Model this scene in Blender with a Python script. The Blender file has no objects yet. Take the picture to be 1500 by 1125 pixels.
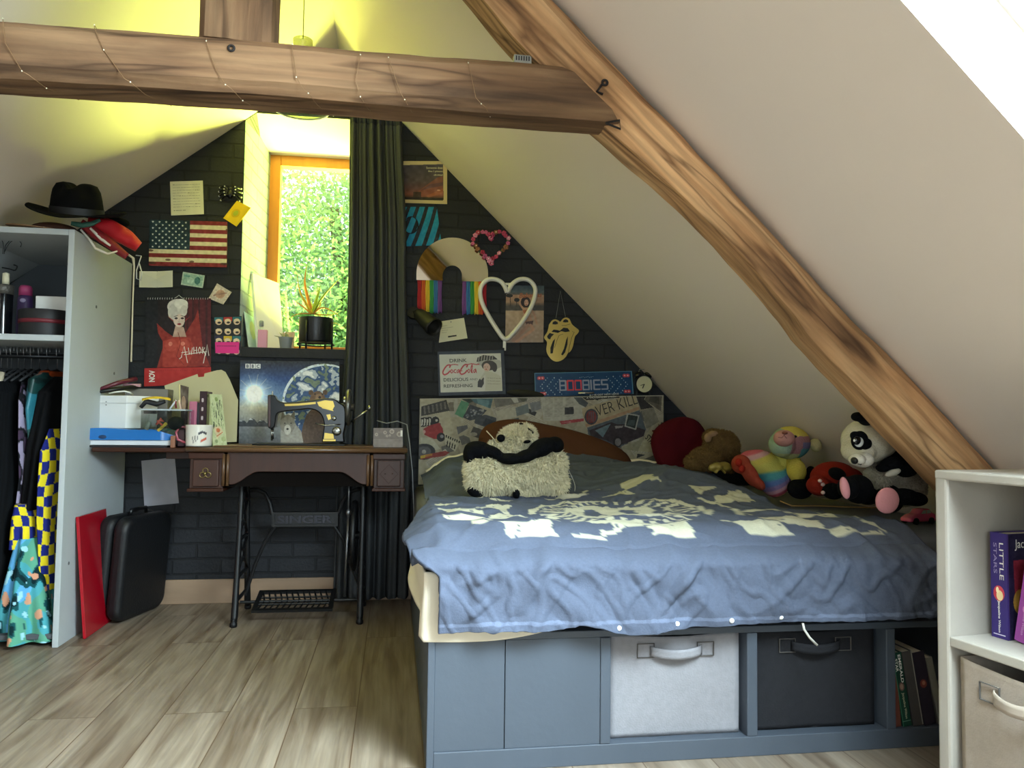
import bpy, bmesh, math, random
import numpy as np
from mathutils import Vector, Matrix, Euler, noise as MN
random.seed(7); RNG = np.random.default_rng(7)
SC = bpy.context.scene; COL = SC.collection
rad = math.radians; pi = math.pi

# ------------------------------------------------------------------ camera
IW, IH, FPX = 1500, 1125, 1130.0
YAW, PITCH, ROLL, HC = rad(8.6), rad(2.84), rad(0.7), 0.89
_f = Vector((math.sin(YAW)*math.cos(PITCH), math.cos(YAW)*math.cos(PITCH), math.sin(PITCH)))
_r = Vector((math.cos(YAW), -math.sin(YAW), 0)); _u = _r.cross(_f)
CR = math.cos(ROLL)*_r + math.sin(ROLL)*_u; CU = -math.sin(ROLL)*_r + math.cos(ROLL)*_u
CPOS = Vector((0, 0, HC))
def ray(px, py): return _f + CR*((px-IW/2)/FPX) - CU*((py-IH/2)/FPX)
def PY(px, py, Y): d = ray(px, py); return CPOS + d*(Y/d.y)
def PZ(px, py, Z): d = ray(px, py); return CPOS + d*((Z-HC)/d.z)
cam = bpy.data.objects.new('camera', bpy.data.cameras.new('camera')); COL.objects.link(cam)
cam.data.sensor_fit = 'HORIZONTAL'; cam.data.sensor_width = 36; cam.data.lens = 36*FPX/IW
cam.data.clip_start = 0.02; cam.data.clip_end = 200
cam.matrix_world = Matrix(((CR.x, CU.x, -_f.x, 0), (CR.y, CU.y, -_f.y, 0), (CR.z, CU.z, -_f.z, HC), (0, 0, 0, 1)))
SC.camera = cam
YW = 3.95

# ------------------------------------------------------------------ materials
def lin(c):
    if isinstance(c, str):
        c = [int(c[i:i+2], 16)/255 for i in (0, 2, 4)]
    return tuple((x/12.92 if x <= 0.04045 else ((x+0.055)/1.055)**2.4) for x in c[:3])
MATS = {}
def mat(name, col='808080', rough=.6, metal=0., var=0., vscale=8., bump=0., bscale=60., sheen=0., coat=0., stretch=(1, 1, 1), attr=False, spec=.5, detail=4):
    if name in MATS: return MATS[name]
    m = bpy.data.materials.new(name); m.use_nodes = True; nt = m.node_tree; N = nt.nodes; L = nt.links
    b = N['Principled BSDF']; b.inputs['Roughness'].default_value = rough; b.inputs['Metallic'].default_value = metal
    b.inputs['Specular IOR Level'].default_value = spec
    if sheen: b.inputs['Sheen Weight'].default_value = sheen; b.inputs['Sheen Roughness'].default_value = .5
    if coat: b.inputs['Coat Weight'].default_value = coat; b.inputs['Coat Roughness'].default_value = .15
    if rough >= .85: b.inputs['Specular IOR Level'].default_value = min(spec, .12)
    c = lin(col); b.inputs['Base Color'].default_value = (*c, 1)
    tc = N.new('ShaderNodeTexCoord'); mp = N.new('ShaderNodeMapping'); mp.inputs['Scale'].default_value = stretch
    L.new(tc.outputs['Object'], mp.inputs['Vector'])
    src = None
    if attr:
        a = N.new('ShaderNodeAttribute'); a.attribute_name = 'Col'; src = a.outputs['Color']
    if var or src:
        if var:
            n = N.new('ShaderNodeTexNoise'); n.inputs['Scale'].default_value = vscale; n.inputs['Detail'].default_value = detail
            L.new(mp.outputs[0], n.inputs['Vector'])
            mr = N.new('ShaderNodeMapRange'); mr.inputs['From Min'].default_value = .25; mr.inputs['From Max'].default_value = .75
            mr.inputs['To Min'].default_value = 1-var; mr.inputs['To Max'].default_value = 1+var
            L.new(n.outputs['Fac'], mr.inputs['Value'])
            mx = N.new('ShaderNodeVectorMath'); mx.operation = 'SCALE'
            if src: L.new(src, mx.inputs[0])
            else: mx.inputs[0].default_value = c
            L.new(mr.outputs[0], mx.inputs['Scale']); L.new(mx.outputs[0], b.inputs['Base Color'])
        else: L.new(src, b.inputs['Base Color'])
    if bump:
        n2 = N.new('ShaderNodeTexNoise'); n2.inputs['Scale'].default_value = bscale; n2.inputs['Detail'].default_value = 5
        L.new(mp.outputs[0], n2.inputs['Vector'])
        bp = N.new('ShaderNodeBump'); bp.inputs['Strength'].default_value = bump; bp.inputs['Distance'].default_value = .01
        L.new(n2.outputs['Fac'], bp.inputs['Height']); L.new(bp.outputs[0], b.inputs['Normal'])
    MATS[name] = m; return m

def mat_glass(name, tint=(1, 1, 1), gloss=.08, rough=.0):
    m = bpy.data.materials.new(name); m.use_nodes = True; nt = m.node_tree; N = nt.nodes; L = nt.links
    N.remove(N['Principled BSDF']); o = N['Material Output']
    t = N.new('ShaderNodeBsdfTransparent'); t.inputs[0].default_value = (*tint, 1)
    g = N.new('ShaderNodeBsdfGlossy'); g.inputs['Roughness'].default_value = rough
    x = N.new('ShaderNodeMixShader'); x.inputs[0].default_value = gloss
    L.new(t.outputs[0], x.inputs[1]); L.new(g.outputs[0], x.inputs[2]); L.new(x.outputs[0], o.inputs[0])
    MATS[name] = m; return m

def mat_oldwood(name, base, light, dark, sc=1.0):
    m = bpy.data.materials.new(name); m.use_nodes = True; nt = m.node_tree; N = nt.nodes; L = nt.links
    b = N['Principled BSDF']; b.inputs['Roughness'].default_value = .8; b.inputs['Specular IOR Level'].default_value = .25
    tc = N.new('ShaderNodeTexCoord')
    def noise(scale, st, det=6, dist=0.):
        mp = N.new('ShaderNodeMapping'); mp.inputs['Scale'].default_value = st; L.new(tc.outputs['Object'], mp.inputs['Vector'])
        n = N.new('ShaderNodeTexNoise'); n.inputs['Scale'].default_value = scale*sc; n.inputs['Detail'].default_value = det; n.inputs['Distortion'].default_value = dist
        L.new(mp.outputs[0], n.inputs['Vector']); return n
    n1 = noise(14, (.12, 1, 1), 8, .6); n2 = noise(2.2, (.5, 1, 1), 3, .3); n3 = noise(60, (.05, 1, 1), 4)
    r = N.new('ShaderNodeValToRGB'); e = r.color_ramp.elements
    e[0].position = .3; e[0].color = (*lin(dark), 1); e[1].position = .72; e[1].color = (*lin(light), 1)
    k = r.color_ramp.elements.new(.48); k.color = (*lin(base), 1)
    L.new(n1.outputs['Fac'], r.inputs[0])
    mr = N.new('ShaderNodeMapRange'); mr.inputs['From Min'].default_value = .3; mr.inputs['From Max'].default_value = .7; mr.inputs['To Min'].default_value = .62; mr.inputs['To Max'].default_value = 1.3
    L.new(n2.outputs['Fac'], mr.inputs['Value'])
    mx = N.new('ShaderNodeVectorMath'); mx.operation = 'SCALE'; L.new(r.outputs[0], mx.inputs[0]); L.new(mr.outputs[0], mx.inputs['Scale'])
    mr3 = N.new('ShaderNodeMapRange'); mr3.inputs['From Min'].default_value = .35; mr3.inputs['From Max'].default_value = .6; mr3.inputs['To Min'].default_value = .75; mr3.inputs['To Max'].default_value = 1.05
    L.new(n3.outputs['Fac'], mr3.inputs['Value'])
    mx2 = N.new('ShaderNodeVectorMath'); mx2.operation = 'SCALE'; L.new(mx.outputs[0], mx2.inputs[0]); L.new(mr3.outputs[0], mx2.inputs['Scale'])
    # long dark cracks
    n4 = noise(3.5, (.16, 1.6, 1.6), 3, .5)
    cr = N.new('ShaderNodeValToRGB'); ce = cr.color_ramp.elements; ce[0].position = .482; ce[0].color = (1, 1, 1, 1); ce[1].position = .518; ce[1].color = (1, 1, 1, 1)
    kk = cr.color_ramp.elements.new(.5); kk.color = (.3, .26, .24, 1)
    L.new(n4.outputs['Fac'], cr.inputs[0])
    mm = N.new('ShaderNodeMix'); mm.data_type = 'RGBA'; mm.blend_type = 'MULTIPLY'; mm.inputs[0].default_value = .75
    L.new(mx2.outputs[0], mm.inputs[6]); L.new(cr.outputs[0], mm.inputs[7]); L.new(mm.outputs[2], b.inputs['Base Color'])
    bp = N.new('ShaderNodeBump'); bp.inputs['Strength'].default_value = .7; bp.inputs['Distance'].default_value = .012
    L.new(n1.outputs['Fac'], bp.inputs['Height'])
    bp2 = N.new('ShaderNodeBump'); bp2.inputs['Strength'].default_value = .35; bp2.inputs['Distance'].default_value = .004
    L.new(n3.outputs['Fac'], bp2.inputs['Height']); L.new(bp.outputs[0], bp2.inputs['Normal']); L.new(bp2.outputs[0], b.inputs['Normal'])
    MATS[name] = m; return m

def mat_brick(name, c1, c2, mort, rough=.55, axis='XZ', spec=.4):
    m = bpy.data.materials.new(name); m.use_nodes = True; nt = m.node_tree; N = nt.nodes; L = nt.links
    b = N['Principled BSDF']; b.inputs['Roughness'].default_value = rough; b.inputs['Specular IOR Level'].default_value = spec
    tc = N.new('ShaderNodeTexCoord'); mp = N.new('ShaderNodeMapping')
    if axis == 'XZ': mp.inputs['Rotation'].default_value = (rad(-90), 0, 0)
    L.new(tc.outputs['Object'], mp.inputs['Vector'])
    if axis == 'YZ':
        s = N.new('ShaderNodeSeparateXYZ'); c = N.new('ShaderNodeCombineXYZ'); L.new(tc.outputs['Object'], s.inputs[0])
        L.new(s.outputs['Y'], c.inputs['X']); L.new(s.outputs['Z'], c.inputs['Y']); vec = c.outputs[0]
    else:
        s = N.new('ShaderNodeSeparateXYZ'); c = N.new('ShaderNodeCombineXYZ'); L.new(tc.outputs['Object'], s.inputs[0])
        L.new(s.outputs['X'], c.inputs['X']); L.new(s.outputs['Z'], c.inputs['Y']); vec = c.outputs[0]
    nz = N.new('ShaderNodeTexNoise'); nz.inputs['Scale'].default_value = 6; L.new(vec, nz.inputs['Vector'])
    vs = N.new('ShaderNodeVectorMath'); vs.operation = 'SCALE'; vs.inputs['Scale'].default_value = .012; L.new(nz.outputs['Color'], vs.inputs[0])
    va = N.new('ShaderNodeVectorMath'); va.operation = 'ADD'; L.new(vec, va.inputs[0]); L.new(vs.outputs[0], va.inputs[1])
    t = N.new('ShaderNodeTexBrick'); L.new(va.outputs[0], t.inputs['Vector'])
    t.inputs['Scale'].default_value = 1; t.inputs['Brick Width'].default_value = .225; t.inputs['Row Height'].default_value = .073
    t.inputs['Mortar Size'].default_value = .0055; t.inputs['Mortar Smooth'].default_value = .35; t.inputs['Bias'].default_value = 0
    t.inputs['Color1'].default_value = (*lin(c1), 1); t.inputs['Color2'].default_value = (*lin(c2), 1); t.inputs['Mortar'].default_value = (*lin(mort), 1)
    n2 = N.new('ShaderNodeTexNoise'); n2.inputs['Scale'].default_value = 3; L.new(tc.outputs['Object'], n2.inputs['Vector'])
    mr = N.new('ShaderNodeMapRange'); mr.inputs['To Min'].default_value = .6; mr.inputs['To Max'].default_value = 1.4; L.new(n2.outputs['Fac'], mr.inputs['Value'])
    mx = N.new('ShaderNodeVectorMath'); mx.operation = 'SCALE'; L.new(t.outputs['Color'], mx.inputs[0]); L.new(mr.outputs[0], mx.inputs['Scale']); L.new(mx.outputs[0], b.inputs['Base Color'])
    inv = N.new('ShaderNodeMath'); inv.operation = 'SUBTRACT'; inv.inputs[0].default_value = 1; L.new(t.outputs['Fac'], inv.inputs[1])
    n3 = N.new('ShaderNodeTexNoise'); n3.inputs['Scale'].default_value = 70; n3.inputs['Detail'].default_value = 6; L.new(tc.outputs['Object'], n3.inputs['Vector'])
    ad = N.new('ShaderNodeMath'); ad.operation = 'MULTIPLY_ADD'; ad.inputs[1].default_value = .35; L.new(n3.outputs['Fac'], ad.inputs[0]); L.new(inv.outputs[0], ad.inputs[2])
    bp = N.new('ShaderNodeBump'); bp.inputs['Strength'].default_value = .9; bp.inputs['Distance'].default_value = .008; L.new(ad.outputs[0], bp.inputs['Height']); L.new(bp.outputs[0], b.inputs['Normal'])
    MATS[name] = m; return m

def mat_floor(name):
    m = bpy.data.materials.new(name); m.use_nodes = True; nt = m.node_tree; N = nt.nodes; L = nt.links
    b = N['Principled BSDF']; b.inputs['Roughness'].default_value = .42; b.inputs['Specular IOR Level'].default_value = .45
    tc = N.new('ShaderNodeTexCoord'); s = N.new('ShaderNodeSeparateXYZ'); c = N.new('ShaderNodeCombineXYZ'); L.new(tc.outputs['Object'], s.inputs[0])
    L.new(s.outputs['Y'], c.inputs['X']); L.new(s.outputs['X'], c.inputs['Y'])
    t = N.new('ShaderNodeTexBrick'); L.new(c.outputs[0], t.inputs['Vector']); t.offset = .37
    t.inputs['Scale'].default_value = 1; t.inputs['Brick Width'].default_value = 1.22; t.inputs['Row Height'].default_value = .19; t.inputs['Mortar Size'].default_value = .0016; t.inputs['Mortar Smooth'].default_value = .1; t.inputs['Bias'].default_value = 0
    t.inputs['Color1'].default_value = (0, 0, 0, 1); t.inputs['Color2'].default_value = (1, 1, 1, 1); t.inputs['Mortar'].default_value = (.5, .5, .5, 1)
    def noise(scale, st, det, dist, shift=True):
        mp = N.new('ShaderNodeMapping'); mp.inputs['Scale'].default_value = st; L.new(tc.outputs['Object'], mp.inputs['Vector'])
        va = N.new('ShaderNodeVectorMath'); va.operation = 'MULTIPLY_ADD'; L.new(t.outputs['Color'], va.inputs[0]); va.inputs[1].default_value = (7, 3, 5); L.new(mp.outputs[0], va.inputs[2])
        n = N.new('ShaderNodeTexNoise'); n.inputs['Scale'].default_value = scale; n.inputs['Detail'].default_value = det; n.inputs['Distortion'].default_value = dist
        L.new(va.outputs[0], n.inputs['Vector']); return n
    n1 = noise(8, (2.4, .22, 1), 7, .9); n2 = noise(30, (2.5, .08, 1), 6, .4)
    r = N.new('ShaderNodeValToRGB'); e = r.color_ramp.elements
    e[0].position = .28; e[0].color = (*lin('5e4d3d'), 1); e[1].position = .75; e[1].color = (*lin('938676'), 1)
    k = e.new(.5); k.color = (*lin('7e7060'), 1)
    L.new(n1.outputs['Fac'], r.inputs[0])
    mr = N.new('ShaderNodeMapRange'); mr.inputs['From Min'].default_value = .3; mr.inputs['From Max'].default_value = .7; mr.inputs['To Min'].default_value = .78; mr.inputs['To Max'].default_value = 1.15; L.new(n2.outputs['Fac'], mr.inputs['Value'])
    mx = N.new('ShaderNodeVectorMath'); mx.operation = 'SCALE'; L.new(r.outputs[0], mx.inputs[0]); L.new(mr.outputs[0], mx.inputs['Scale'])
    mm = N.new('ShaderNodeMix'); mm.data_type = 'RGBA'; L.new(t.outputs['Fac'], mm.inputs[0]); L.new(mx.outputs[0], mm.inputs[6]); mm.inputs[7].default_value = (*lin('54402f'), 1)
    L.new(mm.outputs[2], b.inputs['Base Color'])
    bp = N.new('ShaderNodeBump'); bp.inputs['Strength'].default_value = .15; bp.inputs['Distance'].default_value = .003; L.new(n2.outputs['Fac'], bp.inputs['Height']); L.new(bp.outputs[0], b.inputs['Normal'])
    MATS[name] = m; return m

# ------------------------------------------------------------------ object helpers
ORG = {}
def thing(name, label, cat, loc=(0, 0, 0), group=None):
    o = bpy.data.objects.new(name, None); COL.objects.link(o); o.location = loc; o.empty_display_size = .05
    o['label'] = label; o['category'] = cat
    if group: o['group'] = group
    ORG[o.name] = Vector(loc); return o
def tag(o, label, cat, group=None):
    o['label'] = label; o['category'] = cat
    if group: o['group'] = group
    return o
def struct(o): o['kind'] = 'structure'; return o

class MB:
    """collects shapes in world coordinates, builds one mesh object"""
    def __init__(s): s.v = []; s.f = []; s.m = []
    def add(s, vs, fs, mi=0):
        o = len(s.v); s.v += [tuple(v) for v in vs]; s.f += [tuple(i+o for i in f) for f in fs]; s.m += [mi]*len(fs); return s
    def box(s, a, b, mi=0, M=None):
        (x0, y0, z0), (x1, y1, z1) = a, b
        vs = [Vector(p) for p in ((x0,y0,z0),(x1,y0,z0),(x1,y1,z0),(x0,y1,z0),(x0,y0,z1),(x1,y0,z1),(x1,y1,z1),(x0,y1,z1))]
        if M: vs = [M @ v for v in vs]
        return s.add(vs, [(0,3,2,1),(4,5,6,7),(0,1,5,4),(1,2,6,5),(2,3,7,6),(3,0,4,7)], mi)
    def tube(s, pts, r, n=8, mi=0, closed=False, cap=True, flat=1.0):
        pts = [Vector(p) for p in pts]; k = len(pts); rs = r if isinstance(r, (list, tuple)) else [r]*k
        rings = []; up = None
        for i, p in enumerate(pts):
            if closed: t = pts[(i+1) % k]-pts[i-1]
            else: t = pts[min(i+1, k-1)]-pts[max(i-1, 0)]
            if t.length < 1e-9: t = Vector((0, 0, 1))
            t.normalize()
            if up is None:
                up = Vector((0, 0, 1)) if abs(t.z) < .9 else Vector((0, 1, 0))
            a = t.cross(up)
            if a.length < 1e-6: a = t.cross(Vector((1, 0.3, 0)))
            a.normalize(); b = a.cross(t).normalized(); up = b
            rings.append([p + (a*math.cos(2*pi*j/n) + b*math.sin(2*pi*j/n)*flat)*rs[i] for j in range(n)])
        vs = [v for q in rings for v in q]; fs = []
        for i in range(k if closed else k-1):
            i2 = (i+1) % k
            for j in range(n):
                j2 = (j+1) % n; fs.append((i*n+j, i*n+j2, i2*n+j2, i2*n+j))
        if cap and not closed: fs += [tuple(range(n-1, -1, -1)), tuple((k-1)*n+j for j in range(n))]
        return s.add(vs, fs, mi)
    def cyl(s, p0, p1, r, n=20, mi=0, r1=None): return s.tube([p0, p1], [r, r if r1 is None else r1], n, mi)
    def lathe(s, c, prof, n=28, mi=0, M=None):
        c = Vector(c); vs = []; fs = []; k = len(prof)
        for (r, z) in prof:
            for j in range(n):
                v = Vector((r*math.cos(2*pi*j/n), r*math.sin(2*pi*j/n), z)); vs.append(c + ((M @ v) if M else v))
        for i in range(k-1):
            for j in range(n):
                j2 = (j+1) % n; fs.append((i*n+j, i*n+j2, (i+1)*n+j2, (i+1)*n+j))
        if prof[0][0] > 1e-4: fs.append(tuple(range(n-1, -1, -1)))
        if prof[-1][0] > 1e-4: fs.append(tuple((k-1)*n+j for j in range(n)))
        return s.add(vs, fs, mi)
    def ell(s, c, r, M=None, nu=20, nv=12, mi=0):
        c = Vector(c); r = (r, r, r) if not hasattr(r, '__len__') else r; vs = []; fs = []
        for i in range(nv+1):
            th = pi*i/nv
            for j in range(nu):
                ph = 2*pi*j/nu; v = Vector((r[0]*math.sin(th)*math.cos(ph), r[1]*math.sin(th)*math.sin(ph), -r[2]*math.cos(th)))
                vs.append(c + ((M @ v) if M else v))
        for i in range(nv):
            for j in range(nu):
                j2 = (j+1) % nu; fs.append((i*nu+j, i*nu+j2, (i+1)*nu+j2, (i+1)*nu+j))
        return s.add(vs, fs, mi)
    def prism(s, poly, fn, t0, t1, mi=0):
        """poly of 2D points; fn(a,b,t) gives the world point"""
        n = len(poly); vs = [fn(a, b, t0) for a, b in poly] + [fn(a, b, t1) for a, b in poly]
        fs = [tuple(range(n)), tuple(range(2*n-1, n-1, -1))] + [(i, i+n, (i+1) % n+n, (i+1) % n) for i in range(n)]
        return s.add(vs, fs, mi)
    def ringprism(s, outer, inner, fn, t0, t1, mi=0):
        n = len(outer); vs = []
        for t in (t0, t1):
            vs += [fn(a, b, t) for a, b in outer] + [fn(a, b, t) for a, b in inner]
        fs = []
        for i in range(n):
            j = (i+1) % n
            fs += [(i, j, n+j, n+i), (2*n+i, 3*n+i, 3*n+j, 2*n+j), (i, 2*n+i, 2*n+j, j), (n+i, n+j, 3*n+j, 3*n+i)]
        return s.add(vs, fs, mi)
    def grid(s, fn, nu, nv, mi=0, closeu=False):
        vs = [fn(i/nu, j/nv) for j in range(nv+1) for i in range(nu + (0 if closeu else 1))]; w = nu + (0 if closeu else 1)
        fs = []
        for j in range(nv):
            for i in range(nu):
                i2 = (i+1) % w if closeu else i+1
                fs.append((j*w+i, j*w+i2, (j+1)*w+i2, (j+1)*w+i))
        return s.add(vs, fs, mi)
    def build(s, name, mats, parent=None, bevel=0, seg=2, smooth=False, solid=0, sub=0, weld=False, angle=None, org=None):
        me = bpy.data.meshes.new(name)
        if parent is not None: O = ORG[parent.name]
        else:
            a = np.array(s.v, dtype=float); lo = a.min(0); hi = a.max(0); O = Vector(((lo[0]+hi[0])/2, (lo[1]+hi[1])/2, lo[2]))
        if org is not None: O = Vector(org)
        me.from_pydata([(v[0]-O.x, v[1]-O.y, v[2]-O.z) for v in s.v], [], s.f)
        mats = mats if isinstance(mats, (list, tuple)) else [mats]
        for m in mats: me.materials.append(m)
        if len(mats) > 1: me.polygons.foreach_set('material_index', s.m)
        bm = bmesh.new(); bm.from_mesh(me)
        if weld: bmesh.ops.remove_doubles(bm, verts=bm.verts, dist=1e-5)
        bmesh.ops.recalc_face_normals(bm, faces=bm.faces); bm.to_mesh(me); bm.free()
        if smooth or angle:
            me.polygons.foreach_set('use_smooth', [True]*len(me.polygons))
        o = bpy.data.objects.new(name, me); COL.objects.link(o)
        if parent is not None: o.parent = parent; ORG[o.name] = O
        else: o.location = O; ORG[o.name] = O
        if org is not None and parent is not None: o.location = O-ORG[parent.name]
        if solid:
            q = o.modifiers.new('solid', 'SOLIDIFY'); q.thickness = solid; q.offset = 0
        if bevel:
            q = o.modifiers.new('bevel', 'BEVEL'); q.width = bevel; q.segments = seg; q.limit_method = 'ANGLE'; q.angle_limit = rad(35)
        if sub:
            q = o.modifiers.new('sub', 'SUBSURF'); q.levels = sub; q.render_levels = sub
        if angle:
            try: me.set_sharp_from_angle(angle=rad(angle))
            except Exception: pass
        return o
def box(name, a, b, m, parent=None, bevel=.002, M=None): return MB().box(a, b, 0, M).build(name, m, parent, bevel)

def setcol(o, fn, dom='POINT'):
    """colour attribute 'Col' from fn(world position array) -> sRGB rows"""
    me = o.data; n = len(me.vertices); co = np.empty(n*3); me.vertices.foreach_get('co', co); co = co.reshape(-1, 3)
    O = ORG[o.name]; co = co + np.array(O)
    c = np.clip(np.array(fn(co), dtype=float), 0, 1)
    c = np.where(c <= .04045, c/12.92, ((c+.055)/1.055)**2.4)
    a = me.color_attributes.new('Col', 'FLOAT_COLOR', 'POINT'); a.data.foreach_set('color', np.hstack([c, np.ones((n, 1))]).ravel()); return o

def remesh(o, vox, smooth=6, fac=.6):
    """fuse the overlapping shells of a soft body into one continuous surface"""
    q = o.modifiers.new('r', 'REMESH'); q.mode = 'VOXEL'; q.voxel_size = vox
    q2 = o.modifiers.new('s', 'SMOOTH'); q2.iterations = smooth; q2.factor = fac
    bpy.context.view_layer.update(); dg = bpy.context.evaluated_depsgraph_get()
    me = bpy.data.meshes.new_from_object(o.evaluated_get(dg)); old = o.data; o.modifiers.clear(); o.data = me
    me.name = o.name; bpy.data.meshes.remove(old)
    me.polygons.foreach_set('use_smooth', [True]*len(me.polygons)); return o

def surf_points(o, n, mask=None):
    me = o.data; me.calc_loop_triangles(); nv = len(me.vertices); co = np.empty(nv*3); me.vertices.foreach_get('co', co); co = co.reshape(-1, 3)+np.array(ORG[o.name])
    t = np.empty(len(me.loop_triangles)*3, dtype=np.int64); me.loop_triangles.foreach_get('vertices', t); t = t.reshape(-1, 3)
    A, B, Cc = co[t[:, 0]], co[t[:, 1]], co[t[:, 2]]; nr = np.cross(B-A, Cc-A); ar = np.linalg.norm(nr, axis=1)
    idx = RNG.choice(len(t), n, p=ar/ar.sum()); u = RNG.random((n, 1)); v = RNG.random((n, 1)); fl = (u+v) > 1; u = np.where(fl, 1-u, u); v = np.where(fl, 1-v, v)
    p = A[idx]+u*(B-A)[idx]+v*(Cc-A)[idx]; nn = nr[idx]/ar[idx][:, None]
    if mask is not None:
        k = mask(p, nn); p, nn = p[k], nn[k]
    return p, nn
def tufts(name, p, nn, ln, r, m, parent, droop=.4, col=None, stuff=True):
    """short pile: tapered three-sided tufts"""
    n = len(p); d = nn + RNG.normal(0, .35, (n, 3)) + np.array([0, 0, -droop]); d /= np.linalg.norm(d, axis=1)[:, None]
    a = np.cross(d, RNG.normal(0, 1, (n, 3))); a /= np.linalg.norm(a, axis=1)[:, None]; b = np.cross(d, a)
    L = ln*RNG.uniform(.6, 1.2, (n, 1)); base = p - nn*.001
    vs = np.stack([base+a*r, base-.5*a*r+.87*b*r, base-.5*a*r-.87*b*r, base+d*L], 1).reshape(-1, 3)
    i = np.arange(n)[:, None]*4; f = np.concatenate([i+np.array([[0, 1, 3]]), i+np.array([[1, 2, 3]]), i+np.array([[2, 0, 3]])], 1).reshape(-1, 3)
    me = bpy.data.meshes.new(name); O = np.array(ORG[parent.name]); me.from_pydata((vs-O).tolist(), [], f.tolist()); me.materials.append(m)
    o = bpy.data.objects.new(name, me); COL.objects.link(o); o.parent = parent; ORG[o.name] = Vector(O)
    if stuff: o['kind'] = 'stuff'
    if col is not None: setcol(o, col)
    return o

# ------------------------------------------------------------------ printed sheets
class Cv:
    """a small raster in photo-pixel units that becomes the face colours of a sheet"""
    def __init__(s, w, h, bg='ffffff', k=2):
        s.w, s.h, s.k = w, h, k; s.nx, s.ny = max(1, int(round(w*k))), max(1, int(round(h*k)))
        s.a = np.zeros((s.ny, s.nx, 3)); s.a[:] = s.c(bg)
        s.X, s.Y = np.meshgrid((np.arange(s.nx)+.5)*w/s.nx, (np.arange(s.ny)+.5)*h/s.ny)
    def c(s, c): return np.array([int(c[i:i+2], 16)/255 for i in (0, 2, 4)]) if isinstance(c, str) else np.array(c)
    def put(s, msk, col, al=1.0): s.a[msk] = s.a[msk]*(1-al)+s.c(col)*al; return s
    def rect(s, x0, y0, x1, y1, col, al=1.): return s.put((s.X >= x0) & (s.X < x1) & (s.Y >= y0) & (s.Y < y1), col, al)
    def inpoly(s, pts):
        m = np.zeros(s.X.shape, bool); n = len(pts)
        for i in range(n):
            (x0, y0), (x1, y1) = pts[i], pts[(i+1) % n]
            if y0 == y1: continue
            c = ((y0 <= s.Y) != (y1 <= s.Y)) & (s.X < (x1-x0)*(s.Y-y0)/(y1-y0)+x0); m ^= c
        return m
    def poly(s, pts, col, al=1.): return s.put(s.inpoly(pts), col, al)
    def inell(s, cx, cy, rx, ry, rot=0):
        c, q = math.cos(rad(rot)), math.sin(rad(rot)); dx, dy = s.X-cx, s.Y-cy
        return ((dx*c+dy*q)/rx)**2+((-dx*q+dy*c)/ry)**2 <= 1
    def ell(s, cx, cy, rx, ry, col, rot=0, al=1.): return s.put(s.inell(cx, cy, rx, ry, rot), col, al)
    def line(s, pts, w, col, al=1.):
        m = np.zeros(s.X.shape, bool)
        for (x0, y0), (x1, y1) in zip(pts[:-1], pts[1:]):
            dx, dy = x1-x0, y1-y0; l2 = dx*dx+dy*dy+1e-9; t = np.clip(((s.X-x0)*dx+(s.Y-y0)*dy)/l2, 0, 1)
            m |= (s.X-x0-t*dx)**2+(s.Y-y0-t*dy)**2 <= (w/2)**2
        return s.put(m, col, al)
    def vgrad(s, stops, msk=None):
        ys = [p[0] for p in stops]; cs = np.array([s.c(p[1]) for p in stops]); g = np.stack([np.interp(s.Y, ys, cs[:, i]) for i in range(3)], -1)
        if msk is None: s.a[:] = g
        else: s.a[msk] = g[msk]
        return s
    def noise(s, amp, cell=3, msk=None):
        n = RNG.normal(0, 1, (int(s.h/cell)+3, int(s.w/cell)+3)); xi = s.X/cell; yi = s.Y/cell; x0 = xi.astype(int); y0 = yi.astype(int); fx, fy = xi-x0, yi-y0
        v = n[y0, x0]*(1-fx)*(1-fy)+n[y0, x0+1]*fx*(1-fy)+n[y0+1, x0]*(1-fx)*fy+n[y0+1, x0+1]*fx*fy
        d = (v*amp)[..., None]
        if msk is None: s.a += d
        else: s.a[msk] += d[msk]
        s.a = np.clip(s.a, 0, 1); return s
    def words(s, x0, y0, x1, y1, dy, col, lw=.5, rot=0., al=.8):
        """rows of small illegible writing, as on the photographed paper"""
        c, q = math.cos(rad(rot)), math.sin(rad(rot)); y = y0
        while y < y1:
            x = x0
            while x < x1-1:
                l = random.uniform(1.5, 5); e = min(x+l, x1)
                s.line([(x0+(x-x0)*c-(y-y0)*q, y0+(x-x0)*q+(y-y0)*c), (x0+(e-x0)*c-(y-y0)*q, y0+(e-x0)*q+(y-y0)*c)], lw, col, al); x = e+random.uniform(.8, 1.6)
            y += dy
        return s

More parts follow.
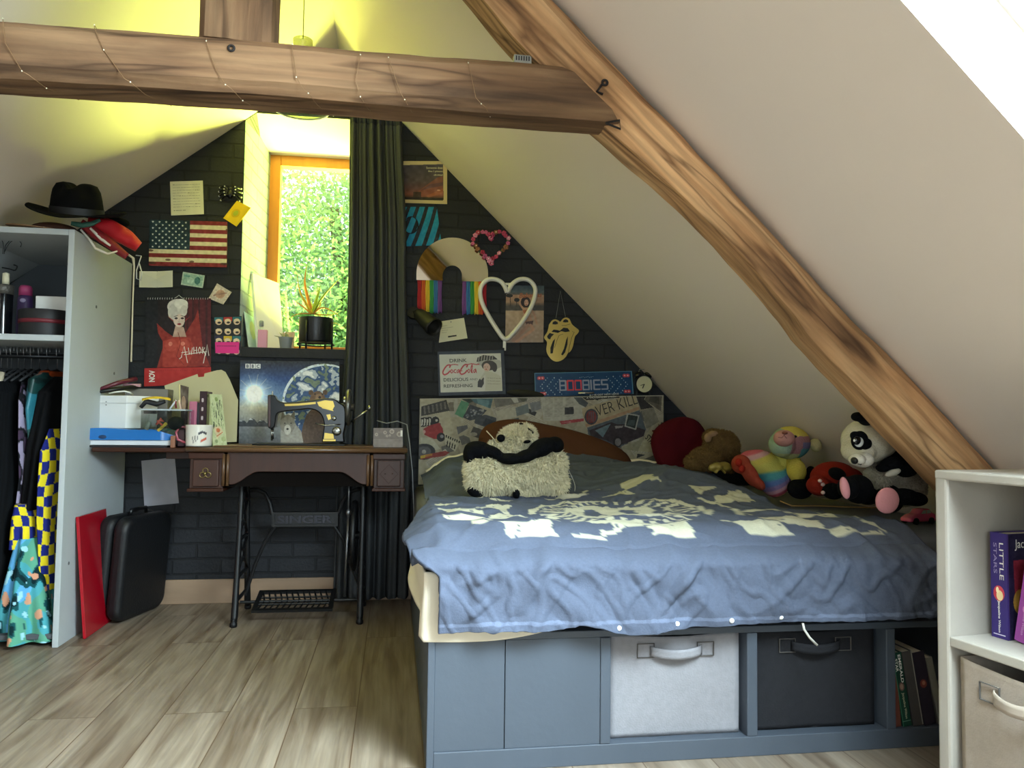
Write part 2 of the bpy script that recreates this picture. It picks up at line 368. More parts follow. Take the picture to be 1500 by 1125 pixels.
def sheet(name, quad, cv, thick, parent=None, rough=.6, edge=None, bend=None, mname=None, spec=.4, coat=0.):
    """quad = TL, TR, BR, BL world points of the printed face; thickness goes behind it"""
    TL, TR, BR, BL = [np.array(p, dtype=float) for p in quad]; nx, ny = cv.nx, cv.ny
    u, v = np.meshgrid(np.linspace(0, 1, nx+1), np.linspace(0, 1, ny+1)); u = u[..., None]; v = v[..., None]
    P = (TL*(1-u)+TR*u)*(1-v)+(BL*(1-u)+BR*u)*v
    nrm = np.cross(BL-TL, TR-TL); nrm /= np.linalg.norm(nrm)
    if bend is not None: P = P + nrm*bend(u, v)
    V = P.reshape(-1, 3); w = nx+1
    i, j = np.meshgrid(np.arange(nx), np.arange(ny)); a = (j*w+i).ravel()
    F = np.stack([a, a+w, a+w+1, a+1], 1)
    per = list(range(w)) + [r*w+nx for r in range(1, ny+1)] + [ny*w+c for c in range(nx-1, -1, -1)] + [r*w for r in range(ny-1, 0, -1)]
    nb = len(V); back = V[per]-nrm*thick; k = len(per)
    faces = F.tolist()+[[per[q], per[(q+1) % k], nb+(q+1) % k, nb+q] for q in range(k)]
    VV = np.vstack([V, back, back.mean(0)[None]]); ci = nb+k
    faces += [[nb+q, nb+(q+1) % k, ci] for q in range(k)]
    me = bpy.data.meshes.new(name)
    O = np.array(ORG[parent.name]) if parent is not None else np.array([VV[:, 0].mean(), VV[:, 1].mean(), VV[:, 2].min()])
    me.from_pydata((VV-O).tolist(), [], faces)
    col = np.clip(cv.a.reshape(-1, 3), 0, 1); ec = np.array(Cv.c(None, edge)) if edge else col.mean(0)
    L = np.empty((len(me.loops), 4)); L[:, 3] = 1; L[:nx*ny*4, :3] = np.repeat(col, 4, axis=0); L[nx*ny*4:, :3] = ec
    r = L[:, :3]; L[:, :3] = np.where(r <= .04045, r/12.92, ((r+.055)/1.055)**2.4)
    at = me.color_attributes.new('Col', 'FLOAT_COLOR', 'CORNER'); at.data.foreach_set('color', L.ravel())
    me.materials.append(mat(mname or 'printed_%d_%d' % (rough*100, coat*100), rough=rough, attr=True, spec=spec, coat=coat))
    o = bpy.data.objects.new(name, me); COL.objects.link(o); ORG[o.name] = Vector(O)
    if parent is not None: o.parent = parent
    else: o.location = O
    SHEET[o.name] = (TL, TR, BR, BL, nrm, cv.w, cv.h); return o
SHEET = {}
def smap(o, x, y, off=.0006):
    TL, TR, BR, BL, nrm, w, h = SHEET[o.name]; u, v = x/w, y/h
    return Vector((TL*(1-u)+TR*u)*(1-v)+(BL*(1-u)+BR*u)*v+nrm*off)
def textmesh(body, size, bold=0., shear=0., spacing=1.):
    c = bpy.data.curves.new('t', 'FONT'); c.body = body; c.size = size; c.shear = shear; c.space_character = spacing; c.offset = bold; c.align_x = 'CENTER'; c.align_y = 'CENTER'; c.resolution_u = 3
    o = bpy.data.objects.new('t', c); COL.objects.link(o); bpy.context.view_layer.update()
    me = bpy.data.meshes.new_from_object(o.evaluated_get(bpy.context.evaluated_depsgraph_get())); bpy.data.objects.remove(o); bpy.data.curves.remove(c)
    vs = [v.co.copy() for v in me.vertices]; fs = [tuple(p.vertices) for p in me.polygons]; bpy.data.meshes.remove(me); return vs, fs
def letter(on, body, x, y, h, m, rot=0, wid=None, bold=0., shear=0., off=.0007, spacing=1.):
    """lettering printed on a sheet: centre x,y and capital height h in canvas units"""
    vs, fs = textmesh(body, 1., bold, shear, spacing)
    ys = [v.y for v in vs]; xs = [v.x for v in vs]; sy = h/(max(ys)-min(ys)); sx = (wid/(max(xs)-min(xs))) if wid else sy
    cx, cy = (max(xs)+min(xs))/2, (max(ys)+min(ys))/2; c, s = math.cos(rad(rot)), math.sin(rad(rot)); mb = MB(); out = []
    for v in vs:
        a, b = (v.x-cx)*sx, -(v.y-cy)*sy
        out.append(smap(on, x+a*c-b*s, y+a*s+b*c, off))
    mb.add(out, fs); return mb.build('lettering', m, on)
def wallquad(tl, tr, br, bl, Y): return [PY(*p, Y) for p in (tl, tr, br, bl)]
# ================================================================== SETTING
M = mat
paint_white = M('ceiling_paint', 'dfd0c3', .85, bump=.06, bscale=25)
wall_white = M('wall_paint', '3a3b3e', .85, bump=.05, bscale=30)
brick_dark = mat_brick('black_painted_brick', '1b1d22', '202227', '15161a', .65)
brick_pale = mat_brick('pale_painted_brick', '8b9a9d', '92a1a3', '7b898c', .6, 'YZ')
floor_m = mat_floor('laminate_planks')
orange_wood = M('varnished_orange_wood', 'c9792c', .4, var=.2, vscale=14, stretch=(1, 1, .1))
skirt_wood = M('skirting_wood', '9a7f66', .5, var=.2, vscale=12, stretch=(.15, 1, 1))
black_paint = M('black_paint', '111215', .6, bump=.2, bscale=40)
glass = mat_glass('window_glass', (.97, 1, .98), .06)

XR_, ZR_ = -0.313, 2.7407; mL, mR = 0.780, -0.97356
def zL(x): return ZR_ + mL*(x-XR_)
def zRt(x): return ZR_ + mR*(x-XR_)
YB = -1.9; XLW, XRW = -2.9, 1.945
box('floor', (XLW-.1, YB-.1, -.12), (XRW+.1, YW+.6, 0), floor_m, bevel=0)['kind'] = 'structure'
# roof slopes: prisms with a real thickness
def slope_slab(mb, x0, x1, y0, y1, zf, t=.22, mi=0):
    m = (zf(x1)-zf(x0))/(x1-x0); nx, nz = -m/math.hypot(1, m), 1/math.hypot(1, m)
    prof = [(x0, zf(x0)), (x1, zf(x1)), (x1+nx*t, zf(x1)+nz*t), (x0+nx*t, zf(x0)+nz*t)]
    mb.prism(prof, lambda a, b, y: (a, y, b), y0, y1, mi)
mb = MB(); slope_slab(mb, XLW-.3, XR_+.12, YB-.2, YW+.6, zL); struct(mb.build('ceiling_left', paint_white))
SKX = (.36, 1.27); SKY = [(.14, 1.17), (-1.35, -.35)]  # second opening is an unseen skylight, added to brighten the room
mb = MB(); ys = [YB-.2, SKY[1][0], SKY[1][1], SKY[0][0], SKY[0][1], YW+.6]
slope_slab(mb, XR_, SKX[0], ys[0], ys[-1], zRt); slope_slab(mb, SKX[1], XRW+.3, ys[0], ys[-1], zRt)
for a, b in ((0, 1), (2, 3), (4, 5)): slope_slab(mb, SKX[0], SKX[1], ys[a], ys[b], zRt)
struct(mb.build('ceiling_right', paint_white))
box('wall_left', (XLW-.1, YB, 0), (XLW, YW+.1, zL(XLW)+.1), wall_white, bevel=0)['kind'] = 'structure'
box('wall_right', (XRW, YB, 0), (XRW+.1, YW+.1, zRt(XRW)+.1), wall_white, bevel=0)['kind'] = 'structure'
# the opposite gable, with an unseen window added as fill light, lies behind the viewer
GX0, GX1, GZ0, GZ1 = -1.1, .7, .5, 1.6
mb = MB(); fq = lambda a, b, y: (a, y, b)
for pl in ([(XLW-.1, 0), (GX0, 0), (GX0, zL(GX0)), (XLW-.1, zL(XLW-.1))], [(GX1, 0), (XRW+.1, 0), (XRW+.1, zRt(XRW+.1)), (GX1, zRt(GX1))], [(GX0, 0), (GX1, 0), (GX1, GZ0), (GX0, GZ0)], [(GX0, GZ1), (GX1, GZ1), (GX1, zRt(GX1)), (XR_, ZR_), (GX0, zL(GX0))]): mb.prism(pl, fq, YB-.25, YB)
struct(mb.build('wall_front', brick_dark))

# gable wall of painted brick with a deep window opening
WL, WR, ZS, ZH = -.768, -.015, 1.24, 2.424; D2 = 4.45
fb = lambda a, b, y: (a, y, b)
mb = MB()
mb.prism([(XLW, 0), (WL, 0), (WL, zL(WL)), (XLW, zL(XLW))], fb, YW, 4.55)
mb.prism([(WR, 0), (XRW, 0), (XRW, zRt(XRW)), (WR, zRt(WR))], fb, YW, 4.55)
mb.prism([(WL, 0), (WR, 0), (WR, ZS), (WL, ZS)], fb, YW, 4.55)
mb.prism([(WL, zL(WL)-.004), (WL, min(ZH, zL(WL)-.004)), (WL+.02, ZH), (WR-.02, ZH), (WR, zRt(WR)), (XR_, ZR_)], fb, YW, 4.55)
gable = struct(mb.build('wall_back', brick_dark))
# reveal linings
mb = MB(); mb.prism([(WL+.002, YW), (WL+.045, D2), (WL, D2), (WL-.004, YW+.002)], lambda a, b, z: (a, b, z), ZS, min(ZH, 2.42)); struct(mb.build('trim_1', brick_pale))
mb = MB(); mb.prism([(WR-.002, YW), (WR-.045, D2), (WR, D2), (WR+.004, YW+.002)], lambda a, b, z: (a, b, z), ZS, 2.42); struct(mb.build('trim_2', brick_pale))
mb = MB(); mb.prism([(YW+.001, ZH), (D2, ZH-.04), (D2, ZH+.01), (YW+.001, ZH+.012)], lambda a, b, x: (x, a, b), WL, WR); struct(mb.build('trim_3', paint_white))
mb = MB(); mb.box((WL, YW-.012, ZS-.045), (WR, YW, ZS+.004), 0); mb.box((WL, YW, ZS-.006), (WR, D2, ZS+.004), 1)
struct(mb.build('trim_4', [black_paint, wall_white], bevel=.002))
# timber window
FX0, FX1, FZ0, FZ1 = WL+.04, WR-.04, ZS, 2.388; fw = .062
win = thing('window_1', 'orange varnished timber window', 'window', ((FX0+FX1)/2, D2, FZ0)); del win['label'], win['category']; win['kind'] = 'structure'
mb = MB()
for a, b in (((FX0, D2, FZ0), (FX0+fw, D2+.07, FZ1)), ((FX1-fw, D2, FZ0), (FX1, D2+.07, FZ1)), ((FX0+fw, D2, FZ1-fw), (FX1-fw, D2+.07, FZ1)), ((FX0+fw, D2, FZ0), (FX1-fw, D2+.07, FZ0+fw))): mb.box(a, b)
mb.build('window_frame', orange_wood, win, bevel=.004)
box('pane', (FX0+fw-.005, D2+.03, FZ0+fw-.005), (FX1-fw+.005, D2+.036, FZ1-fw+.005), glass, win, 0)
# skylights: white lined shaft, frame, pane
sky_frame = M('white_skylight_frame', 'e8e8e6', .5)
for i, (y0, y1) in enumerate(SKY):
    m_ = mR; nv = Vector((-m_, 0, 1)).normalized(); al = Vector((1, 0, m_)).normalized()
    b0 = Vector((SKX[0], 0, zRt(SKX[0]))); ln = math.hypot(SKX[1]-SKX[0], (SKX[1]-SKX[0])*m_)
    def fn(a, y, t): return b0 + al*a + nv*t + Vector((0, y, 0))
    sk = thing('window_%d' % (i+2), 'x', 'x', fn(ln/2, (y0+y1)/2, .14)); del sk['label'], sk['category']; sk['kind'] = 'structure'
    out = [(0, y0), (ln, y0), (ln, y1), (0, y1)]; inn = [(.07, y0+.07), (ln-.07, y0+.07), (ln-.07, y1-.07), (.07, y1-.07)]
    mb = MB(); mb.ringprism(out, inn, fn, .14, .21); mb.build('window_frame', sky_frame, sk)
    mb = MB(); mb.prism([(.06, y0+.06), (ln-.06, y0+.06), (ln-.06, y1-.06), (.06, y1-.06)], fn, .17, .176); mb.build('pane', glass, sk)
w4 = thing('window_4', 'x', 'x', ((GX0+GX1)/2, YB-.2, GZ0)); del w4['label'], w4['category']; w4['kind'] = 'structure'  # added rear window, out of view, carries the fill light
mb = MB(); mb.ringprism([(GX0, GZ0), (GX1, GZ0), (GX1, GZ1), (GX0, GZ1)], [(GX0+.07, GZ0+.07), (GX1-.07, GZ0+.07), (GX1-.07, GZ1-.07), (GX0+.07, GZ1-.07)], fq, YB-.2, YB-.14); mb.build('window_frame', orange_wood, w4, bevel=.003)
box('pane', (GX0+.065, YB-.175, GZ0+.065), (GX1-.065, YB-.17, GZ1-.065), glass, w4, 0)
# skirting board along the gable
box('baseboard_back', (XLW, YW-.014, 0), (XRW, YW, .115), skirt_wood, bevel=.003)['kind'] = 'structure'

# ================================================================== BEAMS
tie_m = mat_oldwood('old_oak_tie', '73563d', '8c6e50', '443224', 1.0)
raf_m = mat_oldwood('old_oak_rafter', 'b0855c', 'cba57a', '6e5038', 1.1)
def log(name, label, p0, p1, yd, hh, m, amp=.008, off=Vector((0, 0, 0)), nseg=90, ch=.02, seed=0, hfun=None, cat='beam', cut=0.):
    """squared old timber from p0 to p1: local x along it, local y world-ish depth, local z across"""
    p0, p1 = Vector(p0), Vector(p1); ax = (p1-p0).normalized(); L = (p1-p0).length; ay = Vector((0, 1, 0)); az = ax.cross(ay).normalized(); ay = az.cross(ax)
    if az.z < 0 and abs(ax.z) < .95: az = -az; ay = -ay
    sec = [(-yd/2+ch, -hh/2), (0, -hh/2), (yd/2-ch, -hh/2), (yd/2, -hh/2+ch), (yd/2, 0), (yd/2, hh/2-ch), (yd/2-ch, hh/2), (0, hh/2), (-yd/2+ch, hh/2), (-yd/2, hh/2-ch), (-yd/2, hh/4), (-yd/2, 0), (-yd/2, -hh/4), (-yd/2, -hh/2+ch)]
    vs = []; k = len(sec)
    for i in range(nseg+1):
        t = i/nseg; x = t*L
        hf = hfun(t) if hfun else (1, 0)
        for (a, b) in sec:
            nz = MN.noise_vector(Vector((x*2.2+seed*9, a*5, b*5)))*amp + MN.noise_vector(Vector((x*11+seed*5, a*22, b*22)))*amp*.35
            vs.append(Vector((x-b*cut*max(0, (t-.9)/.1), a+nz.y, b*hf[0]+hf[1]+nz.z)))
    fs = [(i*k+j, (i+1)*k+j, (i+1)*k+(j+1) % k, i*k+(j+1) % k) for i in range(nseg) for j in range(k)] + [tuple(range(k)), tuple(nseg*k+j for j in range(k-1, -1, -1))]
    me = bpy.data.meshes.new(name); me.from_pydata([tuple(v) for v in vs], [], fs); me.materials.append(m)
    bm = bmesh.new(); bm.from_mesh(me); bmesh.ops.recalc_face_normals(bm, faces=bm.faces); bm.to_mesh(me); bm.free()
    o = bpy.data.objects.new(name, me); COL.objects.link(o)
    o.matrix_world = Matrix(((ax.x, ay.x, az.x, p0.x), (ax.y, ay.y, az.y, p0.y), (ax.z, ay.z, az.z, p0.z), (0, 0, 0, 1)))
    tag(o, label, cat); ORG[o.name] = p0; return o
TY = 1.93; TD = .15
tT0, tT1, tB0, tB1 = PY(0, 24, TY), PY(820, 96, TY), PY(0, 108, TY), PY(885, 166, TY)
hT = (tT0.z-tB0.z); c0 = (tT0+tB0)/2; c1 = (tT1+tB1)/2; dr = (c1-c0).normalized()
c0e = c0 - dr*.75; c0e.y = c1.y = TY+TD/2; c1e = c1 + dr*.03; c1e.y = TY+TD/2
log('tie_beam', 'long rough brown timber beam crossing under the ceiling', c0e, c1e, TD, hT, tie_m, .007, seed=1, ch=.024, cut=1.15)
# principal rafter, cranked and split
RY = 1.96; RD = .16
ra, rb_ = PY(818, 0, RY), PY(1470, 690, RY); la, lb_ = PY(708, 0, RY), PY(1380, 690, RY)
ax = (rb_-ra).normalized(); pz = Vector((-ax.z, 0, ax.x)); pz = -pz if pz.z < 0 else pz
top = ra; wid = abs((la-ra).dot(pz))
wid *= .80
c = ra - pz*wid/2; s0 = c - ax*.75; s1 = c + ax*((rb_-ra).length+.55); s0.y = s1.y = RY+RD/2
def rh(t):
    k = t*(s1-s0).length-.75
    q = 1+.28*math.exp(-((k-.05)/.30)**2)-.10*math.exp(-((k-.80)/.30)**2)+(.10*min(1, max(0, (k-1.06)*14)))*math.exp(-max(0, k-1.1)*2.5)
    return (q, -(q-1)*wid/2)
log('rafter_beam', 'gnarled golden brown timber rafter sloping down to the right', s0, s1, RD, wid, raf_m, .011, seed=2, ch=.028, hfun=rh, nseg=140)
# king post
kl, kr = PY(297, 20, TY+.005), PY(388, 20, TY+.005); kz = PY(340, 52, TY).z; kx = (kl.x+kr.x)/2
log('king_post', 'short upright timber post standing on the tie beam', (kx, TY+.09, kz), (kx+.006, TY+.09, zL(kx-.09)-.02), kr.x-kl.x, .17, tie_m, .005, seed=3, ch=.018, nseg=40)

# ================================================================== LIGHT
def area(name, loc, tgt, sx, sy, power, col, portal=False):
    l = bpy.data.lights.new(name, 'AREA'); l.shape = 'RECTANGLE'; l.size = sx; l.size_y = sy; l.energy = power; l.color = col
    o = bpy.data.objects.new(name, l); COL.objects.link(o); o.location = loc
    d = (Vector(tgt)-Vector(loc)).normalized(); o.rotation_euler = d.to_track_quat('-Z', 'Y').to_euler()
    if portal: l.cycles.is_portal = True
    return o
W = bpy.data.worlds.new('sky'); SC.world = W; W.use_nodes = True; nt = W.node_tree
bg = nt.nodes['Background']; bg.inputs[0].default_value = (.86, .95, 1.0, 1); bg.inputs[1].default_value = .5
al = Vector((1, 0, mR)).normalized(); nv = Vector((-mR, 0, 1)).normalized()
for (y0, y1), pw in zip(SKY, (74, 8)):  # second lamp belongs to the added skylight behind the viewer
    cx = (SKX[0]+SKX[1])/2; c = Vector((cx, (y0+y1)/2, zRt(cx)))+nv*.24
    l = area('daylight_skylight', c, c-nv, 1, 1, pw, (.74, .88, 1.0)); l.data.size = y1-y0; l.data.size_y = math.hypot(SKX[1]-SKX[0], mR*(SKX[1]-SKX[0]))
    l.data.spread = rad(145)
    X = Vector((0, 1, 0)); Z = nv; Yv = Z.cross(X)
    l.matrix_world = Matrix(((X.x, Yv.x, Z.x, c.x), (X.y, Yv.y, Z.y, c.y), (X.z, Yv.z, Z.z, c.z), (0, 0, 0, 1)))
area('added_rear_fill', ((GX0+GX1)/2, YB-.26, (GZ0+GZ1)/2), ((GX0+GX1)/2, 0, (GZ0+GZ1)/2), GX1-GX0, GZ1-GZ0, 12, (.78, .89, 1.0))  # fill light through the added rear window
area('window_portal', ((WL+WR)/2, 4.6, (ZS+ZH)/2), ((WL+WR)/2, 3, (ZS+ZH)/2), .8, 1.2, 1, (1, 1, 1), portal=True)
# assumed unseen yellow-green lamp outside, real source unknown, lights the ceiling through the window
area('assumed_yellow_uplight', (.4, 6.3, .42), (-.35, 4.4, 1.7), 2.6, .6, 430, (.87, 1.0, .15))
SC.view_settings.view_transform = 'Standard'; SC.view_settings.look = 'None'; SC.view_settings.gamma = 1; SC.view_settings.use_curve_mapping = False
SC.view_settings.exposure = 2.28
# ================================================================== BED
grey_paint = M('grey_painted_board', '454c56', .5, var=.05, vscale=5, bump=.05, bscale=50)
grey_edge = M('grey_board_edge', '94989b', .55)
BX0, BX1, BYF, BYB = .095, 1.53, 2.0, 3.9; BZ = .345
bed = thing('storage_bed_base', 'grey painted bed base with open cubbies along its foot', 'bed base', ((BX0+BX1)/2, 2.9, 0))
D = .37  # cubby depth
box('bottom_board', (BX0+.018, BYF, .0), (1.83, BYF+D, .052), grey_paint, bed)
box('top_board', (BX0+.018, BYF+.004, BZ-.018), (1.53, BYF+D, BZ), grey_paint, bed)
box('side_panel', (BX0, BYF, 0), (BX0+.018, BYB, BZ), grey_paint, bed)
mb = MB(); mb.box((BX0+.018, BYF+.004, .052), (.293, BYF+.022, BZ-.018)); mb.box((.295, BYF+.004, .052), (.547, BYF+.022, BZ-.018)); mb.build('front_panel', grey_paint, bed, bevel=.0012)
for x0, x1 in ((.547, .575), (.955, .985), (1.366, 1.394)):
    box('divider', (x0, BYF, .052), (x1, BYF+D, BZ-.018), grey_paint, bed, bevel=.003)
box('cubby_back', (BX0+.018, BYF+D, 0), (1.83, BYF+D+.015, BZ), grey_paint, bed)
box('slat_platform', (BX0+.018, BYF+D+.016, BZ-.02), (1.83, BYB, BZ), grey_paint, bed)
box('side_panel', (1.83, BYF+.18, 0), (1.848, BYB, BZ), grey_paint, bed)

def fabric_bin(name, label, x0, x1, y0, z0, z1, m, hm, depth=.33, M4=None):
    t = thing(name, label, 'storage bin', ((x0+x1)/2, y0, z0) if M4 is None else tuple(M4 @ Vector(((x0+x1)/2, y0, z0))), 'fabric storage bins')
    T = (lambda p: M4 @ Vector(p)) if M4 is not None else Vector
    mb = MB(); w = x1-x0; h = z1-z0
    mb.grid(lambda u, v: T((x0+w*u, y0+.006*math.sin(pi*u)*math.sin(pi*v)*-1+.003*MN.noise(Vector((u*3, v*3, x0*9))), z0+h*v-(.010*math.sin(pi*u) if v > .9 else 0)*(v-.9)*10)), 24, 24)
    mb.grid(lambda u, v: T((x0, y0+depth*u, z0+h*v)), 4, 4); mb.grid(lambda u, v: T((x1, y0+depth*u, z0+h*v)), 4, 4)
    mb.grid(lambda u, v: T((x0+w*u, y0+depth, z0+h*v)), 4, 4); mb.grid(lambda u, v: T((x0+w*u, y0+depth*v, z0)), 4, 4)
    mb.build('body', m, t, smooth=True, weld=True, solid=.004, angle=40)
    mb = MB(); cx = (x0+x1)/2; hz = z1-.17*h; hw = .2*w
    mb.grid(lambda u, v: T((cx-hw+2*hw*u, y0-.008-.022*math.sin(pi*u)**.6, hz-.022*math.sin(pi*u)*.3-.012+.026*v)), 20, 3); o = mb.build('handle', hm, t, smooth=True, solid=.003)
    for sx in (-1, 1):
        cc = cx+sx*(hw+.012); mb = MB(); mb.ringprism([(cc-.024, hz-.017), (cc+.024, hz-.017), (cc+.024, hz+.021), (cc-.024, hz+.021)], [(cc-.0225, hz-.0155), (cc+.0225, hz-.0155), (cc+.0225, hz+.0195), (cc-.0225, hz+.0195)], lambda a, b, q: T((a, y0-.007+q, b)), -.002, .002)
        mb.build('handle_stitching', M('bin_thread', '5a5652', .9), t)
    return t
felt_light = M('pale_felt', '88868a', .95, var=.06, vscale=60, bump=.15, bscale=220)
felt_dark = M('charcoal_felt', '262629', .95, var=.08, vscale=60, bump=.15, bscale=220)
felt_tan = M('taupe_felt', '9a8d81', .95, var=.06, vscale=60, bump=.15, bscale=220)
fabric_bin('storage_bin', 'pale grey fabric bin in the bed base cubby', .583, .945, BYF+.035, .054, .325, felt_light, felt_light)
fabric_bin('storage_bin', 'charcoal fabric bin in the bed base cubby', .993, 1.352, BYF+.04, .054, .325, felt_dark, felt_dark)

cream = M('cream_cotton', 'e4d9c4', .9, bump=.12, bscale=30)
sheet_grey = M('grey_sheet', '6d6e70', .95, bump=.2, bscale=25)
mb = MB()
mb.prism([(.10, 2.05), (1.52, 2.05), (1.52, 2.17), (1.905, 2.17), (1.905, 3.9), (.10, 3.9)], lambda a, b, z: (a, b, z), .347, .572)
mt = mb.build('mattress', sheet_grey, None, bevel=.04, seg=4, smooth=True); tag(mt, 'thick mattress in a grey fitted sheet on the bed base', 'mattress')

# ---- duvet: top, hump, pillow ridge, rounded foot edge, front drop
def sst(a, b, x): t = max(0, min(1, (x-a)/(b-a))); return t*t*(3-2*t)
def duvet_top(x, y):
    z = .598
    z += .095*sst(3.0, 3.5, y)*(1-.25*sst(.6, 1.3, x)) + .05*sst(3.45, 3.7, y)*math.exp(-((x-.75)/.5)**2)
    z += .10*math.exp(-((x-1.12)/.25)**2-((y-3.02)/.36)**2)
    z += .012*MN.noise(Vector((x*3, y*3, 1))) + .007*MN.noise(Vector((x*9+y*4, y*7-x*3, 5)))
    z += .007*max(0, 1-5*abs(MN.noise(Vector((x*3.2-y*2, y*5+x*2, 9)))))*(1-.5*sst(2.9, 3.3, y))+.006*max(0, 1-6*abs(MN.noise(Vector((x*9+y*3, y*9-x*4, 19)))))
    return z
def xl(y): return .13-.10*sst(2.9, 2.25, y)+.02*sst(2.2, 2.02, y)
def xr(y):
    if y > 3.0: return 1.42
    if y > 2.5: return 1.34+.08*(y-2.5)/.5
    return 1.34+.17*sst(2.5, 2.24, y)
NU, NV = 230, 300; VT = .62
DROPZ = .355
def duvet_pt(u, v):
    yb = 3.74-.05*math.sin(3*u)
    if v < VT:
        y = yb+(2.03-yb)*(v/VT); x = xl(y)+(xr(y)-xl(y))*u; z = duvet_top(x, y)
        if y < 2.17: z -= .046*((2.17-y)/.14)**2
        if x < .125: z -= .55*(.125-x)
        if y > 2.7: z -= .075*sst(.26, .12, x)*sst(2.9, 3.3, y)
        if y > 2.25 and x > xr(y)-.03: z -= .6*(x-xr(y)+.03)
        return Vector((x, y, z))
    t = (v-VT)/(1-VT); x0 = xl(2.03)+(xr(2.03)-xl(2.03))*u; x = x0+(.118-xl(2.03))*(1-u)**6*sst(0, .3, t)
    ztop = duvet_top(x0, 2.03)-.046
    hem = DROPZ+.016*MN.noise(Vector((x*2.1, 0, 3)))+.012*sst(.1, 1.4, x)-.012*math.exp(-((x-.62)/.09)**2)+.018*math.exp(-((x-.5)/.06)**2)
    z = ztop+(hem-ztop)*t
    am = .004+.020*t
    rdg = lambda q, w: (1-abs(MN.noise(q))*w)
    y = 2.03-.068*(1-(1-min(1, t/.22))**2)-.004*t + am*MN.noise(Vector((x*4.5+.8*t, t*.9, 7))) + .012*sst(0, .4, t)*MN.noise(Vector((x*11-t*2.2, t*1.3, 2)))
    y -= .007*max(0, rdg(Vector((x*10+t*1.5, t*1.3-x, 4)), 5))*sst(.02, .2, t)+.005*max(0, rdg(Vector((x*19-t*2.0, t*1.8+x, 14)), 6))*sst(.02, .2, t)
    for cx, sl, wd, am2 in ((.30, .10, .018, .016), (.66, .16, .012, .020), (.72, -.12, .012, .010), (1.12, .12, .010, .012), (.2, .03, .02, .018), (.95, .2, .012, .009)):
        dx = x-cx-sl*(1-t); y -= am2*math.exp(-(dx/wd)**2)*math.sin(pi*min(1, t*1.15+.08))
    return Vector((x, min(y, 2.025-.030*sst(.08, .3, t)), z))
duvet = thing('duvet', 'rumpled slate grey duvet with cream print hanging over the foot of the bed', 'duvet', (.8, 2.8, .6))
mb = MB(); mb.grid(duvet_pt, NU, NV)
cover_m = M('slate_cotton', '808080', .9, attr=True, var=.07, vscale=140, bump=.16, bscale=260)
cov = mb.build('cover', cover_m, duvet, smooth=True, solid=.012)
def duvet_col(co):
    x, y, z = co[:, 0], co[:, 1], co[:, 2]; n = len(x)
    base = np.tile(np.array([0x53, 0x5a, 0x6b])/255, (n, 1)); prn = np.array([0xbe, 0xbc, 0xa6])/255
    top = (y > 2.035) & (z > .56)
    cx, cy = .72, 2.42; dx, dy = (x-cx)/.30, (y-cy)/.30; r = np.hypot(dx, dy); th = np.arctan2(dy, dx)
    nz = np.array([MN.noise(Vector((a*16, b*16, 3))) for a, b in zip(x, y)]); nz2 = np.array([MN.noise(Vector((a*60, b*60, 5))) for a, b in zip(x, y)])
    ring = (np.abs(r-.93) < .045+.02*nz) & (np.sin(th*3+1) > -.75)
    ring2 = (np.abs(r-1.25) < .04) & (np.abs(np.sin(th)) < .45)
    rays = (r > .58) & (r < .86) & (np.sin(th*34) > .15+.4*nz)
    core = (r < .58) & (np.abs(dy+.05*np.sin(6*dx)) < .42+.1*nz) & ~((np.sin(dx*17+nz*2) > .35) & (np.abs(dy) < .22))
    # torn chequered flags above and below the emblem
    u = (x+.12*(y-2.4)+.03*nz)/.135; v = (y+.05*np.sin(x*5)+.02*nz)/.105
    chk = ((np.floor(u)+np.floor(v)) % 2 == 0)
    fl = chk & (((y > 2.06) & (y < 2.20) & (x > .22) & (x < 1.42)) | ((y > 2.80) & (y < 2.99) & (x > .30) & (x < 1.02)) | ((y > 2.22) & (y < 2.6) & (x > .14) & (x < .36)) | ((y > 2.15) & (y < 2.36) & (x > 1.10) & (x < 1.36)))
    fl &= (nz2 > -.55) & (np.array([MN.noise(Vector((a*5, b*5, 8))) for a, b in zip(x, y)]) > -.12)
    hill = (x > 1.08) & (x < 1.27) & (y > 2.52) & (y < 2.74) & (np.abs(np.sin((x-1.0)*14-(y-2.5)*13)) > .55+.3*nz)
    m = top & (ring | ring2 | rays | core | fl | hill) & (nz2 > -.62)
    base[m] = prn
    hem = (~top) & (z < .385) & (z > .376)
    base[hem] *= 1.22
    return base
setcol(cov, duvet_col)
# cream underside lip at the back and snaps along the hem
mb = MB(); pts = [duvet_pt(u, 0)+Vector((0, .012, .006)) for u in np.linspace(0.02, .99, 60)]; mb.tube(pts, .011, 8); mb.build('cream_edge', cream, duvet, smooth=True)
mb = MB()
def hemv(x): 
    u = (x-xl(2.03))/(xr(2.03)-xl(2.03)); return duvet_pt(u, .972)
snap_m = M('white_snap', 'f2f2ee', .3)
for x in (.575, .735, .885, 1.03):
    p = hemv(x); mb = MB(); mb.lathe(p+Vector((0, -.006, 0)), [(0, .004), (.004, .004), (.0068, .001), (.0068, 0)], 14, 0, Matrix.Rotation(rad(90), 3, 'X')); mb.build('snap', snap_m, duvet, smooth=True)
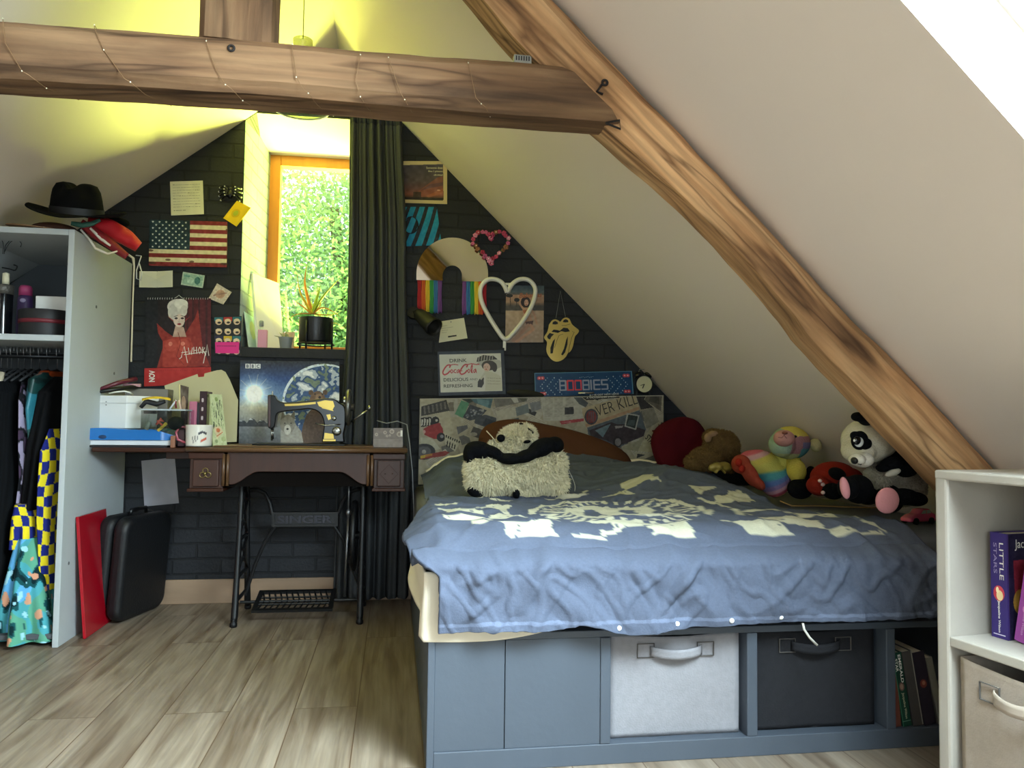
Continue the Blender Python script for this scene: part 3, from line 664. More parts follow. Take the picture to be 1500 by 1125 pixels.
# cream under-sheet showing at the left corner
def under(u, v):
    # u along from the left side round to the foot, v from top to hem
    if u < .45:
        y = 2.75-(2.75-2.02)*(u/.45); x = .085-.018*v*math.sin(u*14)-.012*v+.015*MN.noise(Vector((u*9, v*2, 1))); zt = .535-.03*sst(.1, .45, u); zb = .375-.045*sst(0, .45, u)+.01*math.sin(u*19)
    else:
        t = (u-.45)/.55; x = .08+.42*t; y = 2.004-.003*v+.003*math.sin(t*9); zt = .505-.07*sst(.04, .25, t); zb = .330-.012*math.sin(t*2.6)+.05*t*t
    return Vector((x, y+(.008 if u < .45 else .002)*MN.noise(Vector((u*12, v*3, 6))), zt+(zb-zt)*v))
mb = MB(); mb.grid(under, 90, 24); o = mb.build('under_sheet', cream, None, smooth=True, solid=.006); tag(o, 'cream cotton sheet hanging out beneath the duvet corner', 'sheet')

# pillow
pil_m = M('brown_pillow_cotton', '523423', .95, bump=.2, bscale=18)
mb = MB()
def pillow(cx, cy, cz, wx, hz, ty, tilt, rx):
    Rm = Euler((rad(tilt), rad(rx), 0)).to_matrix()
    def fn(u, v):
        a, b = 2*u-1, 2*v-1; return a, b
    n = 26; vs = []; fs = []
    for s in (1, -1):
        for j in range(n+1):
            for i in range(n+1):
                a, b = 2*i/n-1, 2*j/n-1; e = (max(0, 1-a**4)*max(0, 1-b**4))**.55
                cc_ = 1-.13*(a*b)**4-.05*(a*b)**2; p = Vector((wx/2*a*cc_*(1-.06*b*b), s*ty/2*e+.01*MN.noise(Vector((a*2, b*2, s))), hz/2*b*cc_*(1-.16*a*a))); vs.append(Vector((cx, cy, cz))+Rm @ p)
    w = n+1
    for s in range(2):
        o = s*w*w
        fs += [(o+j*w+i, o+j*w+i+1, o+(j+1)*w+i+1, o+(j+1)*w+i) for j in range(n) for i in range(n)]
    return vs, fs
vs, fs = pillow(.79, 3.70, .715, .80, .33, .15, -24, 13); mb.add(vs, fs); o = mb.build('pillow', pil_m, None, smooth=True, weld=True); tag(o, 'brown pillow propped against the newspaper headboard', 'pillow')

# ================================================================== WHITE CUBE UNIT (right foreground)
unit_m = M('white_chipped_board', 'a59e94', .55, var=.05, vscale=9, bump=.08, bscale=60)
UA = rad(8.3); UO = Vector((1.228, 1.615, 0))
UM = Matrix(((math.cos(UA), math.sin(UA), 0, UO.x), (math.sin(UA), -math.cos(UA), 0, UO.y), (0, 0, 1, 0), (0, 0, 0, 1)))  # local x into the depth, local y along the front towards the viewer
unit = thing('cube_shelf_unit', 'white cube shelf unit standing at the foot of the bed', 'shelf unit', tuple(UM @ Vector((.18, .36, 0))))
UL, UDp, UH = .74, .36, .792
def ubox(nm, a, b, m=unit_m, p=unit, bev=.003): return MB().box(a, b, 0, UM).build(nm, m, p, bev)
ubox('side_panel', (0, 0, 0), (UDp, .034, UH), bev=.006); ubox('side_panel', (0, UL-.034, 0), (UDp, UL, UH), bev=.006)
ubox('top_board', (-.001, .001, UH-.020), (UDp, UL-.001, UH+.001), bev=.004)
ubox('shelf', (.002, .034, .402), (UDp, UL-.034, .424)); ubox('shelf', (.002, .034, .03), (UDp, UL-.034, .05))
ubox('divider', (.002, UL/2-.012, .424), (UDp, UL/2+.012, UH-.02)); ubox('divider', (.002, UL/2-.012, .05), (UDp, UL/2+.012, .402))
ubox('back_panel', (UDp-.006, .034, .05), (UDp, UL-.034, UH-.02))
# bin facing the room: build along local axes (bin x -> unit y, bin y -> unit x)
SW = UM @ Matrix(((0, 1, 0, 0), (1, 0, 0, 0), (0, 0, 1, 0), (0, 0, 0, 1)))
fabric_bin('storage_bin', 'taupe fabric bin in the white cube shelf', .055, .345, .012, .052, .385, felt_tan, M('satin_strap', 'a89a8d', .5), depth=.32, M4=SW)
BOOKM = {}
def bookcol(c, rough=.45):
    return M('book_cover_'+c, c, rough)
page_m = M('book_pages', 'd9cfb8', .9, var=.1, vscale=200, stretch=(1, 1, .05))
def book(name, label, T, w, d, h, c, group, rough=.45):
    """spine on the local x=0 side... local: x thickness, y depth (spine at y=0), z height"""
    t = thing(name, label, 'book', tuple(T @ Vector((w/2, d/2, 0))), group)
    mb = MB(); e = .0025
    mb.box((0, 0, 0), (e, d, h), 0, T); mb.box((w-e, 0, 0), (w, d, h), 0, T); mb.box((e, 0, 0), (w-e, e, h), 0, T)
    mb.build('cover', bookcol(c, rough), t, bevel=.0008)
    MB().box((e, e, .003), (w-e, d-.004, h-.003), 0, T).build('pages', page_m, t); return t
def facequad(T, x, y0, y1, z0, z1, plane):
    if plane == 'spine': return [T @ Vector((y0, -.0006, z1)), T @ Vector((y1, -.0006, z1)), T @ Vector((y1, -.0006, z0)), T @ Vector((y0, -.0006, z0))]
ink_white = M('ink_white', 'e9e6dc', .6); ink_cream = M('ink_cream', 'd9cfae', .6); ink_black = M('ink_black', '17161a', .6); ink_red = M('ink_red', 'b3222c', .6); ink_pink = M('ink_pink', 'e89ab4', .6)
# purple book: spine faces the room (-x), cover faces the viewer
# local frame of a book in the unit: thickness runs along unit y, depth along unit x
def uni(y0, x0, rot=0, zz=.4245):
    R_ = Matrix.Rotation(rad(rot), 4, 'X')
    return UM @ Matrix.Translation((x0, y0, zz)) @ R_ @ Matrix(((0, 1, 0, 0), (1, 0, 0, 0), (0, 0, 1, 0), (0, 0, 0, 1)))
T = uni(.055, .10); bk = book('book', 'thick purple book standing upright in the white unit', T, .041, .135, .232, '3b2a6e', 'books in the white unit')
cv = Cv(45, 205, '33246a', 1.5); cv.ell(22, 118, 15, 15, 'c23a48'); cv.ell(24, 122, 9, 10, 'e8cf9a'); cv.ell(18, 112, 4, 6, 'f0e2b0'); cv.rect(5, 197, 38, 199, 'd8d4e0')
def spine(T, w, h, cvs, parent): return sheet('spine_print', [T @ Vector((0, -.0006, h)), T @ Vector((w, -.0006, h)), T @ Vector((w, -.0006, 0)), T @ Vector((0, -.0006, 0))], cvs, .0004, parent, .5)
s = spine(T, .041, .232, cv, bk)
letter(s, 'LITTLE', 31, 55, 11, ink_white, 90, 72); letter(s, 'STARS', 14, 50, 9, M('ink_lilac', '9f95b8', .6), 90, 60); letter(s, 'Jacqueline Wilson', 22, 163, 8, ink_white, 90, 62, bold=.02)
cv = Cv(135, 205, '211c38', 1.2); cv.poly([(14, 52), (135, 46), (135, 150), (18, 150)], '7e2636'); cv.ell(32, 132, 20, 24, 'b08a3c'); cv.ell(40, 126, 10, 14, '2a2028'); cv.ell(38, 178, 16, 16, '7e2636'); cv.noise(.02, 3)
cvr = sheet('cover_print', [T @ Vector((.0416, .004, .232)), T @ Vector((.0416, .135, .232)), T @ Vector((.0416, .135, 0)), T @ Vector((.0416, .004, 0))], cv, .0004, bk, .4)
letter(cvr, 'Jacqueline', 66, 22, 22, ink_white, 0, 96)
T = uni(.106, .105, -10, .4302); bk = book('book', 'magenta book leaning against the thick purple one', T, .03, .12, .17, '8a3f86', 'books in the white unit')
cv = Cv(30, 170, '8e3f8c', 1.2); cv.ell(15, 96, 6, 8, 'c77fb0'); s = spine(T, .03, .17, cv, bk); letter(s, 'Jacqueline Wilson', 15, 118, 8, M('ink_rose', 'c99ac4', .6), 90, 70)

# books in the bed-base cubby, leaning
def cub(x0, y0, lean, zz=.0525): return Matrix.Translation((x0, y0, zz)) @ Matrix.Rotation(rad(lean), 4, 'Y')
spec = [('brown', 1.399, -4, .018, .145, '6e3b2c', 'thin russet book at the left end of the bed cubby'),
        ('green', 1.423, -8.5, .026, .205, '12382a', 'dark green book with white title letters down its spine'),
        ('grey', 1.455, -9.5, .030, .208, '4a4644', 'plain grey book leaning on the dark green one'),
        ('navy', 1.489, -10, .036, .205, '2b2530', 'dark plum book with a small red badge on its spine'),
        ('pale', 1.535, -12, .020, .19, '77746a', 'pale grey paperback half hidden by the white unit')]
for k, x0, ln, w, h, c, lb in spec:
    T = cub(x0, BYF+.012, ln); bk = book('book', lb, T, w, .13, h, c, 'books in the bed cubby')
    if k == 'green':
        cv = Cv(26, 205, '10382a', 1.5); cv.rect(0, 0, 2, 205, '3f7a5c'); cv.ell(13, 95, 8, 12, '6a5048'); cv.ell(13, 95, 5, 8, '9a7a68'); cv.rect(0, 190, 26, 192, '6a8a78'); s = spine(T, w, h, cv, bk)
        letter(s, 'EMERALD', 17.5, 45, 8, ink_white, 90, 78, bold=.02); letter(s, 'STAR', 6.5, 34, 8, ink_white, 90, 36, bold=.02); letter(s, 'Jacqueline Wilson', 13, 148, 9, ink_cream, 90, 72)
    if k == 'navy':
        cv = Cv(36, 205, '2b2530', 1.5); cv.ell(18, 90, 10, 12, '7a3a30'); cv.ell(19, 88, 5, 6, 'a87058'); s = spine(T, w, h, cv, bk)
    if k == 'grey':
        cv = Cv(30, 208, '4a4644', 1); cv.rect(27, 0, 30, 208, '9a948a'); s = spine(T, w, h, cv, bk)

# ================================================================== WARDROBE
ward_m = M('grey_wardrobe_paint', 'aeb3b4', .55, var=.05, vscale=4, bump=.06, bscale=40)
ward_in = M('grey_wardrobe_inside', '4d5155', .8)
WX0, WX1, WYF, WYB, WZ = -2.02, -1.268, 3.25, 3.93, 1.632
wd = thing('open_wardrobe', 'open grey wardrobe without doors under the left roof slope', 'wardrobe', ((WX0+WX1)/2, 3.6, 0))
MB().box((WX1-.022, WYF, .0), (WX1, WYB, WZ)).build('side_panel', ward_m, wd, bevel=.002)
hz = zL(WX0)-.04
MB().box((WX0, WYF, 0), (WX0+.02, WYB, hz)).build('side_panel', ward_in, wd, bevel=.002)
xs = XR_+(WZ+.03-ZR_)/mL+.012
MB().box((xs, WYF, WZ-.024), (WX1-.022, WYB, WZ)).build('top_board', ward_m, wd, bevel=.002)
mb = MB(); mb.prism([(WX0+.02, zL(WX0+.02)-.045), (xs, WZ-.024), (xs, WZ), (WX0+.02, zL(WX0+.02)-.02)], lambda a, b, y: (a, y, b), WYF, WYB); mb.build('sloped_board', ward_m, wd)
MB().box((WX0+.02, WYF+.015, 1.188), (WX1-.022, WYB, 1.212)).build('shelf', ward_m, wd, bevel=.002)
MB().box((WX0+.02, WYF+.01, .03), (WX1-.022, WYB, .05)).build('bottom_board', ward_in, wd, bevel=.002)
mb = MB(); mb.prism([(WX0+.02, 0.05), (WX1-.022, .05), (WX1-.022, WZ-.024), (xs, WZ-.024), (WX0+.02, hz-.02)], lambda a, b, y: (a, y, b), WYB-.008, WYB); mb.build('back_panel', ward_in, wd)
MB().cyl((WX0+.02, 3.60, 1.150), (WX1-.022, 3.60, 1.150), .011, 16).build('hanging_rail', M('dark_rail', '3a3c40', .35, metal=.8), wd, smooth=True)
mb = MB()
for (yy, zz) in ((3.32, .31), (3.85, .26), (3.74, 1.09), (3.5, 1.36)): mb.lathe((WX1, yy, zz), [(0, .003), (.006, .002), (.007, 0)], 12, 0, Matrix.Rotation(rad(90), 3, 'Y'))
mb.build('screw_cap', M('screw_cap', '5b5e60', .4), wd)

# ================================================================== TREADLE TABLE
walnut = M('dark_walnut', '371a0c', .45, var=.25, vscale=20, stretch=(.1, 1, 1), coat=.08, spec=.3)
walnut_d = M('dark_walnut_carved', '381a0c', .5, var=.25, vscale=24, stretch=(1, 1, .15), bump=.1, bscale=30)
gilt_edge = M('worn_table_edge', '5e4229', .4, var=.2, vscale=20, stretch=(.1, 1, 1), coat=.3)
iron = M('black_cast_iron', '08080a', .5, metal=0., bump=.1, bscale=80)
brass = M('aged_brass', '8a7a4c', .4, metal=.9)
tb = thing('treadle_sewing_table', 'dark wooden treadle sewing table with black cast iron legs', 'sewing table', (-.42, 3.62, 0))
TX0, TX1, TYF, TYB, TZ = -.874, .058, 3.45, 3.83, .768
MB().box((TX0, TYF+.006, TZ-.022), (TX1, TYB, TZ)).build('tabletop', walnut, tb, bevel=.006)
mb = MB(); mb.tube([(TX0, TYF+.004, TZ-.010), (TX1, TYF+.004, TZ-.010)], .0105, 12); mb.build('front_moulding', gilt_edge, tb, smooth=True)
mb = MB(); mb.box((TX0+.10, TYF+.05, TZ), (TX1-.15, TYB-.03, TZ+.006)); mb.build('machine_lid_inlay', gilt_edge, tb, bevel=.003)
lf = MB().box((-1.252, TYF+.012, TZ-.024), (TX0-.003, TYB, TZ-.004)).build('folding_leaf', walnut, tb, bevel=.006)
MB().box((-.98, TYF+.10, TZ-.055), (TX0+.03, TYF+.13, TZ-.025)).build('leaf_support', walnut_d, tb, bevel=.003)
# apron with curved ends
ax0, ax1 = -.708, -.105; az0, az1 = TZ-.022, TZ-.105
prof = [(ax0, az0), (ax1, az0), (ax1, az1-.055)]
for i in range(0, 11): t = i/10; prof.append((ax1-.02-.11*t, az1-.055+.055*sst(0, 1, t)))
for i in range(0, 11): t = i/10; prof.append((ax0+.13-.11*t, az1-.055*sst(0, 1, t)))
prof.append((ax0, az1-.055))
mb = MB(); mb.prism(prof, lambda a, b, y: (a, y, b), TYF+.025, TYF+.043); mb.build('apron', walnut_d, tb, bevel=.002)
mb = MB(); mb.box((ax0, TYF+.045, TZ-.17), (ax1, TYB-.02, TZ-.022)); mb.build('machine_box', M('table_inside', '0e0a08', .95), tb)
mb = MB()
for x in (-.71, -.10): mb.tube([(x-.012, TYF+.02, TZ-.03), (x-.012, TYF+.02, TZ-.165)], .007, 8); mb.tube([(x+.005, TYF+.02, TZ-.03), (x+.005, TYF+.02, TZ-.165)], .007, 8)
mb.build('beading', gilt_edge, tb, smooth=True)
for sx, (x0, x1) in enumerate(((-.862, -.725), (-.088, .046))):
    MB().box((x0, TYF+.03, TZ-.178), (x1, TYB-.02, TZ-.022)).build('drawer_case', walnut_d, tb, bevel=.003)
    mb = MB(); mb.box((x0-.006, TYF+.012, TZ-.190), (x1+.006, TYB-.015, TZ-.176)); mb.box((x0-.004, TYF+.016, TZ-.05), (x1+.004, TYF+.03, TZ-.024)); mb.build('drawer_trim', walnut, tb, bevel=.003)
    dw = MB().box((x0+.016, TYF+.014, TZ-.168), (x1-.016, TYF+.032, TZ-.054)).build('drawer', walnut_d, tb, bevel=.004)
    cx, cz = (x0+x1)/2, TZ-.112
    mb = MB()
    if sx == 0:
        for k in range(3):
            a = 2*pi*k/3+pi/2; c = (cx+.014*math.cos(a), TYF+.009, cz+.012*math.sin(a)); mb.tube([(c[0]+.011*math.cos(q), c[1], c[2]+.011*math.sin(q)) for q in np.linspace(0, 2*pi, 15)[:-1]], .0022, 6, closed=True)
        mb.ell((cx, TYF+.004, cz), (.008, .008, .008)); mb.build('drawer_pull', brass, dw, smooth=True)
    else:
        pts = [(cx, cz+.045), (cx+.042, cz), (cx, cz-.045), (cx-.042, cz)]
        mb.ringprism(pts, [(a*.86+cx*.14, b*.86+cz*.14) for a, b in pts], lambda a, b, y: (a, y, b), TYF+.010, TYF+.015); mb.ell((cx-.016, TYF+.012, cz), .003); mb.ell((cx+.016, TYF+.012, cz), .003); mb.build('carved_diamond', walnut, dw)
# iron side frames
def side_frame(X):
    mb = MB(); r = .012
    fr = [(X, 3.60, TZ-.03), (X, 3.585, .60), (X, 3.56, .40), (X, 3.525, .18), (X, 3.50, .04), (X, 3.485, .012)]
    bk = [(X, 3.70, TZ-.03), (X, 3.715, .60), (X, 3.74, .40), (X, 3.775, .18), (X, 3.80, .04), (X, 3.815, .012)]
    mb.tube(fr, [.014, .012, .012, .013, .015, .013], 10); mb.tube(bk, [.014, .012, .012, .013, .015, .013], 10)
    for z in (.66, .52, .36, .20, .10):
        k = (TZ-z)/TZ; ya, yb2 = 3.60-.11*k**1.2, 3.70+.11*k**1.2; mb.tube([(X, ya, z), (X, yb2, z)], .008, 8)
    for (z0, z1) in ((.66, .52), (.52, .36), (.36, .20)):
        k0, k1 = (TZ-z0)/TZ, (TZ-z1)/TZ
        for s in (0, 1):
            a = (3.60-.11*k0**1.2 if s == 0 else 3.70+.11*k0**1.2); b = (3.70+.11*k1**1.2 if s == 0 else 3.60-.11*k1**1.2); m_ = .5*(a+b)
            mb.tube([(X, a, z0), (X, m_+(.02 if s else -.02), (z0+z1)/2+.02), (X, m_-(.02 if s else -.02), (z0+z1)/2-.02), (X, b, z1)], .006, 6)
        mb.tube([(X, 3.65+.025*math.cos(q), (z0+z1)/2+.025*math.sin(q)) for q in np.linspace(0, 2*pi, 15)[:-1]], .006, 6, closed=True)
    return mb
for X in (-.665, -.135):
    fr_ = side_frame(X).build('side_frame', iron, tb, smooth=True)
    for y in (3.485, 3.815): MB().lathe((X, y, 0), [(.012, 0), (.016, .004), (.016, .016), (.008, .028), (.011, .034)], 14).build('foot', iron, fr_, smooth=True)
mb = MB(); yb_ = 3.74
bx0, bx1, bz0, bz1 = -.555, -.255, .392, .458
mb.ringprism([(bx0, bz0), (bx1, bz0), (bx1, bz1), (bx0, bz1)], [(bx0+.012, bz0+.01), (bx1-.012, bz0+.01), (bx1-.012, bz1-.01), (bx0+.012, bz1-.01)], lambda a, b, y: (a, yb_+y, b), -.008, .008)
mb.box((bx0+.01, yb_, bz0+.008), (bx1-.01, yb_+.005, bz1-.008))
mb.tube([(bx0, yb_, bz1-.01), (bx0-.012, yb_, .50), (bx0-.035, yb_, .545), (bx0-.07, yb_, .562), (-.665, yb_-.02, .562)], .009, 8)
mb.tube([(bx1, yb_, bz1-.01), (bx1+.02, yb_, .51), (bx1+.05, yb_, .55), (bx1+.09, yb_, .565), (-.135, yb_-.02, .565)], .009, 8)
mb.tube([(bx0+.02, yb_, bz0+.005), (bx0-.03, yb_, .32), (bx0-.07, yb_, .22), (-.665, yb_, .08)], .008, 8)
mb.tube([(bx1-.02, yb_, bz0+.005), (bx1+.03, yb_, .32), (bx1+.06, yb_, .22), (-.135, yb_, .08)], .008, 8)
cb = mb.build('name_crossbar', iron, tb)
vs, fs = textmesh('SINGER', 1, .03); xs_ = [v.x for v in vs]; ys_ = [v.y for v in vs]
mb = MB(); sx = (bx1-bx0-.05)/(max(xs_)-min(xs_)); sz = .036/(max(ys_)-min(ys_))
mb.add([((bx0+bx1)/2+(v.x-(max(xs_)+min(xs_))/2)*sx, yb_-.005, (bz0+bz1)/2+(v.y-(max(ys_)+min(ys_))/2)*sz) for v in vs], fs); mb.build('lettering', M('iron_letters', '34343c', .35, metal=.5), cb, solid=.004)
# treadle plate, flywheel, pitman rod, belt
mb = MB(); tx0, tx1 = -.60, -.255
TM = Matrix.Translation((0, 3.62, .075)) @ Matrix.Rotation(rad(12), 4, 'X')
mb.ringprism([(tx0, -.10), (tx1, -.10), (tx1, .11), (tx0, .11)], [(tx0+.02, -.08), (tx1-.02, -.08), (tx1-.02, .09), (tx0+.02, .09)], lambda a, b, z: TM @ Vector((a, b, z)), -.006, .006)
for i in range(13):
    x = tx0+.02+(tx1-tx0-.04)*i/12; mb.tube([TM @ Vector((x, -.085, 0)), TM @ Vector((x+.02, 0, 0)), TM @ Vector((x, .095, 0))], .004, 6)
for b in (-.03, .04): mb.tube([TM @ Vector((tx0+.01, b, 0)), TM @ Vector((tx1-.01, b, 0))], .005, 6)
mb.tube([(-.665, 3.62, .075), (-.135, 3.62, .075)], .007, 8); mb.build('treadle_plate', iron, tb, smooth=False)
mb = MB(); wc = Vector((-.175, 3.66, .36)); mb.tube([(wc.x, wc.y+.15*math.cos(q), wc.z+.15*math.sin(q)) for q in np.linspace(0, 2*pi, 41)[:-1]], .012, 8, closed=True)
for k in range(6): q = k*pi/3; mb.tube([wc, wc+Vector((0, .08*math.cos(q+.2), .08*math.sin(q+.2))), wc+Vector((0, .15*math.cos(q), .15*math.sin(q)))], .007, 6)
mb.cyl(wc-Vector((.03, 0, 0)), wc+Vector((.04, 0, 0)), .018); mb.build('flywheel', iron, tb, smooth=True)
mb = MB(); mb.tube([(-.20, 3.60, TZ-.14), (-.20, 3.61, .47)], .004, 8); mb.tube([(-.20, 3.61, .47), (-.21, 3.62, .09)], .006, 8); mb.ell((-.20, 3.61, .47), (.012, .012, .016)); mb.build('pitman_rod', M('bare_steel', '8b8d90', .35, metal=.9), tb, smooth=True)
# ================================================================== THINGS ON THE GABLE WALL
WF = YW-.003
def paper(name, label, cat, pts, cv, thick=.0008, Y=None, rough=.8, group=None, bend=None, coat=0.):
    o = sheet(name, wallquad(*pts, WF-thick if Y is None else Y), cv, thick, None, rough, bend=bend, coat=coat); return tag(o, label, cat, group)
cv = Cv(49, 50, 'd9d5bc'); cv.noise(.015, 6); cv.words(4, 5, 44, 40, 4.1, '6b675c', .55, .5, .7); cv.words(4, 43, 22, 46, 4, '6b675c', .55, 0, .7)
paper('handwritten_note', 'cream handwritten note pinned above the wooden flag', 'note', [(249, 266), (297, 264.5), (299, 314), (251, 316)], cv, bend=lambda u, v: .004*v*v)
# studded spider-like ornament
c = PY(337, 284, WF-.02); t = thing('studded_ornament', 'small black spider-like ornament with pale studs beside the window', 'ornament', tuple(c))
blk = M('black_plastic', '0a0a0c', .4); stud = M('pale_stud', 'd8d8d4', .25)
mb = MB(); mb.ell(c, (.017, .012, .022)); mb.ell(c+Vector((0, .002, .024)), (.011, .01, .012)); mb.build('body', blk, t, smooth=True)
for s in (-1, 1):
    for k, (dx, dz) in enumerate(((.050, .030), (.054, .010), (.052, -.012), (.044, -.032))):
        p = [c, c+Vector((s*dx*.5, -.006, dz*.7+.012)), c+Vector((s*dx, .008, dz))]
        lg = MB().tube(p, [.006, .006, .004], 8).build('leg', blk, t, smooth=True)
        MB().ell(p[2], .0048, nu=10, nv=6).build('stud', stud, lg, smooth=True)
        MB().ell(p[1]+Vector((0, -.006, 0)), .0035, nu=8, nv=6).build('stud', stud, lg, smooth=True)
cv = Cv(24, 34, 'f2c91c'); cv.ell(11, 18, 6, 7, 'dcb418'); cv.ell(11, 18, 3.4, 4.5, 'b5b832'); cv.noise(.02, 4)
paper('yellow_card', 'bright yellow card pinned askew at the window corner', 'card', [(347, 294), (367.5, 304.5), (346.5, 332), (327, 319.5)], cv, Y=WF-.012, bend=lambda u, v: .006*np.sin(3*u))
# wooden flag
cv = Cv(114, 67, '7a2428', 2.2)
sh = 67/11
for i in range(11):
    cv.rect(0, i*sh, 114, (i+1)*sh, 'd8caa4' if i % 2 else '7c2226')
cv.rect(0, 0, 59, 7*sh, '17303a')
for r in range(9):
    for q in range(6 if r % 2 == 0 else 5):
        x, y = 5+q*9.6+(0 if r % 2 == 0 else 4.8), 3+r*4.55
        if x > 56: continue
        cv.poly([(x+1.75*math.sin(2*pi*k/10)*(1 if k % 2 == 0 else .45), y-1.75*math.cos(2*pi*k/10)*(1 if k % 2 == 0 else .45)) for k in range(10)], 'd5d8d2')
for _ in range(9):
    x, y = random.choice([(2, 45), (112, 12), (110, 30), (30, 58), (20, 57), (112, 62), (4, 63), (60, 60), (110, 5)]); cv.ell(x+random.uniform(-3, 3), y, random.uniform(2, 6), 1.6, '4a3026', al=.7)
cv.noise(.035, 3)
paper('wooden_flag_sign', 'weathered wooden stars and stripes flag sign on the dark wall', 'sign', [(219, 321.5), (333, 325), (332, 391.5), (218, 389)], cv, .014, rough=.7)
cv = Cv(49, 24, 'd6d3bd'); cv.line([(25, 0), (25, 24)], .8, 'b5b2a0'); cv.words(3, 5, 23, 20, 3, '77756a', .5); cv.words(27, 5, 46, 20, 3, '77756a', .5); cv.noise(.015, 5)
paper('folded_card', 'open folded white card with writing under the flag', 'card', [(205.5, 398), (254, 397), (254, 421), (205, 421.5)], cv, bend=lambda u, v: .012*np.abs(u-.5)*2)
cv = Cv(34, 20, 'aebfb0'); cv.rect(2, 2, 32, 18, '8fae9f'); cv.ell(24, 10, 4.5, 6, '3f6d68'); cv.rect(3, 4, 12, 7, '5f8c82'); cv.ell(13, 11, 5, 5, 'a9c2b4'); cv.noise(.05, 2)
paper('green_banknote', 'pale green banknote stuck beneath the flag', 'banknote', [(268, 398), (300, 403.5), (297, 422), (265, 417)], cv)
cv = Cv(26, 21, 'c9bcae'); cv.ell(13, 10, 7, 6, 'b9937e'); cv.line([(5, 15), (20, 5)], 2, '9c7a6e'); cv.noise(.06, 2)
paper('brown_banknote', 'pinkish brown note tilted beside the calendar top', 'banknote', [(318, 415), (339.5, 428), (327, 446), (305.5, 437)], cv)
# calendar
ct = thing('wall_calendar', 'red wall calendar with a white-haired figure above NOV', 'calendar', tuple(PY(260, 566, WF)))
cv = Cv(96, 100, '1d1214', 2)
cv.rect(58, 0, 96, 100, '541318'); [cv.rect(x, 0, x+3, 100, '3c0e12') for x in (60, 68, 77, 88)]
cv.rect(0, 0, 18, 100, '14141a')
cv.poly([(17, 36), (30, 48), (40, 55), (58, 52), (72, 30), (77, 16), (80, 40), (84, 72), (95, 100), (18, 100), (24, 78), (28, 66), (19, 50)], '8e2a22')
cv.poly([(26, 62), (46, 56), (66, 58), (72, 78), (60, 100), (26, 100)], 'a8382c'); cv.ell(38, 68, 9, 9, 'b7483a'); cv.ell(56, 68, 9, 9, 'b7483a'); cv.ell(37, 66, 3, 3, 'd9806e'); cv.ell(55, 66, 3, 3, 'd9806e')
cv.poly([(44, 40), (56, 42), (60, 56), (40, 56)], 'b8988a'); cv.ell(49, 30, 8.5, 12, 'd8c3b6', -8)
cv.ell(47, 12, 15, 11, 'cfcac4'); cv.ell(40, 20, 7, 11, 'c2bdb8'); cv.ell(52, 8, 10, 7, 'dedad4'); cv.ell(56, 18, 5, 8, 'c9c4be')
cv.ell(45, 29, 2.4, 1.4, '2a1a1c'); cv.ell(54, 29, 2.4, 1.4, '2a1a1c'); cv.line([(42, 26.5), (47, 25)], .9, '3a2624'); cv.line([(52, 25), (57, 26.5)], .9, '3a2624'); cv.line([(49.5, 30), (49, 34)], .8, 'b59a8c'); cv.ell(49.5, 37.5, 3, 1.3, '8e2028')
cv.poly([(33, 26), (40, 31), (41, 34)], '9c3028'); cv.poly([(66, 26), (59, 31), (58, 34)], '9c3028')
cv.line([(48, 50), (52, 64), (46, 84), (56, 96)], .8, '6e1e1a'); cv.noise(.03, 3)
q = wallquad((213, 437), (309, 437), (309, 537), (211.5, 539), WF-.008)
pg = sheet('picture_page', q, cv, .001, ct, .35)
for k, (a, b) in enumerate((((53, 89), (57, 73)), ((57, 73), (60, 86)), ((54, 82), (60, 80)))): pass
mb = MB()
def stroke(on, pts, w): mb.tube([smap(on, x, y, .001) for x, y in pts], w*.0033/2, 6)
for pts in ([(53, 85), (57, 70), (62, 94)], [(53, 79), (62, 78)], [(63, 72), (64.5, 82), (66, 76), (67.5, 82), (69, 72)], [(71, 71), (71.3, 81)], [(71, 76), (75, 76)], [(75, 71), (75.3, 81)], [(79.5, 71), (77.5, 76), (79.7, 81), (82, 76), (79.5, 71)], [(84, 81), (83.6, 71), (87, 72.5), (84.4, 76), (87.5, 81)], [(88, 84), (90.5, 68), (93, 84)], [(54, 85), (50, 88)], [(88, 80), (85, 95)], [(57, 82), (90, 78)]): stroke(pg, pts, 1.1)
mb.build('lettering', ink_white, pg)
cv = Cv(96, 28, 'b52a26', 1.5); cv.noise(.02, 5)
for i in range(30): cv.ell(14+i*2.7, 4+(i % 3)*.3, .5, .5, '7e1c1a')
q2 = wallquad((211.5, 539.5), (309, 537.5), (309, 562), (211, 566), WF-.010)
st = sheet('month_page', q2, cv, .001, ct, .5); letter(st, 'NOV', 11, 12.5, 8.5, ink_white, -90, 18, bold=.03)
mb = MB()
for i in range(26):
    if 11 <= i <= 14: continue
    a = smap(pg, 4+i*3.5, .5, .002); mb.tube([a+Vector((0, .004*math.cos(x), .004*math.sin(x))) for x in np.linspace(0, 2*pi, 9)[:-1]], .0011, 5, closed=True)
a = smap(pg, 49, -1, .002); mb.tube([a+Vector((-.02, 0, -.004)), a+Vector((-.008, 0, .004)), a+Vector((0, 0, .012)), a+Vector((.008, 0, .004)), a+Vector((.02, 0, -.004))], .0012, 5)
mb.build('wire_binding', M('white_wire', 'd0d0cc', .4), ct)
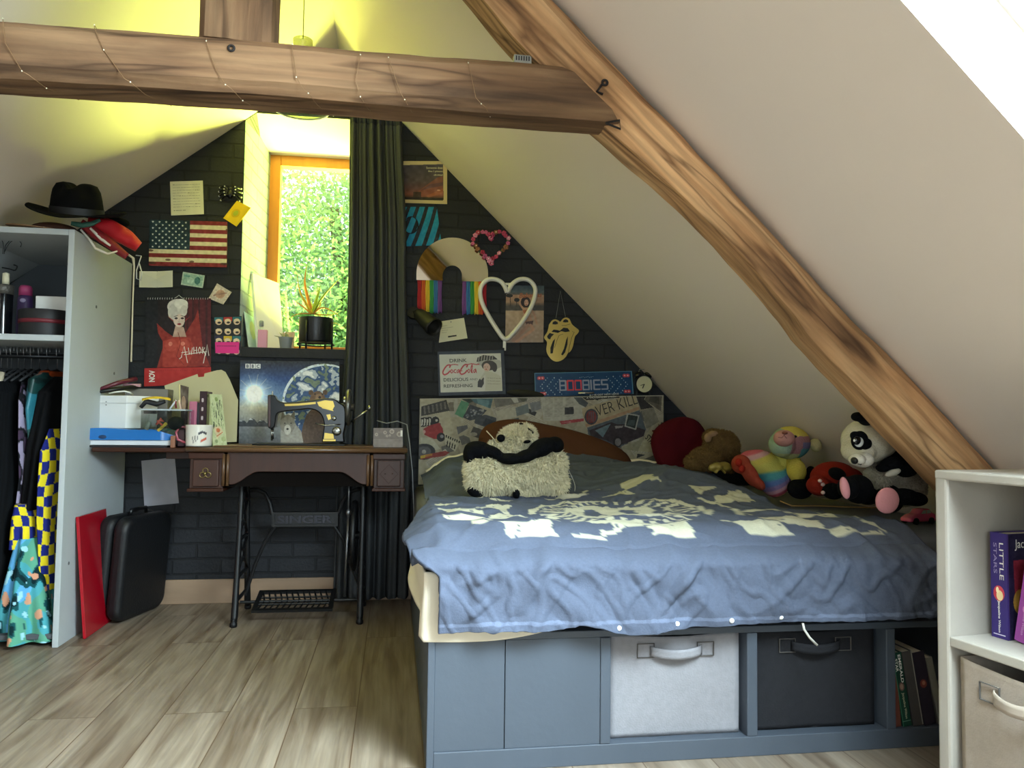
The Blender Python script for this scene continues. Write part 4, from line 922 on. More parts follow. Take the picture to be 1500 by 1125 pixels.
# patterned pouch with pink label
pt = thing('patterned_card_pack', 'small patterned pack with pink label beside the calendar', 'card pack', tuple(PY(333, 521, WF)))
cv = Cv(41, 57, '1c1a22')
cols = ['2a6f78', 'b3322e', '2a6f78', '1c1a22', '1c1a22', '1c1a22', '2b2a4a', 'd9b52e', '2a6f78', '1c1a22', '1c1a22', '1c1a22']
for r in range(4):
    for q in range(3):
        x, y = 1+q*13.4, 0+r*14.4; cv.rect(x, y, x+12.6, y+7, cols[(r*3+q) % 12]); cv.ell(x+6.3, y+8, 5, 4.6, 'd9b99a'); cv.ell(x+6, y+6, 4.4, 2.4, 'e6cfa8'); cv.ell(x+7, y+9, 2.6, 1.5, '221c22')
cv.rect(0, 0, 41, 1.2, '1c1a22')
s_ = sheet('pack_front', wallquad((313, 464), (354, 463), (352.5, 521), (314, 519), WF-.018), cv, .016, pt, .5)
cv = Cv(37, 17, 'e02a8a'); cv.words(3, 6, 32, 9, 4, '6e1446', 1., 0, .8); s2 = sheet('pink_label', [smap(s_, *p, .0012) for p in ((1.5, 38.5), (38.5, 37.5), (38, 54), (2, 55))], cv, .0006, pt, .5)
cv = Cv(52, 68, 'a9a6ad'); cv.noise(.012, 9)
paper('blank_sheet', 'plain grey sheet of paper stuck low under the table leaf', 'paper', [(207, 675), (256, 670), (262, 737), (211.5, 742)], cv, Y=YW-.0012)
# sunset print
cv = Cv(64, 63, 'cdb98c', 2); cv.vgrad([(4, '4b4651'), (30, '5b4f52'), (40, '6e4f4f'), (50, '8c5646'), (57, '4a3b34')], cv.inpoly([(0, 6), (58, 4.5), (59, 57), (0, 57)]))
pm = cv.inpoly([(22, 46), (34, 36), (50, 24), (58, 22), (58, 50), (24, 54)]); cv.put(pm, '94584a', .7); cv.poly([(26, 44), (40, 34), (58, 31), (58, 36), (40, 40)], '5c4654', .6); cv.poly([(34, 52), (58, 40), (58, 47), (38, 54)], 'b0684a', .7); cv.rect(0, 54, 58, 58, '3a332e'); cv.rect(16, 46, 27, 54, '443a34', .8); cv.ell(52, 43, 2.5, 1, 'd8a48c')
cv.noise(.03, 4, cv.inpoly([(0, 6), (58, 4.5), (59, 57), (0, 57)]))
o = paper('sunset_print', 'torn cream-edged print of a sunset with white lettering', 'poster', [(591, 236), (655, 236), (655, 299), (588, 297)], cv, .0015)
for i, (tx, w_) in enumerate((('Someone does', 24), ('like I please', 21), ('digital', 13))): letter(o, tx, 57.5-w_/2, 10+5.4*i, 3.4, M('ink_paper', 'c9c0a4', .7), 0, w_, bold=.02)
cv.words(40, 0, 41, 0, 1, 'ffffff')
# blue striped card
cv = Cv(56, 58, '2a2b33', 2)
for i in range(-2, 6): x = i*15.0; cv.poly([(x+12, 0), (x+21, 0), (x-2, 58), (x-11, 58)], '2187ad')
cv.ell(13, 27, 11.5, 13, '22242c'); mk = cv.inell(13, 27, 10.3, 11.6)
for i in range(-2, 6): x = i*15.0-7.5; cv.put(mk & cv.inpoly([(x+12, 0), (x+21, 0), (x-2, 58), (x-11, 58)]), '2a8cb2')
cv.noise(.03, 3)
paper('blue_striped_card', 'blue and black diagonal striped card with a circle below the sunset print', 'card', [(591, 303), (640, 303), (647, 359), (588, 361)], cv)
# rainbow arch mirror
mirror = M('mirror', 'e8e6dc', .03, metal=1.0)
am = thing('arch_mirror', 'arched wall mirror with rainbow tassels hanging under both legs', 'mirror', tuple(PY(662, 462, WF)))
fm = lambda a, b, t: PY(a, b, WF-.004-t)
def archpts(rx, ry, cy, bl, br): return [(662.5-rx, bl)] + [(662.5-rx*math.cos(q), cy-ry*math.sin(q)) for q in np.linspace(0, pi, 33)] + [(662.5+rx, br)]
ou = archpts(52.5, 53, 401, 410, 412.5); inn_ = archpts(14, 14, 403, 411, 412)
mb = MB(); mb.prism(ou+inn_[::-1], fm, 0, .006); mb.build('mirror_glass', mirror, am)
rb = ['b3262e', 'd0602a', 'dfc03a', '3f9a4a', '3a78b0', '7a4a90']
for side in (0, 1):
    for k in range(6):
        cidx = k if side == 0 else 5-k; x0 = (611.5 if side == 0 else 677)+k*5.95; mb = MB()
        for j in range(4):
            x = x0+.8+j*1.45; pts = [PY(x+.4*math.sin(v*7+j+k), 410.5+side*1.5+v*(48+random.uniform(-1.5, 1.5)), WF-.006-.002*math.sin(j*2.)) for v in np.linspace(0, 1, 8)]; mb.tube(pts, .0030, 6)
        mb.build('tassel', M('tassel_'+rb[cidx], rb[cidx], .8, bump=.2, bscale=300), am, smooth=True)
# flower heart wreath
def heart(t): return (16*math.sin(t)**3/16, (13*math.cos(t)-5*math.cos(2*t)-2*math.cos(3*t)-math.cos(4*t))/16)
wr = thing('flower_heart_wreath', 'pink heart shaped wreath of small artificial flowers', 'wreath', tuple(PY(719, 388, WF)))
hp = [PY(719+25*heart(t)[0], 359-25*heart(t)[1], WF-.016) for t in np.linspace(0, 2*pi, 49)[:-1]]
MB().tube(hp, .007, 8, closed=True).build('wire_frame', M('wreath_green', '4c5a3c', .8), wr, smooth=True)
fl_src = {}
for k in range(34):
    t = 2*pi*k/34; a, b = heart(t); p = PY(719+25.5*a+random.uniform(-1.2, 1.2), 359-25.5*b+random.uniform(-1.2, 1.2), WF-.026); cc = random.choice(['c85f88', 'b23a60', 'a02848', 'd98aa6', '8e5a3c', 'c24a70'])
    if cc not in fl_src:
        mb = MB()
        for j in range(5): q = 2*pi*j/5; mb.ell(Vector((.007*math.cos(q), -.002, .007*math.sin(q))), (.0062, .004, .0062), nu=8, nv=6)
        me_o = mb.build('flower', M('petal_'+cc, cc, .7), wr, smooth=True, org=(0, 0, 0)); fl_src[cc] = me_o; fo = me_o
    else: fo = fl_src[cc].copy(); COL.objects.link(fo); fo.parent = wr
    fo.location = p-ORG[wr.name]; fo.rotation_euler = (random.uniform(-.4, .4), random.uniform(0, 6), random.uniform(-.4, .4)); fo.scale = [random.uniform(.8, 1.15)]*3
    if k % 4 == 0:
        so = MB().ell(p+Vector((0, -.006, 0)), .003, nu=8, nv=6).build('bead', ink_white, wr, smooth=True)
# white neon heart
nh = thing('neon_heart_lamp', 'unlit white neon heart lamp hanging over the beach postcard', 'lamp', tuple(PY(740, 510, WF)))
A2 = lambda x, y, d=.02: PY(590+x/5.357, 390+y/5.357, WF-d)
tube_m = M('white_neon_tube', 'e2ded4', .35, coat=.2)
pts = [(818, 205), (800, 160), (770, 122), (720, 102), (665, 107), (622, 148), (608, 205), (622, 285), (665, 375), (735, 490), (803, 572), (870, 520), (945, 425), (1010, 315), (1040, 215), (1032, 155), (985, 108), (920, 103), (868, 132), (838, 175), (826, 205)]
def catm(P, n=6):
    out = []
    for i in range(len(P)-1):
        p0, p1, p2, p3 = [np.array(P[max(0, min(len(P)-1, i+k))], dtype=float) for k in (-1, 0, 1, 2)]
        for t in np.linspace(0, 1, n, endpoint=False): out.append(tuple(.5*(2*p1+(p2-p0)*t+(2*p0-5*p1+4*p2-p3)*t*t+(3*p1-p0-3*p2+p3)*t**3)))
    return out+[tuple(P[-1])]
MB().tube([A2(*p) for p in catm(pts)], .0118, 10).build('tube', tube_m, nh, smooth=True)
mb = MB(); mb.prism([(790, 130), (858, 130), (842, 200), (828, 215), (806, 205)], lambda a, b, t: A2(a, b, t), .004, .018); mb.build('hanging_plate', tube_m, nh, bevel=.002)
MB().ell(A2(820, 155, .019), (.004, .003, .006), nu=8, nv=6).build('screw', blk, nh)
mb = MB(); mb.prism([(787, 560), (812, 560), (810, 662), (797, 662), (797, 640), (785, 640)], lambda a, b, t: A2(a, b, t), .008, .022); mb.build('plug_stem', tube_m, nh, bevel=.002)
# beach postcard
cv = Cv(56, 83, 'b49c84', 2.2); cv.vgrad([(0, '3f4c54'), (9, '56666a'), (13, '6a6258'), (14, 'b08a6c'), (24, 'a88468'), (30, '4a4642'), (36, '4a4642'), (37, 'b49a80'), (83, 'a08a7a')])
cv.ell(5, 15, 5, 2.5, '2a2c28'); cv.ell(16, 21, 4, 3, '2a2c28'); cv.line([(6, 15), (7, 30)], 1, '3a3228'); cv.line([(15, 21), (16, 30)], 1, '3a3228')
sk_ = 'b98f76'
cv.line([(23, 18), (20, 26), (25, 33)], 3, sk_); cv.ell(29, 24, 7, 8, '2a2024'); cv.ell(30, 25, 3.2, 4.6, 'c09480'); cv.ell(30, 28.2, 1.2, .6, '9a3a3a'); cv.ell(29, 24.2, .6, .4, '221c1c'); cv.ell(31.4, 24.2, .6, .4, '221c1c')
cv.poly([(24, 32), (35, 32), (37, 44), (40, 56), (30, 58), (26, 46)], sk_); cv.line([(36, 33), (42, 42), (46, 56)], 2.6, sk_); cv.poly([(25, 36), (35, 36), (34, 41), (27, 41)], 'b06a48'); cv.poly([(29, 53), (41, 51), (39, 59), (31, 60)], '5a4440')
cv.line([(33, 58), (26, 66), (12, 80)], 5, 'a8836e'); cv.line([(37, 58), (41, 64), (30, 72), (16, 82)], 4.2, sk_); cv.noise(.03, 3)
pc = paper('beach_postcard', 'beach postcard of a posing bather partly behind the neon heart', 'postcard', [(741.5, 418), (797, 418.5), (796, 501.5), (740, 502)], cv, rough=.4)
letter(pc, 'Bahamas', 36, 14, 7, M('ink_orange', 'a8603c', .6), -3, 34, shear=.25, bold=.02)
# gold lips-and-tongue mirror
gold = M('gold_mirror', 'e0c878', .28, metal=1.0)
tg = thing('tongue_mirror', 'gold lips and tongue mirror hanging from a thin string', 'mirror', tuple(PY(822, 529, WF)))
A5 = lambda x, y, d=.012: PY(730+x/8.654, 410+y/8.654, WF-d)
out5 = catm([(640, 570), (680, 515), (722, 500), (762, 515), (785, 530), (818, 492), (860, 477), (902, 497), (932, 560), (980, 603), (1022, 640), (1004, 682), (970, 722), (948, 830), (920, 898), (880, 932), (858, 972), (808, 1016), (742, 1036), (680, 1014), (628, 950), (608, 880), (617, 792), (586, 746), (582, 718), (618, 662), (634, 610), (640, 570)], 3)[:-1]
mb = MB(); mb.prism(out5, A5, .006, .010); mb.build('mirror_plate', gold, tg)
mb = MB()
for pl in ([(684, 560), (690, 535), (720, 520), (750, 533), (757, 558), (720, 566)], [(818, 535), (828, 508), (856, 497), (884, 512), (888, 536), (850, 540)], [(672, 660), (700, 630), (742, 634), (780, 645), (825, 606), (880, 612), (908, 652), (850, 662), (800, 650), (755, 672), (715, 664)], [(618, 712), (650, 672), (706, 688), (672, 722), (655, 756), (626, 742)], [(660, 935), (660, 860), (690, 780), (720, 742), (704, 840), (690, 930)], [(796, 946), (832, 870), (860, 760), (882, 712), (876, 820), (846, 920), (815, 958)]):
    mb.prism(pl, A5, .0101, .0106)
mb.build('dark_cutout', black_paint, tg)
mb = MB(); mb.tube([A5(*p, .0106) for p in ((935, 655), (962, 662), (930, 730), (900, 850), (885, 930))], .0012, 5); mb.tube([A5(*p, .0106) for p in ((712, 860), (740, 770), (770, 705), (820, 685))], .001, 5); mb.tube([A5(*p, .0106) for p in ((805, 578), (860, 575), (912, 558))], .001, 5); mb.build('engraved_line', M('dark_gold', '5a4520', .5), tg)
mb = MB(); mb.tube([A5(730, 485, .010), A5(786, 140, .008), A5(850, 465, .010)], .0012, 6); mb.build('string', M('grey_string', '8a8a86', .8), tg)
# wall spotlight
sp = thing('wall_spotlight', 'dark adjustable spotlight on the wall beside the curtain', 'lamp', tuple(PY(606, 470, WF)))
olive = M('dark_olive_metal', '24231e', .5, metal=.3); b0 = PY(606, 458, WF-.01); b1 = PY(617, 463, WF-.10)
MB().cyl(PY(606, 460, WF), b0+Vector((0, -.012, 0)), .032).build('wall_plate', olive, sp, smooth=True, angle=40)
MB().tube([b0, (b0+b1)/2+Vector((0, 0, .015)), b1], .009, 10).build('arm', olive, sp, smooth=True)
dv = Vector((.55, -.62, -.56)).normalized(); Rm = dv.to_track_quat('Z', 'Y').to_matrix()
mb = MB(); mb.lathe(b1, [(.0, -.035), (.022, -.035), (.030, -.02), (.034, .0), (.045, .10), (.047, .115), (.044, .115), (.040, .10), (.03, .01), (0, .0)], 28, 0, Rm); mb.build('shade', olive, sp, smooth=True)
# notched cream tag
A4 = lambda x, y, t=0: PY(590+x/5.357, 390+y/5.357, WF-.003-t)
tc_ = thing('notched_card', 'cream card with a swallow-tail notch below the rainbow tassels', 'card', tuple(PY(662, 502, WF)))
mb = MB(); mb.prism([(250, 440), (480, 405), (508, 565), (283, 600), (297, 490)], A4, 0, .001); mb.build('card_stock', M('cream_card', 'd3cfb6', .8), tc_)
mb = MB(); mb.prism([(354, 548), (421, 538), (423, 549), (356, 560)], A4, .0012, .0016); mb.build('black_bar', ink_black, tc_)
mb = MB()
for (x, y, l) in ((305, 470, 45), (305, 488, 90), (305, 505, 50), (305, 522, 40)): mb.prism([(x, y), (x+l, y-l*.15), (x+l, y-l*.15+3), (x, y+3)], A4, .0012, .0016)
mb.build('writing', M('ink_grey', '9c9888', .7), tc_); MB().ell(A4(378, 437, .004), (.0035, .002, .0035), nu=8, nv=6).build('pin', M('grey_pin', '77787a', .4), tc_)
# vintage drinks sign in a dark frame
ss = thing('framed_drinks_sign', 'vintage soft drink sign with a woman in a plumed hat', 'sign', tuple(PY(690, 578, WF)))
q = wallquad((641, 515), (738, 512.5), (741, 577), (643, 580), WF-.014)
cv = Cv(98, 64, '2c3340', 1.5); cv.noise(.02, 4); fr = sheet('frame', q, cv, .012, ss, .45)
cv = Cv(93, 56, 'c9c8bc', 2.6); cv.noise(.012, 6)
hx = lambda x, y: ((x-283)/5.357, (y-690)/5.357)
cv.poly([hx(575, 775), hx(600, 750), hx(700, 740), hx(770, 745), hx(795, 775), hx(780, 800), hx(740, 815), hx(640, 790)], 'a9a69a')
cv.poly([hx(580, 755), hx(590, 720), hx(640, 700), hx(700, 710), hx(720, 708), hx(755, 738), hx(640, 745)], '35322c'); [cv.line([hx(605+i*22, 705), hx(598+i*22, 745)], .9, 'b5b1a2') for i in range(6)]
cv.ell(*hx(680, 785), 11, 7.5, '3a332c'); cv.ell(*hx(662, 800), 5.2, 6.2, 'c9a996'); cv.ell(*hx(648, 797), .9, .5, '2c2420'); cv.ell(*hx(668, 797), .9, .5, '2c2420'); cv.ell(*hx(656, 815), 1.5, .7, 'a0403c'); cv.ell(*hx(725, 800), 4, 7, '352f2a')
cv.poly([hx(640, 830), hx(690, 832), hx(770, 870), hx(785, 985), hx(640, 985), hx(650, 890)], 'bdbba6'); cv.poly([hx(600, 890), hx(635, 880), hx(632, 930), hx(615, 960), hx(580, 955), hx(585, 910)], '33302c'); cv.line([hx(640, 850), hx(612, 890)], 3, 'b9b7a8')
cv.words(*hx(665, 885), *hx(770, 945), 4.2, '8a8676', .8, 3)
red = 'b0323a'
def cl(pts, w=1.5): cv.line([hx(*p) for p in catm(pts, 5)], w, red)
for ox in (0, 138):
    cl([(362+ox, 792), (368+ox, 776), (345+ox, 776), (322+ox, 800), (306+ox, 832), (318+ox, 850), (345+ox, 840), (362+ox, 822)], 2.1)
cl([(362, 778), (400, 770), (430, 776)], 1.2); cl([(500, 776), (540, 768), (580, 776), (600, 772)], 1.3)
for ox, oy in ((378, 822), (516, 822)): cl([(ox, oy-12), (ox-10, oy+2), (ox-2, oy+16), (ox+9, oy+2), (ox, oy-12)], 1.3)
cl([(412, 812), (400, 814), (396, 832), (412, 836)], 1.3); cl([(432, 812), (420, 824), (426, 838), (436, 820), (437, 812), (440, 838)], 1.3); cl([(446, 824), (462, 822)], 1.3)
cl([(536, 838), (534, 800), (546, 776), (540, 830), (546, 840)], 1.3); cl([(568, 812), (554, 824), (560, 840), (570, 820), (572, 812), (576, 840)], 1.3)
q = wallquad((643.5, 519.5), (733.5, 517.5), (736, 572.5), (645.5, 575), WF-.0155); pr = sheet('print', q, cv, .0006, ss, .4)
ink_g = M('ink_dark_grey', '3c3a38', .6)
letter(pr, 'DRINK', 28, 9.3, 5.2, ink_g, 0, 26, bold=.015); letter(pr, 'DELICIOUS', 23.5, 37.5, 5, ink_g, 0, 37, bold=.015); letter(pr, 'AND', 50, 37.7, 3, ink_g, 0, 12); letter(pr, 'REFRESHING', 26.5, 46.8, 5, ink_g, 0, 43, bold=.015)
# blue game-style sign
cv = Cv(144, 34, '17436e', 2.6); cv.noise(.015, 5)
for a, b in (((0, 0), (144, .9)), ((0, 0), (.9, 34)), ((143, 0), (144, 34))): cv.rect(*a, *b, '5f92b0')
for (x, y) in ((9, 7.5), (135, 6.5), (135, 30), (11, 30)): cv.ell(x-2.3, y, 3, 2.6, 'c8444e'); cv.ell(x+2.3, y, 3, 2.6, 'c8444e'); cv.ell(x-2.3, y, 1.2, 1, 'f0b4b4'); cv.ell(x+2.3, y, 1.2, 1, 'f0b4b4')
for s in (0, 1):
    for k in range(3):
        for j in range(-4, 5):
            x = 8+k*10+abs(j)*2.6; x = x if s == 0 else 144-x; cv.ell(x, 19.5+j*3, .7, .9, 'b9c9d6' if (j+k) % 2 else '6f93b4')
for i in range(9): cv.ell(66+i*2.4, 8-.5*(i % 3), .6, .5, '8fb0c8')
seg = {'8': 'abcdefg', 'O': 'abcdef', 'I': 'm', 'E': 'adefg', 'S': 'acdfg'}
def sv(ch, x, col):
    y0, y1, ym, w_ = 12.4, 25.6, 19, 4.2; P = dict(a=((x-w_, y0), (x+w_, y0)), b=((x+w_, y0), (x+w_, ym)), c=((x+w_, ym), (x+w_, y1)), d=((x-w_, y1), (x+w_, y1)), e=((x-w_, ym), (x-w_, y1)), f=((x-w_, y0), (x-w_, ym)), g=((x-w_, ym), (x+w_, ym)), m=((x, y0), (x, y1)))
    for g in seg[ch]: cv.line(list(P[g]), 2.1, col)
for ch, x, col in (('8', 40.5, '9aa0b4'), ('O', 51.5, 'd8464e'), ('O', 63, 'd8464e'), ('8', 74.5, '9aa0b4'), ('I', 82, '9aa0b4'), ('E', 90.5, '9aa0b4'), ('S', 102, '9aa0b4')): sv(ch, x, col)
paper('blue_word_sign', 'blue sign reading BOOBIES in dotted segment letters above the headboard', 'sign', [(783, 546.5), (925.5, 543.5), (928, 577), (784, 581)], cv, .012, Y=WF-.016, rough=.3)

# ================================================================== HEADBOARD
HY = 3.888
tl, tr = PY(615, 584, HY), PY(972, 579, HY); bl, br = tl.copy(), tr.copy(); bl.z = br.z = .575
cv = Cv(357, 128, 'b9b19c', 1.7)
Aq = lambda x, y: (x/7.895-5, y/7.895-8); Bq = lambda x, y: (145+x/6.818, -53+y/6.818)
def AP(pts, col, al=1.): cv.poly([Aq(*p) for p in pts], col, al)
def BP(pts, col, al=1.): cv.poly([Bq(*p) for p in pts], col, al)
paperc = ['c2baa4', 'b5ad99', 'cac4b4', 'a9a08c', 'bdb7aa']
for _ in range(70):
    x, y, w_, h_, r_ = random.uniform(0, 357), random.uniform(0, 128), random.uniform(14, 40), random.uniform(12, 30), random.uniform(-.7, .7)
    R2 = lambda a, b: (x+a*math.cos(r_)-b*math.sin(r_), y+a*math.sin(r_)+b*math.cos(r_))
    cv.poly([R2(-w_/2, -h_/2), R2(w_/2, -h_/2), R2(w_/2, h_/2), R2(-w_/2, h_/2)], random.choice(paperc))
    if random.random() < .4: cv.poly([R2(-w_/3, -h_/3), R2(w_/4, -h_/3), R2(w_/4, h_/6), R2(-w_/3, h_/6)], random.choice(['4a4a50', '6c6a68', '38393e', '7d7468']))
    else:
        for k in range(int(h_/2.6)): cv.line([R2(-w_/2+2, -h_/2+2+k*2.4), R2(w_/2-random.uniform(2, 8), -h_/2+2+k*2.4)], .6, '8a8272', .7)
AP([(50, 60), (340, 50), (420, 480), (330, 500), (240, 270), (60, 280)], 'c4bca6')
AP([(60, 155), (335, 80), (372, 210), (60, 270)], '3c3a3a'); [AP([(80+i*45, 160-i*10), (100+i*45, 155-i*10), (110+i*45, 245-i*12), (92+i*45, 250-i*12)], '75706a') for i in range(6)]
AP([(55, 290), (170, 280), (190, 380), (60, 400)], '1c1a1c'); [AP([(62+i*28, 310-(i % 2)*18), (82+i*28, 306), (76+i*28, 378), (60+i*28, 384)], 'd8d4c8') for i in range(4)]
cv.ell(*Aq(215, 325), 5.6, 6, '17171a'); cv.ell(*Aq(228, 322), 1.8, 1.9, 'c8c4ba')
AP([(85, 420), (150, 380), (260, 350), (300, 420), (310, 540), (200, 540), (95, 490)], 'a02c30'); cv.ell(*Aq(95, 455), 2, 2.6, 'd8a8a0'); cv.ell(*Aq(280, 520), 6, 6.6, '232428'); cv.ell(*Aq(290, 512), 2.4, 2.6, '9a98a0')
AP([(60, 520), (180, 530), (280, 660), (60, 700)], 'c9c6b4'); cv.ell(*Aq(95, 690), 16, 12, '3c3c42'); cv.ell(*Aq(95, 690), 10, 8, '5c5c62'); cv.ell(*Aq(95, 690), 3, 3, 'b0aea8')
AP([(60, 735), (330, 680), (380, 700), (330, 740), (60, 780)], '9a3a34'); AP([(60, 735), (190, 708), (190, 735), (60, 768)], 'c8843c'); AP([(60, 740), (110, 730), (110, 760), (60, 770)], 'd8b83c')
AP([(320, 480), (500, 560), (440, 690), (330, 600)], 'cfc9b4')
for i in range(7): AP([(335+i*24, 492+i*11), (350+i*24, 499+i*11), (343+i*24, 530+i*11), (330+i*24, 522+i*11)], '1e1c1e')
for i in range(4): AP([(350+i*28, 560+i*14), (362+i*28, 566+i*14), (352+i*28, 640+i*8), (340+i*28, 630+i*8)], '1e1c1e')
AP([(500, 90), (590, 120), (540, 260), (520, 300), (430, 250)], '5f9a78'); AP([(500, 75), (590, 60), (650, 95), (590, 125)], '34423c')
AP([(590, 60), (660, 50), (860, 60), (830, 190), (650, 120)], '4f7480'); AP([(670, 70), (820, 100), (800, 180), (690, 130)], '6f97a0')
AP([(600, 140), (790, 210), (710, 300), (600, 330), (520, 290)], '3a3f4a'); [cv.ell(*Aq(560+random.uniform(0, 190), 190+random.uniform(0, 110)), 1.6, 1.2, random.choice(['8a8f98', '6b707a', 'a8a8a4'])) for _ in range(26)]
AP([(660, 300), (770, 260), (900, 300), (890, 400), (840, 430), (650, 360)], '4a4e58'); AP([(780, 300), (890, 340), (860, 420), (740, 380)], '2c3440')
AP([(450, 400), (570, 380), (580, 420), (470, 490)], '6a6a70'); AP([(640, 400), (780, 450), (770, 560), (600, 500)], '54504c'); cv.ell(*Aq(640, 490), 6, 3, 'a8a294'); cv.ell(*Aq(735, 545), 4, 2.6, 'd8d4c8')
AP([(860, 60), (1230, 60), (1250, 110), (890, 180)], '7d7a74'); AP([(1060, 70), (1130, 60), (1150, 120), (1100, 130)], 'c9c6bc'); AP([(1150, 70), (1260, 80), (1200, 120)], '5c6050')
AP([(890, 220), (1110, 170), (1130, 290), (920, 340)], 'cbc5b4'); AP([(1115, 185), (1255, 140), (1275, 240), (1130, 285)], '7a8488'); AP([(1275, 130), (1400, 110), (1410, 200), (1300, 240)], '8a8c90')
AP([(930, 350), (1150, 300), (1160, 330), (960, 385)], '56606a')
BP([(190, 370), (540, 335), (640, 470), (620, 600), (220, 600)], 'cac7bc')
for k in range(13):
    for cx in (232, 330, 440): BPx = [Bq(cx, 375+k*15), Bq(cx+78, 372+k*15)]; cv.line(BPx, .7, '9a978e', .8)
BP([(430, 470), (520, 465), (525, 535), (432, 540)], '3c3c42'); BP([(380, 605), (625, 580), (625, 608), (490, 625), (400, 640)], 'b0444c'); BP([(400, 620), (490, 605), (500, 625)], 'c87a7c')
BP([(520, 370), (570, 345), (670, 430), (640, 470), (580, 440)], '5c6468'); BP([(600, 330), (990, 325), (990, 380), (650, 400), (580, 350)], '2a2828')
BP([(600, 480), (1140, 340), (1190, 480), (640, 650)], 'c4b494'); BP([(640, 640), (1190, 470), (1195, 500), (650, 670)], 'c09a7c'); BP([(660, 672), (1195, 505), (1265, 700), (1000, 870), (900, 860), (670, 740)], '5b6670')
cv.ell(*Bq(700, 565), 10, 11.6, '4c4a54'); cv.ell(*Bq(700, 565), 7.6, 9, '8a3c40'); [cv.line([Bq(680+i*20, 520), Bq(676+i*22, 610)], .9, '5c6470') for i in range(3)]
BP([(680, 700), (900, 620), (960, 640), (1060, 640), (1260, 700), (1240, 760), (1060, 830), (960, 860), (860, 800), (700, 760)], '3c3038'); BP([(740, 700), (900, 635), (820, 770)], '6f8894'); BP([(940, 660), (1030, 655), (1020, 675), (950, 685)], 'a09a9c')
cv.ell(*Bq(970, 815), 7, 8, '2a2428'); cv.ell(*Bq(975, 818), 4.6, 5.6, '8a8488')
BP([(1065, 530), (1195, 555), (1160, 700), (1040, 665)], 'b9b8b4'); BP([(1080, 548), (1180, 565), (1150, 685), (1055, 655)], '2e3638'); BP([(1085, 600), (1150, 600), (1140, 660), (1065, 650)], '4f5c5e')
BP([(1145, 330), (1290, 330), (1240, 400), (1340, 480), (1210, 500)], '302c30'); BP([(1290, 335), (1430, 345), (1420, 520), (1245, 405)], '6a6458'); BP([(1310, 360), (1400, 350), (1400, 450), (1290, 420)], '4a463e')
BP([(1215, 510), (1340, 480), (1400, 620), (1270, 690)], '8f897a'); BP([(1390, 640), (1430, 660), (1440, 780), (1380, 760)], '8f6c58'); BP([(1320, 705), (1350, 700), (1385, 755), (1360, 750)], '6a2420')
BP([(1310, 690), (1460, 880), (1450, 930), (1180, 910), (1270, 740)], 'c6bd9e'); BP([(1000, 880), (1240, 780), (1180, 910)], 'a8a48c')
cv.rect(0, 0, 357, .9, 'cac4b2'); cv.noise(.03, 3); cv.a *= .84
hbt = thing('headboard', 'headboard covered with a collage of old car magazine cuttings', 'headboard', (.76, 3.92, .575))
hs = sheet('collage_board', [tl, tr, br, bl], cv, .05, hbt, .55, edge='3a3a40')
p = Bq(960, 452); letter(hs, 'VER KILL', p[0]-.5, p[1], 15.5, ink_black, -17, 64, bold=-.012)
p = Bq(1355, 842); letter(hs, 'STATESIDE', p[0], p[1], 9, ink_black, 44, 34, bold=.02)
p = Bq(830, 345); letter(hs, '& I VE GOT NEW LEASE', p[0], p[1], 2.4, ink_white, -2, 44); p = Bq(800, 372); letter(hs, 'A THOUSANDER SMASH', p[0], p[1], 2.4, ink_white, -2, 44)
cd_ = MB(); cd_.ell(PY(770, 578, 3.905)+Vector((0, 0, .004)), (.098, .028, .020), Euler((0, rad(4), 0)).to_matrix()); o = cd_.build('flat_cap', M('dark_olive_cloth', '34342f', .95, bump=.3, bscale=90), None, smooth=True); tag(o, 'flat dark olive cap lying on top of the headboard', 'cap')
o = MB().tube([PY(847, 577.5, 3.90)+Vector((0, 0, .004)), PY(870, 576.5, 3.90)+Vector((0, 0, .004))], .006, 10).build('silver_bar', M('silver', 'c9cacc', .25, metal=.9), None, smooth=True); tag(o, 'short silvery bar lying on the headboard before the blue sign', 'ornament')
# alarm clock
ac = thing('alarm_clock', 'small black twin bell alarm clock with a cream dial', 'clock', tuple(PY(941, 578.5, 3.905)))
cc = PY(942, 563, 3.905); Rx = Matrix.Rotation(rad(90), 3, 'X')
MB().lathe(cc, [(0, -.022), (.040, -.022), (.047, -.015), (.048, .015), (.046, .022), (.0425, .022), (.0425, .018)], 36, 0, Rx).build('case', blk, ac, smooth=True, angle=40)
MB().lathe(cc, [(0, .019), (.0425, .019), (.0425, .0185)], 36, 0, Rx).build('dial', M('cream_dial', 'd0cba4', .5), ac)
mb = MB()
for a, l, w_ in ((200, .022, .0018), (247, .024, .0026)): e = cc+Vector((l*math.cos(rad(a)), -.0205, l*math.sin(rad(a)))); mb.tube([cc+Vector((0, -.0205, 0)), e], w_, 6)
mb.build('hands', ink_black, ac)
for s in (-1, 1):
    bc = cc+Vector((s*.027, 0, .049)); Rb = Euler((0, rad(s*32), 0)).to_matrix(); MB().lathe(bc, [(.022, -.004), (.021, .004), (.013, .012), (0, .015)], 20, 0, Rb).build('bell', blk, ac, smooth=True)
    MB().tube([cc+Vector((s*.03, 0, -.034)), cc+Vector((s*.037, 0, -.062))], .004, 8).build('leg', blk, ac)
mb = MB(); mb.tube([cc+Vector((-.025, 0, .062)), cc+Vector((-.02, 0, .078)), cc+Vector((.02, 0, .078)), cc+Vector((.025, 0, .062))], .0018, 6); mb.build('carry_handle', M('thin_steel', '9a9a9c', .4, metal=.8), ac)
